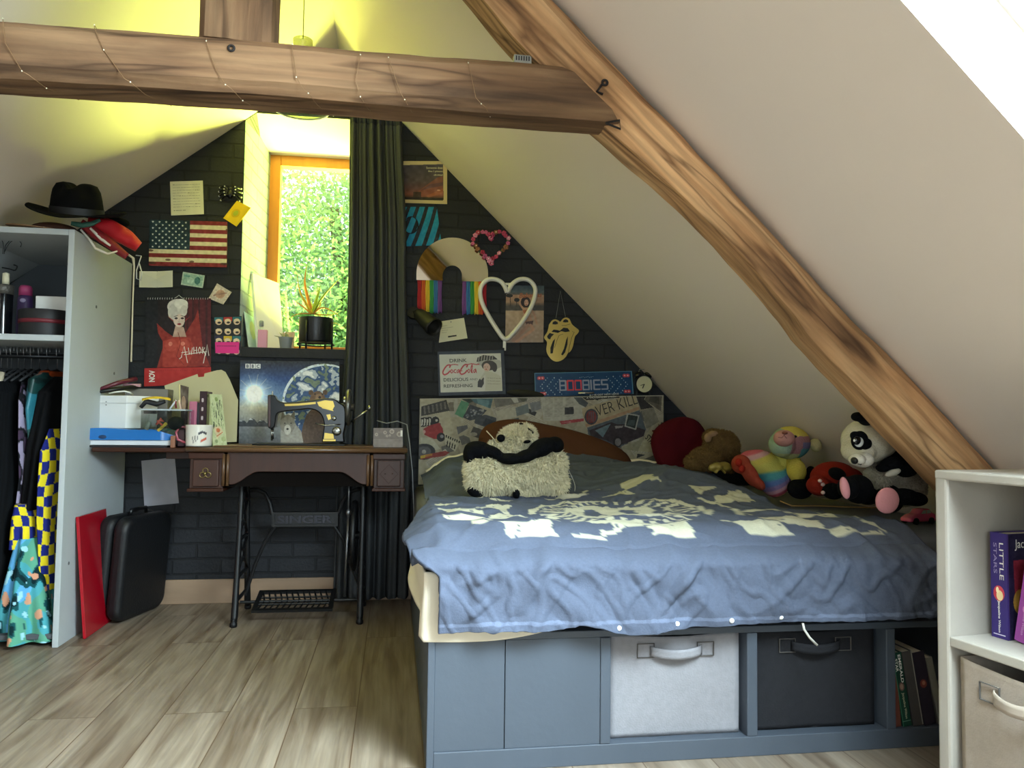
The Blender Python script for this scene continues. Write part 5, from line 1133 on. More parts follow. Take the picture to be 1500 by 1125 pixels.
# ================================================================== WINDOW NICHE, CURTAIN, PENDANT, TREE
SZ = ZS+.004
cur = thing('window_curtain', 'long dark grey curtain drawn to the right of the window', 'curtain', (-.07, 3.89, .02))
def curt(u, v):
    z = 2.452-(2.452-.02)*v; x0 = -.258+.012*math.sin(v*3)-(.03*sst(.35, .8, v)); x1 = .0+.035*sst(0, .3, v)+.045*sst(.3, .75, v)
    z = min(z, zRt(max(x1*u+x0*(1-u), XR_))-.012)
    ph = u*2*pi*6.2+.7*math.sin(v*2.2+u*4); am = .017+.012*v
    y = 3.885+am*math.sin(ph)+.010*math.sin(ph*2.3+1.3)+.01*MN.noise(Vector((u*5, v*3, 2)))
    return Vector((x0+(x1-x0)*u+.006*math.cos(ph), min(y, 3.925), z))
mb = MB(); mb.grid(curt, 150, 90); mb.build('fabric', M('charcoal_curtain', '46484a', .9, var=.06, vscale=150, bump=.15, bscale=240), cur, smooth=True, solid=.004)
mb = MB(); mb.grid(lambda u, v: curt(u, v*.03)+Vector((0, -.004, 0)), 150, 3); mb.build('header_tape', M('curtain_tape', '3e4042', .9), cur, smooth=True, solid=.003)
# hanging pendant lamp
pl = thing('pendant_lamp', 'glass dish pendant lamp hanging behind the tie beam', 'lamp', (-.366, 2.9, 2.03))
pcn = Vector((-.366, 2.9, 0))
MB().lathe(pcn, [(.104, 2.045), (.100, 2.06), (.075, 2.13), (.045, 2.19), (.03, 2.23), (.028, 2.225), (.043, 2.185), (.073, 2.125), (.098, 2.057), (.102, 2.043)], 40).build('shade', mat_glass('smoky_glass', (.75, .78, .72), .12, .1), pl, smooth=True)
mb = MB(); mb.tube([pcn+Vector((.104*math.cos(q), .104*math.sin(q), 2.044)) for q in np.linspace(0, 2*pi, 49)[:-1]], .0035, 8, closed=True); mb.build('rim', M('white_rim', 'e6e6dc', .3), pl, smooth=True)
MB().lathe(pcn, [(.012, 2.17), (.026, 2.2), (.026, 2.27), (.036, 2.29), (.036, 2.305), (.006, 2.315)], 24).build('lamp_holder', mat_glass('frosted_holder', (.55, .55, .45), .15, .3), pl, smooth=True)
MB().tube([pcn+Vector((0, 0, 2.31)), pcn+Vector((0, 0, zL(-.366)-.002))], .0022, 8).build('cord', M('pale_cord', 'a8a878', .7), pl)
# fairy light wire wound round the tie beam
cw = M('copper_wire', '8a6a48', .4, metal=.5)
fy = TY-.008; WP = [[(4, 27), (8, 63), (32, 104)], [(138, 40), (152, 73), (182, 115)], [(302, 60), (317, 103), (330, 124)], [(428, 68), (434, 113), (444, 130)], [(528, 80), (521, 118)], [(569, 84), (586, 135)], [(686, 92), (697, 143), (705, 152)]]
path = []
for k, seg_ in enumerate(WP):
    P_ = [PY(x, y, fy) for x, y in seg_]; path += P_
    e = P_[-1]; zb = tB0.z+(tB1.z-tB0.z)*(e.x-tB0.x)/(tB1.x-tB0.x)-.007; path += [Vector((e.x+.012, TY-.002, min(e.z-.005, zb+.008))), Vector((e.x+.03, TY+.05, zb)), Vector((e.x+.06, TY+TD+.012, zb+.02))]
    if k+1 < len(WP): n_ = PY(*WP[k+1][0], fy); path += [Vector((n_.x-.04, TY+TD+.012, tT0.z+.004)), Vector((n_.x-.01, TY+.07, n_.z+.012)), Vector((n_.x, fy, n_.z+.006))]
fl = thing('fairy_light_wire', 'thin copper fairy light wire wound around the tie beam', 'fairy lights', tuple(path[0]))
MB().tube(path, .0008, 6).build('wire', cw, fl, smooth=True)
mb = MB(); 
for i, p in enumerate(path):
    if i % 2 == 0: MB().ell(p, (.0018, .0018, .0018), nu=8, nv=6).build('light_bead', M('led_bead', 'e8e2c8', .3), fl, smooth=True)
# iron fittings on the beams
irn = M('rusty_iron', '1c1512', .8)
p = PY(339, 71, TY-.004); o = MB().tube([p+Vector((.007*math.cos(q), -.002, .007*math.sin(q))) for q in np.linspace(0, 2*pi, 15)[:-1]], .003, 6, closed=True).build('iron_hook', irn, None, smooth=True); tag(o, 'small iron ring hook in the tie beam below the king post', 'hook')
p = PY(886, 121, RY-.012); mb = MB(); mb.tube([p+Vector((.007*math.cos(q), 0, .007*math.sin(q))) for q in np.linspace(0, 2*pi, 15)[:-1]], .0035, 6, closed=True); mb.tube([p+Vector((-.008, 0, -.006)), p+Vector((-.02, .004, -.024)), p+Vector((-.004, .004, -.03))], .0035, 6); o = mb.build('iron_hook', irn, None, smooth=True); tag(o, 'rusty iron hook on the rafter above the tie beam end', 'hook')
p = PY(899, 181, RY-.008); mb = MB(); mb.tube([p+Vector((-.022, 0, 0)), p+Vector((.016, 0, .010)), p+Vector((.02, .004, -.012)), p+Vector((-.022, 0, 0))], .003, 6); o = mb.build('iron_bracket', irn, None); tag(o, 'little triangular iron bracket under the tie beam end', 'bracket')
p = PY(765, 89, TY+.07); t = thing('vent_block', 'small grey slotted metal block sitting on the tie beam', 'bracket', tuple(p+Vector((0, 0, -.016))))
MB().box(p+Vector((-.024, -.01, -.018)), p+Vector((.024, .01, .012))).build('body', M('grey_metal_block', '8c8b84', .5, metal=.5), t, bevel=.002)
mb = MB()
for i in range(6): mb.box(p+Vector((-.019+i*.0068, -.0108, -.004)), p+Vector((-.0155+i*.0068, -.0098, .008)))
mb.build('slots', ink_black, t)
# potted aloe in a black planter on a stand
pc_ = PY(462.5, 505, 4.16); pz = SZ; az_ = thing('potted_aloe', 'black planter with a spiky yellow-green aloe on the window sill', 'plant', (pc_.x, 4.16, pz))
C_ = lambda x, y, z: Vector((pc_.x+x, 4.16+y, pz+z)); pr_ = .088; ztop = PY(462, 463, 4.07).z-pz; zbot = PY(462, 500, 4.07).z-pz
satin_blk = M('satin_black_pot', '14151a', .35)
MB().lathe(C_(0, 0, 0), [(0, zbot), (pr_*.95, zbot), (pr_, zbot+.01), (pr_, ztop), (pr_-.006, ztop), (pr_-.008, ztop-.02), (0, ztop-.022)], 40).build('pot', satin_blk, az_, smooth=True, angle=40)
mb = MB(); mb.tube([C_((pr_+.006)*math.cos(q), (pr_+.006)*math.sin(q), zbot-.008) for q in np.linspace(0, 2*pi, 33)[:-1]], .004, 8, closed=True); mb.build('stand_ring', satin_blk, az_, smooth=True)
for k in range(4):
    q = pi/4+.35+k*pi/2; a = C_((pr_+.007)*math.cos(q), (pr_+.007)*math.sin(q), 0); MB().tube([a, a+Vector((0, 0, ztop-.02))], .0048, 8).build('stand_leg', satin_blk, az_, smooth=True)
MB().lathe(C_(0, 0, 0), [(0, ztop-.012), (pr_-.009, ztop-.015)], 30).build('soil', M('potting_soil', '3a2c22', 1.), az_)
al_g = M('aloe_leaf_green', '9db52c', .5, var=.2, vscale=10); al_y = M('aloe_leaf_yellow', 'd9b32a', .5, var=.2, vscale=10); al_o = M('aloe_leaf_orange', 'c8843a', .6, var=.2, vscale=10)
A3 = lambda x, y, Y=4.16: PY(345+x/8.034, 380+y/8.034, Y)
for pts, w_, m_ in (([(900, 640), (830, 520), (755, 370), (722, 160)], .017, al_y), ([(905, 640), (850, 450), (815, 260), (842, 40)], .010, al_o), ([(900, 640), (935, 530), (975, 400), (1002, 295)], .011, al_g), ([(905, 640), (1000, 480), (1120, 330), (1245, 208)], .014, al_g), ([(890, 640), (760, 640), (670, 670), (590, 740)], .008, al_o), ([(910, 640), (1020, 570), (1140, 610), (1255, 695)], .012, al_o), ([(895, 640), (800, 560), (735, 515), (705, 480)], .010, al_o), ([(905, 640), (1080, 655), (1180, 640), (1255, 605)], .008, al_y), ([(905, 640), (985, 560), (1005, 480), (1010, 430)], .009, al_y), ([(890, 640), (740, 620), (690, 520), (760, 470)], .003, al_g), ([(905, 640), (1030, 600), (1050, 470), (1075, 560)], .003, al_g)):
    P_ = catm(pts, 6); n_ = len(P_); dy = random.uniform(-.03, .03)
    MB().tube([A3(*p, 4.16+dy*i/n_) for i, p in enumerate(P_)], [max(.0008, w_*(1-(i/(n_-1))**1.6)) for i in range(n_)], 8, flat=.45).build('leaf', m_, az_, smooth=True)
# small grey succulent pot
sx = PY(418.5, 505, 4.06); t = thing('small_succulent_pot', 'tiny grey pot with a pale succulent on the window sill', 'plant', (sx.x, 4.06, SZ))
MB().lathe((sx.x, 4.06, SZ), [(0, 0), (.026, 0), (.035, .060), (.037, .060), (.037, .066), (.032, .066), (.031, .058), (0, .056)], 28).build('pot', M('grey_pot', '8b9096', .6), t, smooth=True, angle=40)
sg = M('pale_succulent', 'b4b48c', .7)
for k in range(16):
    q = random.uniform(0, 2*pi); l = random.uniform(.02, .055); b0 = Vector((sx.x-.006, 4.06, SZ+.056)); d = Vector((math.cos(q)*.9-.25, math.sin(q)*.5, random.uniform(.4, 1.1))).normalized()
    MB().tube([b0, b0+d*l*.6, b0+d*l+Vector((0, 0, -.004))], [.003, .0035, .001], 6).build('leaf', sg, t, smooth=True)
MB().tube([Vector((sx.x-.01, 4.06, SZ+.05)), Vector((sx.x-.012, 4.06, SZ+.11)), PY(412, 440, 4.06), PY(408, 418, 4.06)], .0009, 5).build('dry_stalk', M('dry_stalk', '8a8a80', .8), t)
# white board, card, boxes and bottle leaning in the niche
def slab(name, label, cat, pts3, th, m, group=None):
    a, b, c, d = [Vector(p) for p in pts3]; n = (d-a).cross(b-a).normalized(); mb = MB(); mb.add([a, b, c, d, a-n*th, b-n*th, c-n*th, d-n*th], [(0, 1, 2, 3), (7, 6, 5, 4), (0, 4, 5, 1), (1, 5, 6, 2), (2, 6, 7, 3), (3, 7, 4, 0)])
    o = mb.build(name, m, None, bevel=.0015); return tag(o, label, cat, group)
a = PY(370, 400, 4.12); b = PY(409, 415, 4.33); bl_ = PY(379, 510, 4.06); br_ = PY(417, 505, 4.30); bl_.z = br_.z = SZ
slab('white_canvas', 'blank white canvas board leaning against the window niche side', 'canvas', (a, b, br_, bl_), .014, M('white_canvas', 'f0f0ee', .8))
a = PY(355, 440, 4.02); b = PY(369, 448, 4.20); bl_ = PY(364, 510, 3.985); br_ = PY(377, 510, 4.16); bl_.z = br_.z = SZ
cv = Cv(16, 60, 'b8dede'); cv.vgrad([(0, 'b9e2e4'), (60, 'cfe0f2')]); cv.ell(12, 34, 5, 12, 'dfe4a8'); cv.noise(.02, 4)
o = sheet('greeting_card', [a, b, br_, bl_], cv, .002, None, .6, edge='23262a'); tag(o, 'pale blue greeting card at the left end of the window sill', 'card')
x0 = PY(385, 500, 4.02).x; o = box('pink_box', (x0-.022, 4.0, SZ), (x0+.022, 4.03, SZ+.095), M('pink_card', 'e8a4c0', .6)); tag(o, 'little pink box standing on the window sill', 'box')
x0 = PY(384, 480, 4.10).x; t = thing('spray_bottle', 'small clear spray bottle behind the pink box', 'bottle', (x0, 4.075, SZ))
MB().lathe((x0, 4.075, SZ), [(0, 0), (.018, 0), (.019, .09), (.010, .105), (.010, .12)], 24).build('body', mat_glass('clear_plastic', (.9, .95, .95), .1, .1), t, smooth=True); MB().lathe((x0, 4.075, SZ), [(.011, .12), (.011, .145), (.007, .15), (0, .15)], 20).build('cap', M('grey_cap', '9aa09f', .5), t, smooth=True)
cv = Cv(20, 24, 'd9b9ac'); cv.ell(6, 8, 4, 3, '8d7f78'); cv.ell(13, 10, 4, 3, 'a4948a'); cv.noise(.04, 3)
a, b = PY(414, 487, 4.15), PY(432, 486, 4.18); bl_, br_ = a.copy(), b.copy(); bl_.z = br_.z = SZ; bl_.y -= .03; br_.y -= .03
o = sheet('small_photo', [a, b, br_, bl_], cv, .002, None, .5, edge='e8a0a8'); tag(o, 'small pinkish photo standing behind the succulent', 'photo')
# tree outside
tr = thing('garden_tree', 'leafy pale green tree outside the window', 'tree', (-.7, 8.2, -2.5))
MB().tube([(-.6, 8.4, -2.5), (-.65, 8.4, 0), (-.5, 8.5, 1.6), (-.7, 8.5, 3.2)], [.22, .17, .12, .05], 12).build('trunk', M('tree_bark', '6a5c4a', .9, bump=.4, bscale=20), tr, smooth=True)
n = 95000; c = RNG.normal(0, 1, (n, 3)); c /= np.linalg.norm(c, axis=1)[:, None]; rr = RNG.random((n, 1))**.5
p_ = np.array([-.7, 8.3, 1.5])+c*rr*np.array([2.6, 1.2, 2.75]); keep = p_[:, 1] > 7.2; p_ = p_[keep]; n = len(p_)
a_ = RNG.normal(0, 1, (n, 3)); a_ /= np.linalg.norm(a_, axis=1)[:, None]; b_ = np.cross(a_, RNG.normal(0, 1, (n, 3))); b_ /= np.linalg.norm(b_, axis=1)[:, None]; s_1 = RNG.uniform(.02, .044, (n, 1)); s_2 = s_1*.42
vs = np.stack([p_-a_*s_1, p_+b_*s_2, p_+a_*s_1, p_-b_*s_2], 1).reshape(-1, 3)-np.array([-.7, 8.2, -2.5]); me = bpy.data.meshes.new('foliage'); me.from_pydata(vs.tolist(), [], (np.arange(n)[:, None]*4+np.array([[0, 1, 2, 3]])).tolist())
fo = bpy.data.objects.new('foliage', me); COL.objects.link(fo); fo.parent = tr; ORG['foliage'] = Vector((-.7, 8.2, -2.5)); fo['kind'] = 'stuff'
lc = RNG.random((n, 1)); lcol = np.repeat(np.array([.52, .68, .44])*(1-lc)+np.array([.74, .88, .62])*lc, 4, axis=0); setcol(fo, lambda co: lcol)
lm = M('tree_leaf', '88aa55', .6, attr=True); me.materials.append(lm)
_b = lm.node_tree.nodes['Principled BSDF']; _t = lm.node_tree.nodes.new('ShaderNodeBsdfTranslucent'); _x = lm.node_tree.nodes.new('ShaderNodeMixShader'); _x.inputs[0].default_value = .45
_src = [n_ for n_ in lm.node_tree.nodes if n_.type == 'ATTRIBUTE'][0]; lm.node_tree.links.new(_src.outputs['Color'], _t.inputs[0]); lm.node_tree.links.new(_b.outputs[0], _x.inputs[1]); lm.node_tree.links.new(_t.outputs[0], _x.inputs[2]); lm.node_tree.links.new(_x.outputs[0], lm.node_tree.nodes['Material Output'].inputs[0])

# ================================================================== ON THE SEWING TABLE
TT = TZ+.0005
S7 = lambda x, y, Y=3.63: PY(330+x/5.172, 510+y/5.172, Y)
sm = thing('sewing_machine', 'antique black sewing machine with gold decals on the table', 'sewing machine', (S7(600, 715).x, 3.63, TZ+.006))
jap = M('black_japan_lacquer', '060608', .3, coat=.15, spec=.35); chrome = M('dull_nickel', '9a9a92', .25, metal=.95); gleaf = M('gold_leaf', 'b59a4c', .3, metal=.7)
zt_ = TZ+.0065
mb = MB(); x0, x1 = S7(228, 700).x, S7(915, 700).x; mb.box((x0, 3.545, zt_), (x1, 3.735, zt_+.008)); mb.build('bed_plate', jap, sm, bevel=.003)
outl = catm([(328, 356), (376, 356), (400, 392), (450, 412), (540, 408), (640, 398), (720, 386), (790, 380), (835, 390), (868, 415), (905, 440), (915, 500), (912, 590), (900, 650), (905, 712)], 3)+catm([(735, 712), (742, 650), (752, 580), (735, 515), (700, 478), (640, 462), (560, 470), (480, 478), (425, 486), (396, 505), (388, 560), (378, 600), (332, 602), (328, 480)], 3)
f7 = lambda a, b, t: S7(a, b)+Vector((0, t, 0))
def f7z(a, b, t):
    p = f7(a, b, t); p.z = max(p.z, zt_+.008); return p
mb = MB(); mb.prism(outl, f7z, -.030, .030); mb.build('arm', jap, sm, bevel=.011, seg=3, smooth=True, angle=50)
mb = MB(); mb.prism([(332, 362), (352, 362), (352, 596), (334, 596)], f7, -.0345, -.030); mb.build('face_plate', M('dark_red_lacquer', '3a1814', .3, coat=.4), sm, bevel=.002)
mb = MB()
for pl in ([(455, 424), (560, 420), (690, 408), (690, 424), (560, 436), (460, 440)], [(700, 410), (760, 396), (820, 402), (832, 440), (815, 470), (760, 460), (715, 440)], [(735, 455), (825, 478), (820, 470), (740, 450)], [(770, 505), (800, 500), (806, 535), (785, 545)], [(745, 690), (840, 690), (838, 704), (745, 704)], [(758, 640), (822, 650), (828, 686), (752, 686)]):
    mb = MB(); mb.prism(pl, lambda a, b, t: f7(a, b, t) if b < 600 else f7z(a, b, t), -.0312, -.0300); mb.build('gold_decal', gleaf, sm)
wc = S7(935, 448); RY_ = Matrix.Rotation(rad(90), 3, 'Y')
mb = MB(); mb.tube([wc+Vector((0, .072*math.cos(q), .072*math.sin(q))) for q in np.linspace(0, 2*pi, 41)[:-1]], .0125, 10, closed=True)
for k in range(5): q = k*2*pi/5; mb.tube([wc, wc+Vector((0, .072*math.cos(q), .072*math.sin(q)))], .006, 6)
mb.cyl(wc-Vector((.035, 0, 0)), wc+Vector((.025, 0, 0)), .017); mb.build('handwheel', M('worn_steel_wheel', '6a6a64', .3, metal=.8), sm, smooth=True)
MB().cyl(S7(898, 400), S7(908, 400)+Vector((.004, 0, 0)), .020).build('wheel_collar', chrome, sm, smooth=True, angle=40)
mb = MB(); mb.tube([f7(352, 598, 0), f7z(352, 700, 0)], .0045, 10); mb.tube([f7(362, 598, .006), f7(362, 690, .006)], .003, 8); mb.build('needle_bar', chrome, sm, smooth=True)
o = MB().lathe(f7(848, 628, -.033), [(0, .006), (.012, .006), (.021, .002), (.021, -.004)], 24, 0, Matrix.Rotation(rad(90), 3, 'X')).build('stitch_dial', chrome, sm, smooth=True)
MB().lathe(f7(828, 532, -.031), [(0, .004), (.009, .004), (.011, 0)], 20, 0, Matrix.Rotation(rad(90), 3, 'X')).build('medallion', chrome, sm, smooth=True)
mb = MB(); mb.tube([S7(950, 560), S7(1000, 525)+Vector((0, -.02, 0)), S7(1092, 462)+Vector((0, -.02, 0))], .0045, 8); mb.tube([S7(1085, 470)+Vector((0, -.02, 0)), S7(1100, 440)+Vector((0, -.02, 0))], .008, 10); mb.build('crank_handle', chrome, sm, smooth=True)
mb = MB(); mb.tube([f7(690, 570, -.04), f7(760, 585, -.045), f7(830, 582, -.04), f7(900, 575, -.02)], .0035, 8); mb.build('bobbin_winder', chrome, sm, smooth=True)
MB().tube([f7(358, 356, 0), f7(358, 325, 0)], .004, 8).build('thread_pin', chrome, sm)
# leaning poster of earth and animals
q = [PY(352, 528, 3.84), PY(497, 530, 3.84), PY(497, 644, 3.80), PY(350, 644, 3.80)]; q[2].z = q[3].z = TZ+.001
cv = Cv(146, 117, '20304e', 2); cv.vgrad([(0, '2c3038'), (8, '26324e'), (24, '2a4880'), (50, '6484ae'), (66, 'a4a69c'), (74, '9a9a94'), (92, '84888c'), (102, '6c7074'), (117, '4a4c50')])
dx = np.hypot(cv.X-21, cv.Y-45); cv.a += (np.exp(-(dx/11)**2)*.9+np.exp(-(dx/24)**2)*.35)[..., None]*np.array([1, .95, .75])
for k in range(12): q_ = k*pi/6+.2; cv.line([(21, 45), (21+26*math.cos(q_), 45+26*math.sin(q_))], .7, 'f2ecd0', .45)
cv.a = np.clip(cv.a, 0, 1)
for x0, hh in ((2, 8), (16, 12), (30, 9), (42, 6)): cv.poly([(x0-8, 92), (x0, 92-hh), (x0+6, 88-hh*.5), (x0+14, 92)], '3c4048'); cv.poly([(x0-2, 90-hh*.6), (x0, 92-hh), (x0+4, 90-hh*.6)], 'c8ccd0')
earth = cv.inell(124, 57, 62, 54); cv.put(earth, '2f4f7e'); ed = cv.inell(124, 57, 62, 54) & ~cv.inell(126, 59, 61, 53); cv.put(ed, 'd8e4ee')
nzv = np.array([[MN.noise(Vector((x*.06, y*.09, 4)))+.5*MN.noise(Vector((x*.16, y*.2, 9))) for x in cv.X[0]] for y in cv.Y[:, 0]])
cv.put(earth & (nzv > .12), 'c4ccd2', .85); cv.put(earth & (nzv < -.28), '7d8a6a', .8); cv.put(earth & (nzv > .4), 'eef0f0', .9)
br = '5c442e'; cv.poly([(88, 116), (92, 92), (97, 76), (104, 68), (114, 66), (124, 70), (129, 84), (131, 100), (128, 117)], br); cv.ell(114, 56, 12, 14, '6a4e36'); cv.ell(104, 44, 3.6, 3.6, br); cv.ell(125, 43.5, 3.6, 3.6, br); cv.ell(116, 52, 5.4, 6.5, '86684a'); cv.ell(117, 50.5, 2.2, 1.8, '17130f'); cv.ell(110, 46, 1.2, 1.1, '17130f'); cv.ell(121, 46, 1.2, 1.1, '17130f')
cv.poly([(60, 117), (60, 98), (66, 88), (80, 86), (90, 98), (94, 117)], 'a09c94'); cv.ell(70, 88, 11, 13, '8a857c'); cv.poly([(60, 82), (62, 70), (67, 78)], '6c665c'); cv.poly([(74, 77), (80, 69), (81, 82)], '6c665c'); cv.ell(70, 96, 5, 7, 'c4c0b8'); cv.ell(70, 95, 1.8, 1.4, '1c1a18'); cv.ell(66, 87, 1.1, .9, '1c1a18'); cv.ell(75, 87, 1.1, .9, '1c1a18')
cv.noise(.03, 2)
for i in range(3): cv.rect(7.4+i*7.6, 4.6, 14.2+i*7.6, 11.2, 'd8dadc')
po = sheet('earth_poster', q, cv, .002, None, .35); tag(po, 'poster of earth and sun with a bear and wolf behind the sewing machine', 'poster')
for i, ch in enumerate('BBC'): letter(po, ch, 10.8+i*7.6, 7.9, 4.6, M('ink_navy', '23304a', .6), 0, bold=.03)
# blue folder, papers, boxes on the folding leaf
LZ = TZ-.004
X_ = lambda px, Y, py=640: PY(px, py, Y).x
Zp = lambda px, py, Y: PY(px, py, Y).z
def tower(name, label, cat, x0, x1, y0, y1, z0, z1, m, bev=.003, group=None, M4=None):
    o = MB().box((x0, y0, z0), (x1, y1, z1), 0, M4).build(name, m, None, bevel=bev); return tag(o, label, cat, group)
tower('dark_folder', 'thin black folder at the bottom of the pile on the leaf', 'folder', X_(131, 3.5), X_(246, 3.5), 3.485, 3.78, LZ, LZ+.008, ink_black, .002)
papr = M('white_paper', 'cfd2d4', .8)
tower('paper_stack', 'white paper stack under the blue plastic folder', 'paper', X_(133, 3.5), X_(252, 3.5), 3.495, 3.76, LZ+.009, LZ+.030, papr, .002)
blu = M('blue_plastic', '1567b0', .25, coat=.3)
zb0, zb1 = LZ+.031, LZ+.078
def blf(u, v):
    x = X_(126, 3.5)+(X_(262, 3.5)-X_(126, 3.5))*u; hgt = 1-.62*sst(.68, .98, u); th = v*2*pi
    yy = 3.62+.135*max(-1, min(1, 1.5*math.cos(th)))*(1-.15*sst(.8, 1, u)); zz = zb0+(zb1-zb0)*(.5*hgt+.5*hgt*max(-1, min(1, 1.5*math.sin(th))))
    return Vector((x, yy, zz+.003*math.sin(u*9)*(1 if math.sin(th) > 0 else 0)))
mb = MB(); mb.grid(lambda v, u: blf(u, v), 32, 40, closeu=True); k0 = 32
mb.f.append(tuple(range(31, -1, -1))); mb.m.append(0); mb.f.append(tuple(40*32+j for j in range(32))); mb.m.append(0)
bf = thing('blue_plastic_folder', 'shiny blue plastic document case on the table leaf', 'folder', (X_(190, 3.6), 3.62, zb0)); mb.build('case', blu, bf, smooth=True, angle=50)
MB().ell(PY(150, 640, 3.484), (.016, .003, .008)).build('latch', M('dark_blue_plastic', '0c2c52', .4), bf, smooth=True)
# white lidded box with two faces visible
wb = thing('white_lidded_box', 'white lidded storage box standing on the blue folder', 'box', (X_(172, 3.6), 3.62, zb1+.001))
pa, pb2 = PY(130, 600, 3.60), PY(185, 600, 3.555); d1 = Vector((pb2.x-pa.x, pb2.y-pa.y, 0)); d2 = Vector((-d1.y, d1.x, 0)).normalized()*.12; zt2 = Zp(150, 579, 3.57); white_p = M('white_plastic_box', 'dcdcda', .4)
cor = [Vector((pa.x, pa.y, 0)), Vector((pa.x, pa.y, 0))+d1, Vector((pa.x, pa.y, 0))+d1*1.0+Vector((.10, .10, 0)), Vector((pa.x, pa.y, 0))+Vector((.02, .16, 0))]
mb = MB(); mb.prism([(v.x, v.y) for v in cor], lambda a, b, z: (a, b, z), zb1+.001, zt2-.034); mb.build('body', white_p, wb, bevel=.003)
cm = sum(cor, Vector())/4; cor2 = [cm+(v-cm)*1.03 for v in cor]
mb = MB(); mb.prism([(v.x, v.y) for v in cor2], lambda a, b, z: (a, b, z), zt2-.034, zt2); mb.build('lid', white_p, wb, bevel=.003)
for pz_ in (588.5, 593): MB().ell(PY(155.5, pz_, 3.574), (.0025, .002, .0025), nu=8, nv=6).build('rivet', M('grey_rivet', '55585a', .4), wb, smooth=True)
# things on the white box
hsn = thing('hair_straightener', 'dark maroon hair straightener lying on the white box', 'hair straightener', (X_(172, 3.6), 3.6, zt2+.001))
P0, P1 = PY(142, 574, 3.58), PY(203, 566, 3.68); P0.z = max(P0.z, zt2+.014); P1.z = max(P1.z, zt2+.016)
MB().tube([P0, P0.lerp(P1, .35), P1], [.010, .013, .014], 12, flat=.8).build('lower_arm', blk, hsn, smooth=True)
MB().tube([P0+Vector((0, 0, .008)), P0.lerp(P1, .5)+Vector((0, 0, .028)), P1+Vector((-.01, 0, .034))], [.009, .013, .012], 12, flat=.8).build('upper_arm', M('maroon_plastic', '5a1a2c', .3), hsn, smooth=True)
MB().tube([P1+Vector((-.06, -.01, .004)), P1+Vector((.012, -.01, .004))], .011, 10, flat=.7).build('pink_pad', M('pale_pink_plastic', 'b88a94', .5), hsn, smooth=True)
o = MB().tube([PY(160, 577, 3.56)+Vector((0, 0, .002)), PY(170, 575.5, 3.555)+Vector((0, 0, .004)), PY(182, 575, 3.552)+Vector((0, 0, .006)), PY(190, 577, 3.56)+Vector((0, 0, .006)), PY(194, 579, 3.60)+Vector((0, 0, .004))], .0035, 8).build('white_cable', M('white_cable', 'e4e2da', .5), None, smooth=True); tag(o, 'loop of white cable lying on the white box lid', 'cable')
# clear tub with bits and pieces
tub = thing('clear_plastic_tub', 'clear plastic tub of stationery in front of the white box', 'tub', (X_(238, 3.5), 3.52, zb1))
tx0_, tx1_, ty0, ty1, tz0, tz1 = X_(207, 3.47), X_(271, 3.47), 3.455, 3.56, Zp(230, 632, 3.455), Zp(230, 599, 3.455)
tz0 = max(tz0, LZ+.082)
acr = mat_glass('clear_acrylic', (.88, .9, .9), .12, .05)
mb = MB()
for a, b in (((tx0_, ty0, tz0), (tx1_, ty0+.002, tz1)), ((tx0_, ty1-.002, tz0), (tx1_, ty1, tz1)), ((tx0_, ty0, tz0), (tx0_+.002, ty1, tz1)), ((tx1_-.002, ty0, tz0), (tx1_, ty1, tz1)), ((tx0_, ty0, tz0), (tx1_, ty1, tz0+.002))): mb.box(a, b)
mb.build('walls', acr, tub)
mb = MB(); mb.ringprism([(tx0_-.003, ty0-.003), (tx1_+.003, ty0-.003), (tx1_+.003, ty1+.003), (tx0_-.003, ty1+.003)], [(tx0_, ty0), (tx1_, ty0), (tx1_, ty1), (tx0_, ty1)], lambda a, b, z: (a, b, z), tz1-.006, tz1); mb.build('rim', M('clear_rim', 'a9b2b6', .3), tub)
T_ = lambda px, py, d=.03: PY(px, py, ty0+d)
o = MB().tube([T_(214, 629), T_(219, 618)], .009, 10).build('small_bottle', M('grey_green_bottle', '8a9488', .4), None, smooth=True); tag(o, 'tiny grey-green bottle inside the clear tub', 'bottle')
mb = MB(); mb.tube([T_(229, 622), T_(236, 613), T_(240, 617), T_(230, 616), T_(238, 623)], .005, 8); o = mb.build('red_ribbon_clip', M('coral_clip', 'c25a48', .5), None, smooth=True); tag(o, 'coral red clip inside the clear tub', 'clip')
o = MB().tube([T_(231, 631), T_(244, 620)], .0065, 4).build('yellow_highlighter', M('yellow_pen', 'cdb64a', .5), None); tag(o, 'yellow highlighter pen lying in the clear tub', 'pen')
o = MB().ell(T_(258, 620, .04), (.034, .028, .030)).build('dark_pouch', M('dark_speckled_cloth', '22251f', .9, bump=.4, bscale=120), None, smooth=True); tag(o, 'dark rounded pouch in the right half of the clear tub', 'pouch')
o = MB().box(T_(210, 606, .02), T_(232, 602, .06)).build('black_case', blk, None, bevel=.003); tag(o, 'flat black case near the top of the clear tub', 'case')
mb = MB(); mb.tube([T_(206, 597, .05), T_(214, 588, .06), T_(230, 592, .06), T_(242, 588, .06)], [.008, .012, .012, .007], 10); o = mb.build('black_cable_bundle', ink_black, None, smooth=True); tag(o, 'tangled black cable bundle heaped above the clear tub', 'cable')
mb = MB(); mb.grid(lambda u, v: PY(208+42*u, 586.5-3*math.sin(pi*u)-2.5*v, ty0+.05+.05*v)+Vector((0, 0, .004*MN.noise(Vector((u*5, v*4, 2))))), 14, 6); o = mb.build('yellow_leaflet', M('yellow_paper', 'd9b830', .7), None, smooth=True, solid=.002); tag(o, 'crumpled yellow leaflet lying on top of the clear tub heap', 'leaflet')
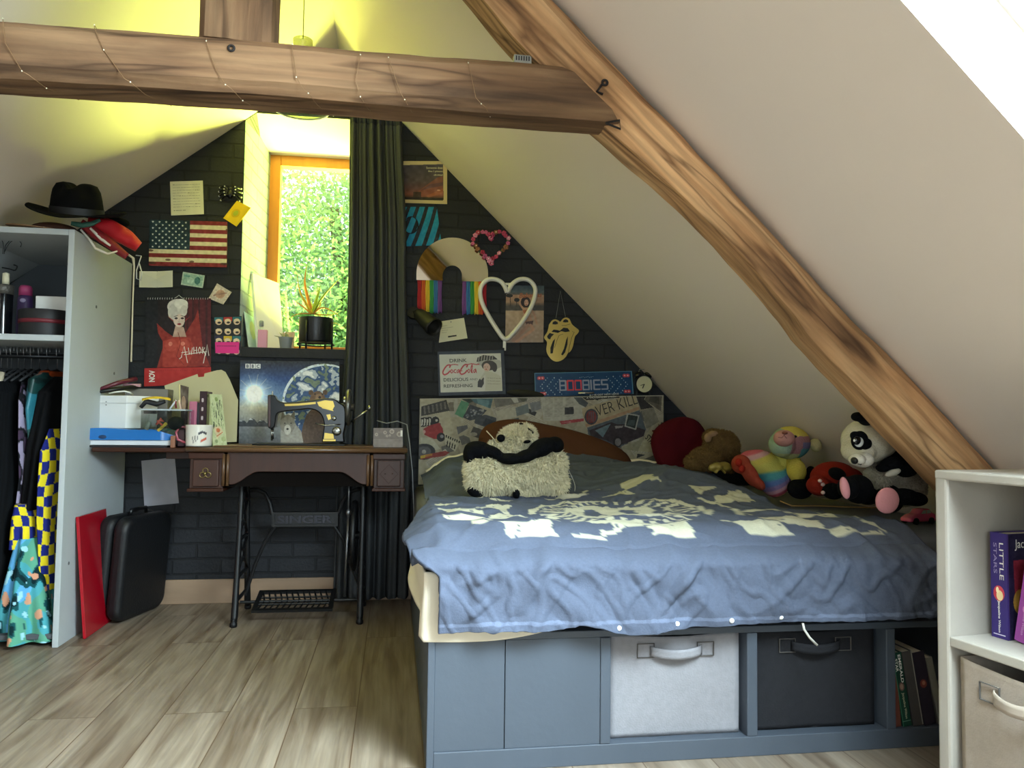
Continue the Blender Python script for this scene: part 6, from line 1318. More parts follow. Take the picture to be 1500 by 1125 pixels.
for i, (p0, p1, cc, lb) in enumerate((((247, 602), (258, 586), 'c9cbd2', 'pale grey pen leaning out of the tub'), ((258, 598), (257, 586), '7a2a30', 'dark red pencil upright in the tub'), ((265, 600), (262, 586), 'd8b8a4', 'pale wooden pencil upright in the tub'))):
    o = MB().tube([T_(*p0, .05), T_(*p1, .05)], .004, 8).build('pencil', M('pencil_'+cc, cc, .5), None, smooth=True); tag(o, lb, 'pencil', 'pens in the clear tub')
# grey box behind
a = PY(183, 580, 3.70); b = PY(246, 570, 3.70); tower('grey_case', 'flat grey case behind the white box', 'case', a.x, b.x, 3.70, 3.80, LZ+.001, b.z, M('warm_grey_plastic', '77726c', .6))
# photo frame
q = [PY(262, 563, 3.60), PY(276.5, 567, 3.635), PY(275, 600, 3.63), PY(266, 600, 3.595)]; q[2].z = q[3].z = tz1*.0+Zp(270, 612, 3.6)
cv = Cv(14, 40, '5c5048'); cv.ell(7, 12, 3.5, 5, 'a48a74'); cv.rect(0, 0, 1.8, 40, 'cabf8c'); cv.noise(.05, 2); q[2].z = q[3].z = TZ+.002; cv2 = cv
o = sheet('photo_strip', q, cv2, .003, None, .4, edge='cabf8c'); tag(o, 'narrow brown photo in a gilt edge behind the tub', 'photo')
# cream cut card
C6 = lambda x, y, Y: PY(110+x/5.112, 500+y/5.112, Y)
mb = MB(); mb.prism([(660, 330), (905, 242), (912, 266), (955, 262), (958, 238), (1050, 214), (1085, 210), (1115, 226), (1150, 285), (1218, 440), (1216, 752), (760, 772)], lambda a, b, t: C6(a, b, 3.775)+Vector((0, t+.05*(540-b)/540, 0)), 0, .0015)
for i, v in enumerate(mb.v):
    if v[2] < TZ+.004: mb.v[i] = (v[0], v[1], TZ+.002)
o = mb.build('cream_card_sheet', M('cream_cardboard', 'bdb694', .85), None); tag(o, 'large cream cut-out card leaning on the wall behind the mug', 'card')
# upright books and the patterned box
def standing(name, label, px0, px1, pyt, Y, w3, c, cvs=None, lean=0, dep=.10, cat='book', grp='books standing on the table'):
    x0, x1 = X_(px0, Y), X_(px1, Y); z1 = Zp(px0, pyt, Y); T = Matrix.Translation((x0, Y, TZ+.001)) @ Matrix.Rotation(rad(lean), 4, 'Y'); return book(name, label, T, x1-x0, dep, z1-TZ-.001, c, grp), T, x1-x0, z1-TZ-.001
bk, T, w, h = standing('book', 'slim dusty pink book behind the mug', 276, 287, 588, 3.585, 0, 'b06a80'); cv = Cv(12, 40, 'b3687f'); cv.rect(3, 8, 8, 30, '7a3450', .6); spine(T, w, h, cv, bk)
bk, T, w, h = standing('book', 'very dark thin book between the pink and the maroon book', 287.4, 290.6, 590, 3.587, 0, '1c1820')
bk, T, w, h = standing('book', 'tall dark maroon book with silver marks on its spine', 290.8, 301.5, 573, 3.587, 0, '33121a'); cv = Cv(11, 55, '2e1018'); [cv.ell(4.5, 9+i*9, 1.6, 2.2, 'b8a8aa') for i in range(5)]; spine(T, w, h, cv, bk)
# green patterned box file, slightly turned
gb = thing('patterned_box_file', 'pale green patterned box file standing right of the mug', 'box', (X_(318, 3.55), 3.58, TZ))
q = [PY(307, 577, 3.54), PY(325, 578, 3.575), PY(333, 645, 3.575), PY(312, 648, 3.54)]; q[2].z = q[3].z = TZ+.001
cv = Cv(24, 72, 'b4ba8c', 2.4)
for i in range(60): x = random.uniform(2, 22); y = random.uniform(6, 44); cv.line([(x, y), (x+random.uniform(-1, 1), y+random.uniform(3, 8))], .9, random.choice(['4a5238', '2f3428', '8a9468']))
cv.ell(12, 7, 3, 3, '7d8a50'); cv.poly([(4, 46), (14, 44), (20, 52), (8, 62)], 'c8b48c'); cv.ell(11, 50, 3.4, 3, 'b8683c'); cv.line([(8, 58), (18, 53)], 1.2, 'a8542c'); cv.ell(7, 65, 2.4, 2.6, '8a9464'); cv.ell(19, 62, 3.6, 3.6, 'a4ac78'); cv.noise(.03, 2)
sheet('front', q, cv, .002, gb, .6)
q2 = [PY(301, 577, 3.62), q[0], q[3], PY(305, 640, 3.62)]; q2[3].z = TZ+.001; cv = Cv(6, 72, 'a8b080', 2); cv.noise(.08, 3); cv.rect(0, 46, 6, 60, 'b8925c', .7); sheet('spine', q2, cv, .002, gb, .6)
mb = MB(); r_ = (PY(325, 578, 3.575)-PY(307, 577, 3.54)); e_ = PY(301, 577, 3.62); zt3 = q[0].z
mb.prism([(q2[0].x, q2[0].y), (q[0].x+.002, q[0].y+.003), (q[1].x, q[1].y+.003), (q2[0].x+r_.x, q2[0].y+r_.y)], lambda a, b, z: (a, b, z), TZ+.001, zt3-.002); mb.build('box_body', M('green_box', 'a2a87c', .7), gb)
# mug
mg = PY(291.5, 640, 3.50); mg.z = TZ+.003; mr_ = .0555; zmt = Zp(291, 622.5, 3.455)-mg.z; t = thing('white_mug', 'white mug with a red handle and small drawings', 'mug', tuple(mg))
mb = MB(); mb.lathe(mg, [(0, .0), (mr_*.9, .0), (mr_*.95, .004)]+[(mr_*(.95+.05*i/24), .004+(zmt-.004)*i/24) for i in range(1, 25)]+[(mr_-.003, zmt), (mr_-.004, zmt-.02), (mr_-.006, .008), (0, .006)], 96); bd = mb.build('body', M('glazed_mug', 'e0dcd2', .2, attr=True, coat=.4), t, smooth=True)
def mugc(co):
    n = len(co); col = np.tile([.86, .84, .79], (n, 1)); u = (co[:, 0]-mg.x)/mr_; z = (co[:, 2]-mg.z)/zmt; fr_ = co[:, 1] < mg.y
    m1 = fr_ & (np.abs(u-.45) < .28) & (np.abs(z-.68+.35*np.abs(u-.45)) < .055); m2 = fr_ & (np.abs(u-.52) < .2) & (np.abs(z-.3-.35*(u-.5)) < .06); m3 = fr_ & (np.abs(u+.05) < .3) & (np.sin(u*34+z*9) > .55) & (np.abs(z-.35-.3*(u+.05)) < .16); m4 = fr_ & (np.abs(u-.05) < .02) & (z > .6)
    col[m1] = [.28, .28, .3]; col[m2] = [.75, .38, .3]; col[m3] = [.35, .33, .34]; return col
setcol(bd, mugc)
MB().tube([mg+Vector((-mr_*.95, -.01, .082)), mg+Vector((-mr_-.022, -.012, .082)), mg+Vector((-mr_-.036, -.012, .058)), mg+Vector((-mr_-.028, -.012, .028)), mg+Vector((-mr_*.9, -.01, .014))], .0052, 10).build('handle', M('red_glaze', 'a04450', .25, coat=.4), t, smooth=True)
o = tower('brown_tube', 'small brown lipstick-like tube beside the mug', 'tube', X_(253, 3.5), X_(259.5, 3.5), 3.465, 3.485, TZ+.0, TZ+.052, M('brown_tube', '8a5a40', .4))
o.location.z = LZ+.0; 
tower('dark_red_notebook', 'dark red notebook standing edge-on beside the mug', 'book', X_(262, 3.52), X_(272, 3.52), 3.50, 3.60, TZ+.001, TZ+.075, bookcol('3a1a20'), group='books standing on the table')
# small box with circles, cable
sb = thing('small_patterned_box', 'small taupe box with pale circles at the right end of the table', 'box', (X_(571, 3.6), 3.6, TT))
q = [PY(547, 627, 3.60), PY(590, 627, 3.60), PY(590, 655, 3.60), PY(547, 655, 3.60)]; q[2].z = q[3].z = TT; cv = Cv(43, 28, '7c716a', 2.4)
for x, y, r_ in ((4.5, 9.5, 2.4), (17, 6.5, 2.6), (27, 5, 3.6), (20, 11.5, 1.8), (38, 9, 4), (24, 10.5, 1.5)): cv.ell(x, y, r_, r_, 'b0a496'); cv.ell(x, y, r_*.5, r_*.5, '8e8278')
cv.rect(0, 16, 43, 28, '8a8078'); cv.noise(.02, 3); sheet('front', q, cv, .001, sb, .5)
MB().box((q[0].x, 3.601, TT), (q[1].x, 3.66, q[0].z)).build('box_body', M('taupe_box', '776c66', .6), sb, bevel=.001)
MB().box((q[1].x-.010, 3.594, TT+.05), (q[1].x-.001, 3.5995, TT+.078)).build('white_corner', ink_white, sb)
o = MB().tube([PY(552, 616, 3.68), PY(566, 620, 3.67), PY(582, 617, 3.66), PY(596, 622, 3.62), PY(600, 650, 3.58), PY(604, 690, 3.56), PY(606, 740, 3.57), PY(607, 800, 3.62)], .0022, 8).build('grey_cable', M('grey_cable', '8a8c8e', .5), None, smooth=True); tag(o, 'thin grey cable drooping over the right end of the table', 'cable')
# ================================================================== IN AND ON THE WARDROBE
# black fedora
ht = PY(113, 312, 3.36); hat = thing('black_fedora', 'black felt fedora on top of the wardrobe pile', 'hat', (ht.x, 3.36, WZ+.02))
felt_b = M('black_felt', '09090b', .95, bump=.1, bscale=150, spec=.2)
HM = Matrix.Translation((ht.x, 3.36, ht.z-.012)) @ Euler((rad(14), rad(3), 0)).to_matrix().to_4x4()
def brim(u, v):
    q = 2*pi*u; r = .095+(.185-.095)*v; return HM @ Vector((r*math.cos(q), r*.86*math.sin(q), .030*v*v*abs(math.cos(q))**1.5-.012*v*abs(math.sin(q))+.004))
mb = MB(); mb.grid(brim, 60, 8, closeu=True); mb.build('brim', felt_b, hat, smooth=True, solid=.004)
def crown(u, v):
    q = 2*pi*u; prof = [(.100, 0), (.099, .03), (.094, .07), (.088, .10), (.075, .124), (.05, .132), (.0, .122)]
    k = v*6; i = min(5, int(k)); f = k-i; r = prof[i][0]*(1-f)+prof[i+1][0]*f; z = prof[i][1]*(1-f)+prof[i+1][1]*f
    x, y = r*math.cos(q), r*.88*math.sin(q); pin = math.exp(-((abs(x)-.05)/.025)**2-((y+.07)/.035)**2)*sst(.06, .11, z)
    return HM @ Vector((x, y+.030*pin, z-.022*sst(.10, .13, z)*math.exp(-(x/.02)**2)))
mb = MB(); mb.grid(crown, 60, 30, closeu=True); mb.build('crown', felt_b, hat, smooth=True)
mb = MB(); mb.grid(lambda u, v: HM @ Vector((.1015*math.cos(2*pi*u), .0895*math.sin(2*pi*u), .004+.028*v)), 60, 2, closeu=True); mb.build('hat_band', M('black_ribbon', '0c0c0f', .5), hat, smooth=True)
# tan hat beneath
c = PY(66, 326, 3.42); th_ = thing('tan_hat', 'tan wide brimmed hat half hidden beneath the black fedora', 'hat', (c.x, 3.44, WZ))
tanm = M('tan_felt', '8f7056', .9); tand = M('dark_brown_felt', '4a3024', .9)
HM2 = Matrix.Translation((c.x+.03, 3.44, WZ+.004))
mb = MB(); mb.grid(lambda u, v: HM2 @ Vector(((.09+.085*v)*math.cos(2*pi*u), (.08+.08*v)*math.sin(2*pi*u), .002+.058*v*abs(math.sin(2*pi*u/2+.4))**2*(1-.2*v))), 48, 6, closeu=True); mb.build('brim', tanm, th_, smooth=True, solid=.004)
mb = MB(); mb.ell(HM2 @ Vector((0, 0, .03)), (.092, .082, .03)); mb.build('crown', tand, th_, smooth=True)
o = MB().ell(PY(170, 326, 3.5), (.055, .05, .022)).build('beanie_hat', felt_b, None, smooth=True); tag(o, 'crumpled black cap behind the red bag', 'cap')
# red striped bag sliding over the wardrobe edge
rg = thing('red_striped_bag', 'red folded bag with white stripes drooping over the wardrobe side', 'bag', tuple(PY(150, 350, 3.38)))
def drape(pts, w, th, Y0, dY):
    def fn(u, v):
        k = u*(len(pts)-1); i = min(len(pts)-2, int(k)); f = k-i; x = pts[i][0]*(1-f)+pts[i+1][0]*f; y = pts[i][1]*(1-f)+pts[i+1][1]*f
        q = 2*pi*v; nx = -(pts[i+1][1]-pts[i][1]); ny = pts[i+1][0]-pts[i][0]; l = math.hypot(nx, ny)+1e-6; ww = w*(.55+.45*math.sin(pi*(.15+.8*u)))
        return PY(x+nx/l*ww*math.cos(q), y+ny/l*ww*math.cos(q), Y0+dY*u+th*math.sin(q)+.006*MN.noise(Vector((u*7, v*5, w))))
    mb = MB(); mb.grid(lambda v, u: fn(u, v), 20, 24, closeu=True); mb.f.append(tuple(range(20))); mb.m.append(0); mb.f.append(tuple(24*20+j for j in range(19, -1, -1))); mb.m.append(0); return mb
red_m = M('red_nylon', 'b4141e', .55, bump=.25, bscale=30); red_d = M('dark_red_nylon', '7c1018', .6, bump=.25, bscale=30); whs = M('white_stripe', 'd8cfc2', .7); gst = M('green_stripe', '2f5a4a', .7)
drape([(128, 325), (158, 333), (185, 348), (203, 362)], 13, .035, 3.42, -.02).build('body', red_m, rg, smooth=True)
drape([(118, 326), (140, 342), (160, 356), (186, 376)], 8, .02, 3.37, -.02).build('flap', red_d, rg, smooth=True)
drape([(132, 334), (148, 350), (162, 360)], 2.2, .008, 3.348, -.01).build('stripe', whs, rg, smooth=True)
drape([(118, 336), (132, 352), (140, 364), (158, 372), (172, 368)], 1.8, .008, 3.345, -.01).build('stripe', whs, rg, smooth=True)
drape([(104, 327), (120, 330), (134, 328), (147, 322)], 4, .012, 3.35, 0).build('green_trim', gst, rg, smooth=True)
o = MB().tube([PY(186, 372, 3.36), PY(195, 378, 3.38), PY(196.5, 390, 3.40), PY(194.5, 440, 3.41), PY(192, 530, 3.41)], [.009, .008, .005, .004, .005], 8, flat=.4).build('cream_strap', M('cream_webbing', 'd2c6a4', .8), None, smooth=True); tag(o, 'long cream strap hanging down past the wardrobe side', 'strap')
o = MB().tube([PY(199, 374, 3.44), PY(207, 375, 3.44), PY(204, 384, 3.44), PY(200, 396, 3.44), PY(200, 408, 3.44), PY(206, 411, 3.44), PY(208, 400, 3.44), PY(204, 386, 3.44)], .0025, 8).build('drawstring_loop', M('white_cord', 'c9c8c0', .7), None, smooth=True); tag(o, 'white looped drawstring cord dangling from the red bag', 'cord')
# shelf: lantern, hat box, white box, deodorant
SH = 1.2125
lx = PY(5, 420, 3.42).x; lt = thing('candle_lantern', 'black lantern stand with a cream candle and curled wire at the shelf left', 'candle holder', (lx, 3.42, SH))
MB().lathe((lx, 3.42, SH), [(0, 0), (.036, 0), (.037, .19), (.034, .215), (.0, .215)], 28).build('glass_body', M('black_glass', '0b0c10', .12), lt, smooth=True, angle=40)
MB().lathe((lx, 3.42, SH), [(.0385, .175), (.0385, .212), (.036, .214)], 28).build('band', M('pewter', '5e5a54', .5, metal=.6, bump=.4, bscale=90), lt, smooth=True)
MB().lathe((lx+.008, 3.42, SH), [(0, .215), (.013, .215), (.013, .262), (.004, .266), (0, .266)], 18).build('candle', M('cream_wax', 'd8d0b0', .5), lt, smooth=True)
wire = M('black_wire', '141416', .4, metal=.5)
for pts in ([(4, 372), (5, 360), (2, 350), (-6, 345)], [(6, 372), (8, 360), (14, 352), (10, 347), (7, 353)], [(6, 370), (14, 356), (24, 351), (31, 356), (30, 362)]):
    MB().tube([PY(x, y, 3.41) for x, y in catm(pts, 4)], .0016, 6).build('wire_curl', wire, lt, smooth=True)
MB().tube([PY(x, y, 3.38) for x, y in catm([(3, 392), (14, 394), (22, 396), (25, 390), (20, 388)], 4)], .0026, 6).build('wire_curl', wire, lt, smooth=True)
hbx = PY(67, 470, 3.42).x; hb = thing('round_hat_box', 'round black hat box with a dark red band on the wardrobe shelf', 'box', (hbx, 3.43, SH))
blk_c = M('black_card', '17171a', .6)
MB().lathe((hbx, 3.43, SH), [(0, 0), (.099, 0), (.099, .062), (0, .062)], 48).build('base', blk_c, hb, smooth=True, angle=40)
MB().lathe((hbx, 3.43, SH), [(.102, .072), (.102, .108), (.099, .112), (0, .113)], 48).build('lid', blk_c, hb, smooth=True, angle=40)
MB().lathe((hbx, 3.43, SH), [(.1015, .056), (.1015, .074)], 48).build('red_band', M('dark_red_ribbon', '6a1a26', .5), hb, smooth=True)
a, b = PY(52, 440, 3.40), PY(98, 440, 3.40); o = box('white_carton', (a.x, 3.40, SH+.1135), (b.x, 3.47, SH+.1135+.058), M('white_carton', 'd4d4d0', .7)); tag(o, 'white carton lying on the round hat box', 'box')
dx_ = PY(37.5, 430, 3.60).x; dz = PY(37, 418, 3.60).z-SH; dd = thing('pink_cap_bottle', 'purple bottle with a pink cap behind the hat box', 'bottle', (dx_, 3.60, SH))
MB().lathe((dx_, 3.60, SH), [(0, 0), (.03, 0), (.031, .1), (.030, dz-.06), (.024, dz-.044)], 28).build('body', M('purple_plastic', '4a3560', .35), dd, smooth=True)
MB().lathe((dx_, 3.60, SH), [(.026, dz-.046), (.026, dz-.012), (.02, dz-.002), (0, dz)], 28).build('cap', M('pink_plastic', 'c24a7c', .35), dd, smooth=True)
MB().ell((dx_+.004, 3.568, SH+dz-.07), (.012, .003, .009)).build('label_mark', M('lilac_mark', 'a79ab8', .5), dd, smooth=True)
# hangers and clothes
def garment(name, label, cat, rings, fn, hang_px, folds=7, amp=.010, nu=110, nv=120, rough=.85, zt=None, bump=.1, spec=.4, sleeve=None):
    """rings: (z, cx, cy, rx, ry) from the top down"""
    rings = sorted(rings, key=lambda r: -r[0]); zs = [r[0] for r in rings]
    def at(z): return [float(np.interp(-z, [-q for q in zs], [r[i] for r in rings])) for i in range(1, 5)]
    t = thing(name, label, cat, (rings[-1][1], rings[-1][2], rings[-1][0]), 'clothes on the rail'); ph = random.uniform(0, 6)
    def g(u, v):
        z = zs[0]+(zs[-1]-zs[0])*v; cx, cy, rx, ry = at(z); q = 2*pi*u; k = 1+amp*(.3+v)*8*math.sin(folds*q+ph+v*1.5)+.05*MN.noise(Vector((math.cos(q)*2, math.sin(q)*2, z*4+ph)))
        return Vector((min(cx+rx*k*math.cos(q), WX1-.028), cy+ry*k*math.sin(q), z))
    mb = MB(); mb.grid(g, nu, nv, closeu=True); mb.f.append(tuple(range(nu))); mb.m.append(0)
    o = mb.build('cloth', M('cloth_%s_%d' % (name, int(rough*100)), '808080', rough, attr=True, bump=bump, bscale=120, spec=spec), t, smooth=True, solid=.002); setcol(o, fn); return t
def noi(co, s, o): return np.array([MN.noise(Vector((a[0]*s[0]+o, a[1]*s[1], a[2]*s[2]))) for a in co])
def c_rib(co): n = len(co); q = .055+.02*np.sin(co[:, 1]*420+co[:, 0]*420); return np.stack([q*.85, q*.95, q*1.1], 1)
def c_blk(co): n = len(co); return np.tile([.055, .057, .065], (n, 1))
def c_flor(co):
    a, b = noi(co, (9, 9, 9), 1), noi(co, (14, 14, 14), 7); c = np.tile([.10, .25, .24], (len(co), 1)); c[a > .12] = [.16, .44, .5]; c[a < -.2] = [.07, .14, .14]; c[b > .28] = [.62, .45, .42]; return c
def c_orange(co): return np.tile([.62, .26, .10], (len(co), 1))
def c_teal(co):
    a, b, d = noi(co, (10, 10, 7), 3), noi(co, (26, 26, 13), 5), noi(co, (30, 30, 20), 11); c = np.tile([.30, .62, .66], (len(co), 1)); c[a > .2] = [.38, .66, .86]; c[a < -.12] = [.36, .62, .52]; c[b > .14] = [.10, .30, .32]; c[b > .3] = [.05, .16, .18]; c[(d > .42)] = [.80, .58, .46]; c[d < -.45] = [.62, .82, .88]; return c
def c_chk(co):
    n1, n2 = noi(co, (7, 7, 5), 2), noi(co, (7, 7, 5), 8); u = (co[:, 1]*.9+co[:, 0]*.9+.03*n1)/.036; v = (co[:, 2]+.035*n2+.01*n1)/.044; k = (np.floor(u)+np.floor(v)) % 2 == 0; c = np.tile([.12, .16, .46], (len(co), 1)); c[k] = [.88, .80, .16]; return c
def c_sil(co):
    a = noi(co, (30, 30, 18), 4); c = np.tile([.10, .10, .12], (len(co), 1)); c[a > .1] = [.62, .58, .68]; c[a < -.15] = [.28, .22, .30]; return c
XC = lambda px, Y: PY(px, 700, Y).x
ZZ = lambda py, Y: PY(40, py, Y).z
garment('ribbed_dress', 'long black ribbed dress at the left of the hanging clothes', 'dress', [(ZZ(552, 3.5), XC(6, 3.5), 3.56, .03, .10), (ZZ(575, 3.5), XC(8, 3.5), 3.56, .055, .20), (ZZ(700, 3.45), XC(4, 3.45), 3.55, .065, .22), (ZZ(880, 3.4), XC(-6, 3.4), 3.54, .075, .24), (.11, XC(-8, 3.4), 3.54, .08, .24)], c_rib, 0, folds=9, amp=.006)
garment('patterned_sleeve_top', 'grey and white patterned top showing one narrow sleeve', 'top', [(ZZ(560, 3.48), XC(26, 3.45), 3.55, .012, .10), (ZZ(585, 3.45), XC(26, 3.4), 3.55, .022, .17), (ZZ(640, 3.4), XC(30, 3.4), 3.54, .020, .17), (ZZ(700, 3.4), XC(31, 3.4), 3.54, .016, .15), (ZZ(790, 3.4), XC(24, 3.4), 3.54, .018, .15)], c_sil, 0, folds=5)
garment('floral_satin_blouse', 'green and blue floral satin blouse near the rail middle', 'blouse', [(ZZ(546, 3.52), XC(52, 3.45), 3.57, .02, .10), (ZZ(556, 3.48), XC(50, 3.45), 3.57, .045, .18), (ZZ(600, 3.42), XC(42, 3.42), 3.56, .045, .18), (ZZ(660, 3.42), XC(42, 3.4), 3.56, .03, .15)], c_flor, 0, folds=5, rough=.4)
garment('orange_lining_top', 'top with an orange satin collar above the black cardigan', 'top', [(ZZ(544, 3.58), XC(58, 3.5), 3.60, .035, .10), (ZZ(560, 3.55), XC(58, 3.5), 3.60, .05, .16), (ZZ(640, 3.5), XC(52, 3.5), 3.60, .045, .16)], c_orange, 0, folds=5, rough=.4)
garment('black_cardigan', 'black knitted cardigan right of the floral blouse', 'cardigan', [(ZZ(552, 3.55), XC(78, 3.5), 3.59, .025, .10), (ZZ(575, 3.5), XC(70, 3.45), 3.58, .06, .20), (ZZ(650, 3.42), XC(58, 3.42), 3.57, .065, .21), (ZZ(755, 3.4), XC(46, 3.4), 3.56, .05, .19)], c_blk, 0, folds=7)
garment('black_coat', 'plain black coat hanging at the right end of the rail', 'coat', [(ZZ(560, 3.6), XC(92, 3.55), 3.64, .02, .10), (ZZ(590, 3.55), XC(86, 3.55), 3.63, .05, .18), (ZZ(720, 3.55), XC(84, 3.55), 3.62, .05, .19)], c_blk, 0, folds=6)
garment('checked_dress', 'yellow and navy wavy check dress beside the wardrobe panel', 'dress', [(ZZ(628, 3.42), XC(77, 3.4), 3.50, .018, .14), (ZZ(660, 3.42), XC(74, 3.4), 3.50, .032, .18), (ZZ(760, 3.4), XC(74, 3.4), 3.50, .036, .18), (ZZ(862, 3.38), XC(79, 3.38), 3.49, .028, .16)], c_chk, 0, folds=6, nv=200, nu=150)
garment('checked_skirt', 'yellow and navy check skirt edge above the teal dress', 'skirt', [(ZZ(738, 3.40), XC(36, 3.38), 3.50, .04, .16), (ZZ(760, 3.40), XC(36, 3.36), 3.50, .055, .18), (ZZ(802, 3.38), XC(38, 3.36), 3.50, .06, .185)], c_chk, 0, folds=6, nv=100, nu=150)
garment('tropical_dress', 'teal tropical leaf print dress reaching the wardrobe floor', 'dress', [(ZZ(788, 3.36), XC(40, 3.34), 3.48, .05, .16), (ZZ(850, 3.34), XC(42, 3.32), 3.46, .085, .19), (ZZ(900, 3.32), XC(46, 3.32), 3.45, .115, .20), (ZZ(938, 3.30), XC(48, 3.3), 3.44, .135, .20)], c_teal, 0, folds=8, amp=.014, nv=160, nu=200)
hw_ = M('hanger_wire', 'a8a9ac', .3, metal=.9)
for i, px in enumerate((2, 11, 17, 27, 36, 46, 58, 70, 84)):
    x = PY(px, 530, 3.6).x; h = thing('coat_hanger', ['steel wire coat hanger on the wardrobe rail'][0], 'hanger', (x, 3.6, 1.08), 'hangers on the rail')
    zc = 1.161+.008
    MB().tube([(x, 3.6+.016*math.cos(q), zc+.006+.016*math.sin(q)) for q in np.linspace(rad(-20), rad(200), 12)]+[(x, 3.6-.012, zc-.012), (x, 3.6, zc-.028), (x, 3.6, 1.09)], .0022, 6).build('hook', hw_, h, smooth=True)
    MB().tube([(x, 3.43, 1.035), (x, 3.55, 1.082), (x, 3.6, 1.092), (x, 3.65, 1.082), (x, 3.77, 1.035)], .005, 6).build('shoulder_bar', M('dark_hanger', '2a2a2c', .5), h, smooth=True)
o = MB().tube([PY(2, 545, 3.44), PY(-2, 560, 3.43), PY(3, 575, 3.43)], [.014, .018, .012], 8, flat=.5).build('beige_scarf', M('beige_knit', 'b5aa92', .9, bump=.5, bscale=70), None, smooth=True); tag(o, 'scrap of beige knitted scarf at the far left of the rail', 'scarf')
# dark shoes tray at the wardrobe foot
mb = MB(); mb.ell((PY(20, 940, 3.3).x, 3.36, .095), (.13, .06, .042)); o = mb.build('black_shoe', blk, None, smooth=True); tag(o, 'black shoe on the wardrobe floor under the dress hem', 'shoe')
# red board leaning against the wardrobe side
a, b, c, d = PZ(97, 938, 0), PZ(129.5, 918, 0), None, None
Y1, Y2 = 3.36, 3.66
p0, p1 = PY(99, 938, Y1), PY(131, 918, Y2); p0.z = p1.z = .002
za, zb_ = PY(104, 757, Y1).z, PY(140, 745, Y2).z; xo = WX1+.016
q0, q1 = Vector((xo, Y1, (za+zb_)/2)), Vector((xo, Y2, (za+zb_)/2)); p0.x = xo+.045; p1.x = xo+.045; p0.y, p1.y = Y1, Y2
slab('red_board', 'flat glossy red board leaning on the wardrobe side', 'board', (q0, q1, p1, p0), .012, M('glossy_red', 'a00a1c', .25, coat=.4))
# black case
kc = thing('black_hard_case', 'rounded black hard case standing against the wall by the wardrobe', 'case', (-1.16, 3.74, 0))
mb = MB(); KM = Matrix.Translation((-1.155, 3.735, .235)) @ Euler((0, rad(4), rad(-16))).to_matrix().to_4x4()
def rr(w, h, r, n=8):
    o = []
    for cx, cy, a0 in ((w/2-r, h/2-r, 0), (-w/2+r, h/2-r, 90), (-w/2+r, -h/2+r, 180), (w/2-r, -h/2+r, 270)): o += [(cx+r*math.cos(rad(a0+90*i/n)), cy+r*math.sin(rad(a0+90*i/n))) for i in range(n+1)]
    return o
caseM = M('black_case_shell', '0c0d10', .55, bump=.15, bscale=120)
for s, nm in ((-1, 'shell_front'), (1, 'shell_back')):
    mb = MB(); mb.prism(rr(.36, .45, .06), lambda a, b, t: KM @ Vector((t, a, b)), s*.003, s*.068); mb.build(nm, caseM, kc, bevel=.022, seg=4, smooth=True, angle=60)
mb = MB(); mb.tube([KM @ Vector((0, -.06, .222)), KM @ Vector((0, -.055, .245)), KM @ Vector((0, .055, .245)), KM @ Vector((0, .06, .222))], .008, 8); mb.build('carry_handle', blk, kc, smooth=True)
# ================================================================== SOFT TOYS AND SMALL THINGS ON THE BED
MZ = .572
def blob(name, els, m, parent, vox=.006, sm=5, fac=.5):
    """els: (centre, radii, optional rotation matrix); overlapping shapes fused to one skin"""
    mb = MB()
    for e in els: mb.ell(e[0], e[1], e[2] if len(e) > 2 else None, 24, 16)
    return remesh(mb.build(name, m, parent), vox, sm, fac)
def capsule_els(p0, p1, r0, r1, n=6):
    p0, p1 = Vector(p0), Vector(p1); return [(p0.lerp(p1, i/(n-1)), (r0+(r1-r0)*i/(n-1),)*3) for i in range(n)]
shag = M('cream_shaggy_pile', 'd8cfae', .95, var=.1, vscale=40, bump=.5, bscale=120); plush_b = M('black_plush', '0a0b0f', .95, bump=.35, bscale=200)
# --- shaggy panda cushion in front of the pillow
K = lambda x, y, Y: PY(660+x/7.143, 600+y/7.143, Y)
pk = thing('panda_cushion', 'shaggy cream and black panda cushion lying on the duvet near the headboard', 'soft toy', tuple(PY(760, 725, 2.95)))
s_ = 2.95/1130/7.143
def KE(x, y, rx, ry, Y=2.95, d=.085, rot=0): return (K(x, y, Y), (rx*s_, d, ry*s_), Euler((0, rad(rot), 0)).to_matrix())
body = blob('body', [KE(400, 690, 235, 215), KE(290, 620, 130, 140, d=.07), KE(900, 660, 290, 230), KE(1090, 560, 110, 130, d=.07), KE(1100, 760, 110, 150, d=.07), KE(650, 690, 200, 170), KE(800, 820, 160, 110, d=.06), KE(270, 760, 100, 80, d=.06)], shag, pk, .007, 6)
# crease between the two lobes
me = body.data; O_ = ORG[body.name]
for v in me.vertices:
    p = v.co+O_; q0, q1 = K(520, 560, 2.86), K(800, 850, 2.86); t = max(0, min(1, (p.x-q0.x)/(q1.x-q0.x))); zc = q0.z+(q1.z-q0.z)*t
    if q0.x-.01 < p.x < q1.x+.01 and p.y < 2.95: v.co.y += .03*math.exp(-((p.z-zc)/.012)**2)
p_, n_ = surf_points(body, 15000, lambda p, n: (n[:, 1] < .5)); tufts('fur', p_, n_, .022, .004, shag, pk, droop=.8)
head = blob('head', [KE(690, 300, 190, 130, 3.02, .06, -10), KE(600, 400, 150, 80, 3.0, .05, 8), KE(780, 280, 110, 120, 3.02, .05), KE(830, 290, 60, 40, 3.0, .04), KE(480, 390, 90, 40, 3.0, .03, 15)], shag, pk, .006, 5)
p_, n_ = surf_points(head, 5500, lambda p, n: (n[:, 1] < .6)); tufts('head_fur', p_, n_, .017, .0036, shag, pk, droop=.2)
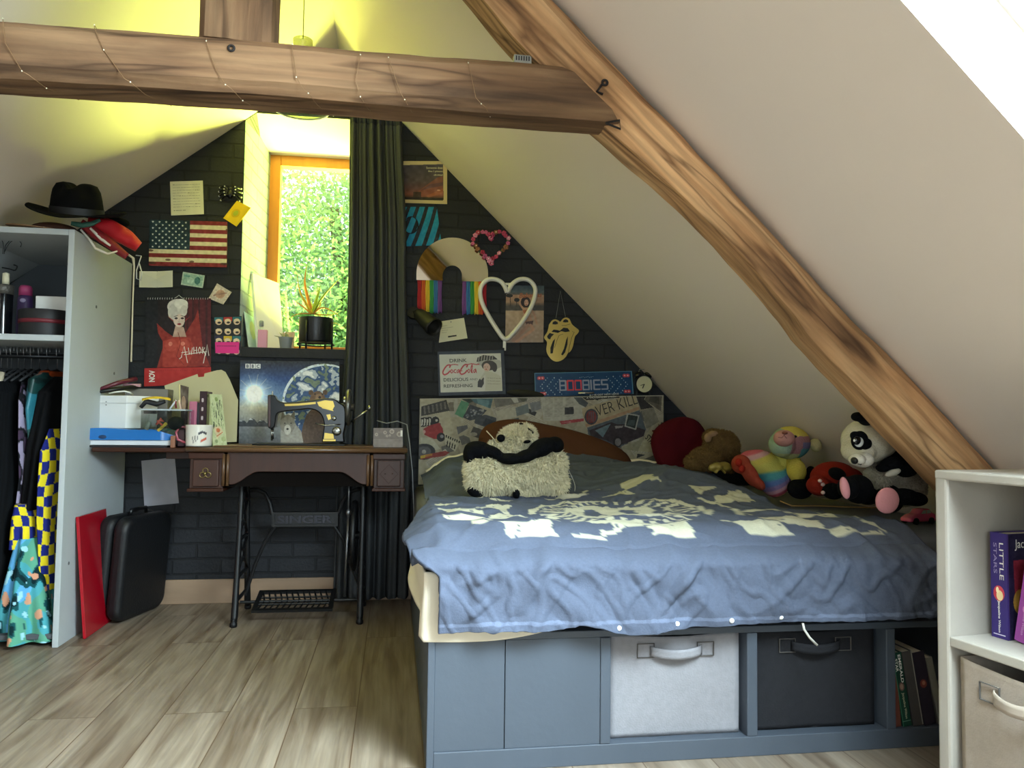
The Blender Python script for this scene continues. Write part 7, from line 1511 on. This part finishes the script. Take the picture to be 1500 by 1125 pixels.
blob('arms', [KE(300, 430, 160, 100, 2.95, .075, 10), KE(195, 470, 65, 110, 2.95, .06), KE(450, 450, 120, 62, 2.92, .06, 30), KE(620, 515, 140, 60, 2.90, .06, 0), KE(790, 485, 140, 66, 2.90, .06, -18), KE(950, 400, 160, 95, 2.92, .07, -28), KE(1090, 370, 95, 92, 2.95, .07)], plush_b, pk, .006, 6)
for nm, e in (('eye_patch', KE(527, 300, 44, 42, 2.955, .02)), ('eye_patch', KE(800, 336, 42, 18, 2.962, .02, -8)), ('ear', KE(838, 225, 60, 16, 2.99, .02, 42)), ('ear', KE(740, 148, 26, 10, 3.0, .02, 4))): blob(nm, [e], plush_b, pk, .003, 2)
for e in (KE(260, 860, 100, 60, 2.93, .05, 25), KE(685, 880, 40, 55, 2.90, .04), KE(1150, 860, 90, 60, 2.95, .05, -20)): blob('foot', [e], plush_b, pk, .005, 4)
mb = MB(); mb.grid(lambda u, v: K(1225+75*sst(0, 1, u*1.1)+10*v, 585+270*u, 2.93)+Vector((0, -.018*math.sin(pi*u)+.022*v, 0)), 16, 3); mb.build('care_label', M('label_satin', 'd6d2c6', .5), pk, smooth=True, solid=.001)
MB().tube([K(375, 222, 2.99), K(430, 280, 2.985), K(495, 365, 2.97)], .0045, 8, flat=.4).build('side_tape', M('cream_tape', 'cfc3a4', .8), pk, smooth=True)
# --- sitting panda
Gp = lambda x, y, Y: PY(1180+x/6.25, 590+y/6.25, Y)
YP = 2.27; gs = YP/1130/6.25*1.02
def GE(x, y, rx, ry, Y=YP, d=None, rot=0): return (Gp(x, y, Y), (rx*gs, (rx+ry)/2*gs if d is None else d, ry*gs), Euler((0, rad(rot), 0)).to_matrix())
pp = thing('panda_plush', 'sitting panda soft toy with pink soles tucked below the rafter', 'soft toy', tuple(Gp(850, 1000, YP)))
wplush = M('off_white_plush', 'c9c0ac', .95, var=.08, vscale=30, bump=.4, bscale=180); gplush = M('grey_white_plush', 'aaa394', .95, var=.12, vscale=30, bump=.4, bscale=160)
hd = blob('head', [GE(560, 350, 230, 215, d=.085), GE(670, 360, 150, 160, d=.07), GE(480, 440, 130, 130, 2.25, .07)], wplush, pp, .005, 6)
mz = blob('muzzle', [GE(520, 520, 95, 75, 2.195, .04), GE(470, 520, 60, 60, 2.175, .035)], M('white_plush', 'd9d4c8', .95, bump=.3, bscale=200), pp, .004, 4)
blob('nose', [GE(447, 530, 27, 34, 2.142, .014, -20)], blk, pp, .002, 2)
MB().tube([Gp(478, 560, 2.148), Gp(505, 568, 2.148), Gp(524, 548, 2.152), Gp(516, 510, 2.154)], .0014, 6).build('mouth', blk, pp, smooth=True)
blob('eye_patch', [GE(495, 345, 86, 92, 2.186, .014, 25), GE(555, 380, 52, 60, 2.192, .014, 40), GE(452, 300, 48, 42, 2.186, .012)], plush_b, pp, .003, 3)
blob('eye_white', [GE(488, 360, 46, 48, 2.172, .009, 20)], M('toy_eye_white', 'd9dad8', .25), pp, .002, 1)
blob('pupil', [GE(472, 345, 38, 44, 2.168, .008, 15)], M('toy_pupil', '0c0d14', .08, coat=.6), pp, .002, 1)
MB().ell(Gp(446, 345, 2.159), (.0035, .002, .004), nu=10, nv=6).build('catchlight_dot', ink_white, pp)
blob('ear', [GE(475, 128, 52, 46, 2.215, .025), GE(545, 165, 58, 42, 2.205, .028, 40)], plush_b, pp, .004, 3)
bd = blob('body', [GE(850, 760, 230, 190, 2.310, .09), GE(760, 640, 170, 140, 2.290, .08), GE(930, 720, 120, 150, 2.30, .06), GE(980, 800, 80, 100, 2.30, .05), GE(660, 680, 90, 110, 2.270, .06)], gplush, pp, .006, 5)
p_, n_ = surf_points(bd, 7000, lambda p, n: n[:, 1] < .4); tufts('body_fur', p_, n_, .010, .0022, gplush, pp, droop=.3)
blob('arm', [GE(880, 500, 120, 110, 2.245, .05), GE(900, 580, 130, 110, 2.220, .05), GE(780, 560, 110, 60, 2.200, .04, -25), GE(700, 600, 40, 40, 2.190, .03)], plush_b, pp, .005, 5)
blob('paw_patch', [GE(800, 640, 85, 32, 2.172, .012, -18)], M('white_paw', 'cfcabc', .9), pp, .003, 2)
blob('leg', [GE(480, 790, 130, 140, 2.240, .055), GE(390, 780, 80, 110, 2.190, .045), GE(560, 850, 100, 90, 2.270, .05)], plush_b, pp, .005, 5)
blob('leg', [GE(760, 880, 130, 140, 2.25, .05), GE(900, 860, 130, 80, 2.190, .05), GE(1000, 880, 90, 70, 2.220, .05)], plush_b, pp, .005, 5)
solem = M('pink_sole', 'cf8f96', .9, bump=.2, bscale=200)
blob('sole', [GE(360, 780, 42, 105, 2.148, .014, -12)], solem, pp, .003, 3); blob('sole', [GE(748, 895, 116, 122, 2.115, .014, 30)], solem, pp, .003, 3)
# --- red ladybird-like plush behind its feet
lb = thing('red_ladybird_plush', 'round red plush with black patches behind the panda feet', 'soft toy', tuple(Gp(230, 850, 2.62)))
LE = lambda x, y, rx, ry, Y, d, rot=0: (Gp(x, y, Y), (rx*gs*1.1, d, ry*gs*1.1), Euler((0, rad(rot), 0)).to_matrix())
blob('body', [LE(260, 690, 230, 170, 2.62, .085), LE(120, 760, 100, 100, 2.58, .06), LE(400, 690, 130, 110, 2.66, .06)], M('red_plush', '7c2016', .95, bump=.3, bscale=160), lb, .006, 5)
blob('spot', [LE(290, 650, 88, 60, 2.535, .03, 25)], plush_b, lb, .004, 3)
blob('head', [LE(250, 810, 85, 80, 2.50, .05)], plush_b, lb, .005, 4)
for x, y in ((132, 715), (158, 748), (160, 822)): blob('white_dot', [LE(x, y, 17, 19, 2.487, .01)], M('pink_white_plush', 'd8b8b8', .9), lb, .0025, 1)
o = blob('black_plush_paw', [], plush_b, lb) if False else None
# --- rainbow bear lying back
Rb_ = lambda x, y, Y: PY(1060+x/7.5, 620+y/7.5, Y)
YR = 2.93; rs = YR/1130/7.5*1.06
def RE(x, y, rx, ry, Y=YR, d=None, rot=0): return (Rb_(x, y, Y), (rx*rs, (rx+ry)/2*rs*.75 if d is None else d, ry*rs), Euler((0, rad(rot), 0)).to_matrix())
rbw = thing('rainbow_bear', 'pastel rainbow striped bear lying back beside the duvet edge', 'soft toy', tuple(Rb_(540, 800, YR)))
rbm = M('rainbow_plush', '808080', .95, attr=True, bump=.35, bscale=170)
bo = blob('body', [RE(430, 470, 250, 170, d=.08, rot=-38+60), RE(560, 620, 160, 190, 2.90, .07), RE(330, 420, 170, 130, 2.95, .07), RE(600, 430, 120, 130, 2.93, .07)], rbm, rbw, .006, 5)
pal = .22*.55+.78*np.array([[.80, .32, .16], [.78, .30, .36], [.80, .58, .60], [.82, .74, .28], [.80, .76, .30], [.22, .55, .58], [.28, .40, .66], [.50, .40, .60], [.82, .58, .62], [.74, .26, .34], [.78, .50, .36], [.70, .60, .36]])
def rainbow(co):
    a, b = Rb_(300, 330, YR), Rb_(640, 780, YR); d = np.array([b.x-a.x, b.z-a.z]); L2 = (d**2).sum(); c_ = Rb_(800, 260, YR)
    r = np.hypot(co[:, 0]-c_.x, (co[:, 2]-c_.z))/(640*rs); ang = np.arctan2(co[:, 2]-c_.z, co[:, 0]-c_.x)
    u = ((co[:, 0]-a.x)*d[0]*.55+(co[:, 2]-a.z)*d[1]*1.1)/L2*1.0; wv = .07*np.sin(ang*6)
    k = np.clip((u+wv+.12)*10.5, 0, 10.99); i = k.astype(int); f = np.clip((k-i-.7)/.3, 0, 1)[:, None]; return pal[i]*(1-f)+pal[i+1]*f
setcol(bo, rainbow)
he = blob('head', [RE(730, 215, 215, 180, 2.85, .07), RE(640, 230, 130, 140, 2.82, .06)], rbm, rbw, .005, 5)
def hcol(co):
    p = Rb_(730, 215, 2.9); u = (co[:, 0]-p.x)/(215*rs); v = (co[:, 2]-p.z)/(180*rs); c = np.tile([.64, .46, .47], (len(co), 1)); c[v > .42] = [.80, .72, .34]; c[(v < .05) & (u > -.1)] = [.46, .44, .58]; c[(v < -.3) & (u > -.2)] = [.34, .55, .56]; c[(u < -.85)] = [.58, .66, .56]; c[(u < -.2) & (v < -.6)] = [.66, .68, .50]; return c
setcol(he, hcol)
mu = blob('muzzle', [RE(665, 165, 108, 88, 2.765, .04)], M('pink_muzzle', 'c08a80', .95, bump=.3, bscale=180), rbw, .004, 3)
blob('nose', [RE(672, 105, 32, 18, 2.728, .012)], M('brown_nose', '8a4a3c', .5), rbw, .0025, 2); blob('eye', [RE(785, 145, 18, 15, 2.785, .010)], blk, rbw, .002, 1)
MB().tube([Rb_(600, 155, 2.738), Rb_(640, 160, 2.726), Rb_(665, 130, 2.722), Rb_(690, 165, 2.726), Rb_(725, 150, 2.738)], .0012, 6).build('mouth', M('mouth_thread', '6e3c38', .8), rbw, smooth=True)
blob('ear', [RE(1010, 240, 62, 75, 2.82, .025, -20)], M('pale_yellow_plush', 'c4bc8c', .95, bump=.3, bscale=180), rbw, .004, 3)
blob('arm', [RE(800, 520, 95, 130, 2.82, .045, -8), RE(770, 430, 70, 80, 2.85, .04)], M('yellow_green_plush', 'bfae4c', .95, bump=.35, bscale=170), rbw, .005, 4)
blob('leg', [RE(190, 450, 95, 105, 2.90, .05), RE(290, 560, 70, 150, 2.87, .045, -28), RE(380, 660, 50, 90, 2.85, .035, -40)], M('coral_plush', '98402e', .95, bump=.3, bscale=170), rbw, .005, 4)
blob('foot_pad', [RE(165, 430, 40, 45, 2.842, .012), RE(200, 500, 36, 44, 2.842, .012)], M('deep_red_pad', '8e2418', .9), rbw, .003, 2)
# black soft toy between bear and ladybird
bt = thing('black_plush', 'black plush half hidden between the rainbow bear and the red plush', 'soft toy', tuple(Rb_(850, 790, 2.8)))
blob('body', [RE(840, 720, 130, 110, 2.80, .05), RE(900, 620, 70, 90, 2.84, .04)], plush_b, bt, .006, 4); blob('paw', [RE(960, 530, 45, 60, 2.84, .025)], plush_b, bt, .004, 3)
# --- brown teddy lying face down, gold bow
Te = lambda x, y, Y: PY(960+x/3.41, 590+y/3.41, Y)
YT = 3.28; ts = YT/1130/3.41*1.04
def TE(x, y, rx, ry, Y=YT, d=None, rot=0): return (Te(x, y, Y), (rx*ts, (rx+ry)/2*ts*.8 if d is None else d, ry*ts), Euler((0, rad(rot), 0)).to_matrix())
td = thing('brown_teddy', 'brown teddy bear slumped against the slope beside the red cushion', 'soft toy', tuple(Te(290, 360, YT)))
tm = M('brown_plush', '6a5230', .95, var=.15, vscale=40, bump=.5, bscale=110)
b_ = blob('body', [TE(330, 220, 95, 85), TE(250, 280, 80, 60, 3.22, .06), TE(190, 300, 45, 40, 3.20, .05), TE(370, 290, 60, 60, 3.3, .06), TE(290, 170, 50, 40, 3.28, .06)], tm, td, .006, 4)
p_, n_ = surf_points(b_, 6000, lambda p, n: n[:, 1] < .4); tufts('fur', p_, n_, .010, .0022, tm, td, droop=.3)
blob('ear', [TE(290, 155, 26, 16, 3.24, .02), TE(262, 175, 18, 24, 3.24, .02)], M('tan_ear_plush', '94765a', .95, bump=.4, bscale=140), td, .004, 3)
mb = MB(); gb_ = M('gold_satin', 'a08a3e', .35, metal=.2)
for dx in (-1, 1): mb.ell(Te(322+dx*28, 318, 3.17), (.030, .018, .020), Euler((0, rad(dx*25), 0)).to_matrix())
mb.ell(Te(322, 322, 3.155), (.013, .012, .013)); mb.tube([Te(322, 325, 3.16), Te(300, 352, 3.16)], [.008, .013], 8, flat=.4); mb.tube([Te(322, 325, 3.16), Te(350, 352, 3.16)], [.008, .013], 8, flat=.4)
remesh(mb.build('bow', gb_, td), .004, 3, .4)
# --- red cushion wedged at the headboard end
mb = MB(); c_ = PY(1003, 652, 3.66); vs, fs = pillow(c_.x, 3.68, c_.z-.03, .30, .34, .12, -12, -20); mb.add(vs, fs); o = mb.build('red_cushion', M('dark_red_cotton', '4a0e18', .95, bump=.15, bscale=30), None, smooth=True, weld=True); tag(o, 'dark red cushion wedged between headboard end and roof slope', 'cushion')
# --- pink toy car, cords
q_ = PZ(1344, 758, MZ+.02); ca = thing('pink_toy_car', 'bright pink toy car on the sheet beside the white unit', 'toy', (q_.x, q_.y, MZ))
CM = Matrix.Translation((q_.x, q_.y, MZ)) @ Euler((0, 0, rad(14))).to_matrix().to_4x4()
pk_m = M('hot_pink_plastic', 'ff6a9c', .25, coat=.4)
mb = MB(); mb.prism([(-.055, .008), (-.055, .020), (-.035, .030), (-.012, .034), (.0, .048), (.030, .050), (.045, .036), (.058, .032), (.06, .008)], lambda a, b, t: CM @ Vector((a, t, b)), -.022, .022); mb.build('body', pk_m, ca, bevel=.005, seg=3, smooth=True, angle=60)
mb = MB(); mb.prism([(-.008, .035), (.001, .045), (.012, .046), (.012, .035)], lambda a, b, t: CM @ Vector((a, t, b)), -.0232, .0232); mb.prism([(.016, .035), (.016, .046), (.028, .046), (.036, .036)], lambda a, b, t: CM @ Vector((a, t, b)), -.0232, .0232); mb.build('windows', M('toy_window', 'd8d4da', .2), ca)
for x in (-.034, .036):
    for y in (-.022, .022): MB().cyl(CM @ Vector((x, y-.004, .011)), CM @ Vector((x, y+.004, .011)), .011, 18).build('wheel', blk, ca, smooth=True, angle=40)
o = MB().tube([PZ(1143, 734, MZ+.03), PZ(1160, 741, MZ+.012), PZ(1200, 741, MZ+.006), PZ(1250, 743, MZ+.006), PZ(1292, 744, MZ+.006)], .0042, 8, flat=.6).build('tan_rope', M('tan_cord', 'a8854e', .7), None, smooth=True); tag(o, 'tan cord lying straight across the grey sheet', 'cord')
o = MB().tube([PY(1176, 913, 1.945), PY(1178, 922, 1.94), PY(1186, 934, 1.938), PY(1197, 945, 1.938)], .0032, 8).build('white_drawstring', M('white_drawstring', 'c9c5bb', .7), None, smooth=True); tag(o, 'short white drawstring dangling from the duvet hem', 'string')
o = MB().tube([PZ(1316, 742, MZ+.004), PZ(1335, 736, MZ+.008), PZ(1352, 733, MZ+.008)], .0025, 8).build('grey_stick', M('grey_stick', '7d8388', .4), None, smooth=True); tag(o, 'thin grey stick beside the pink toy car', 'stick')
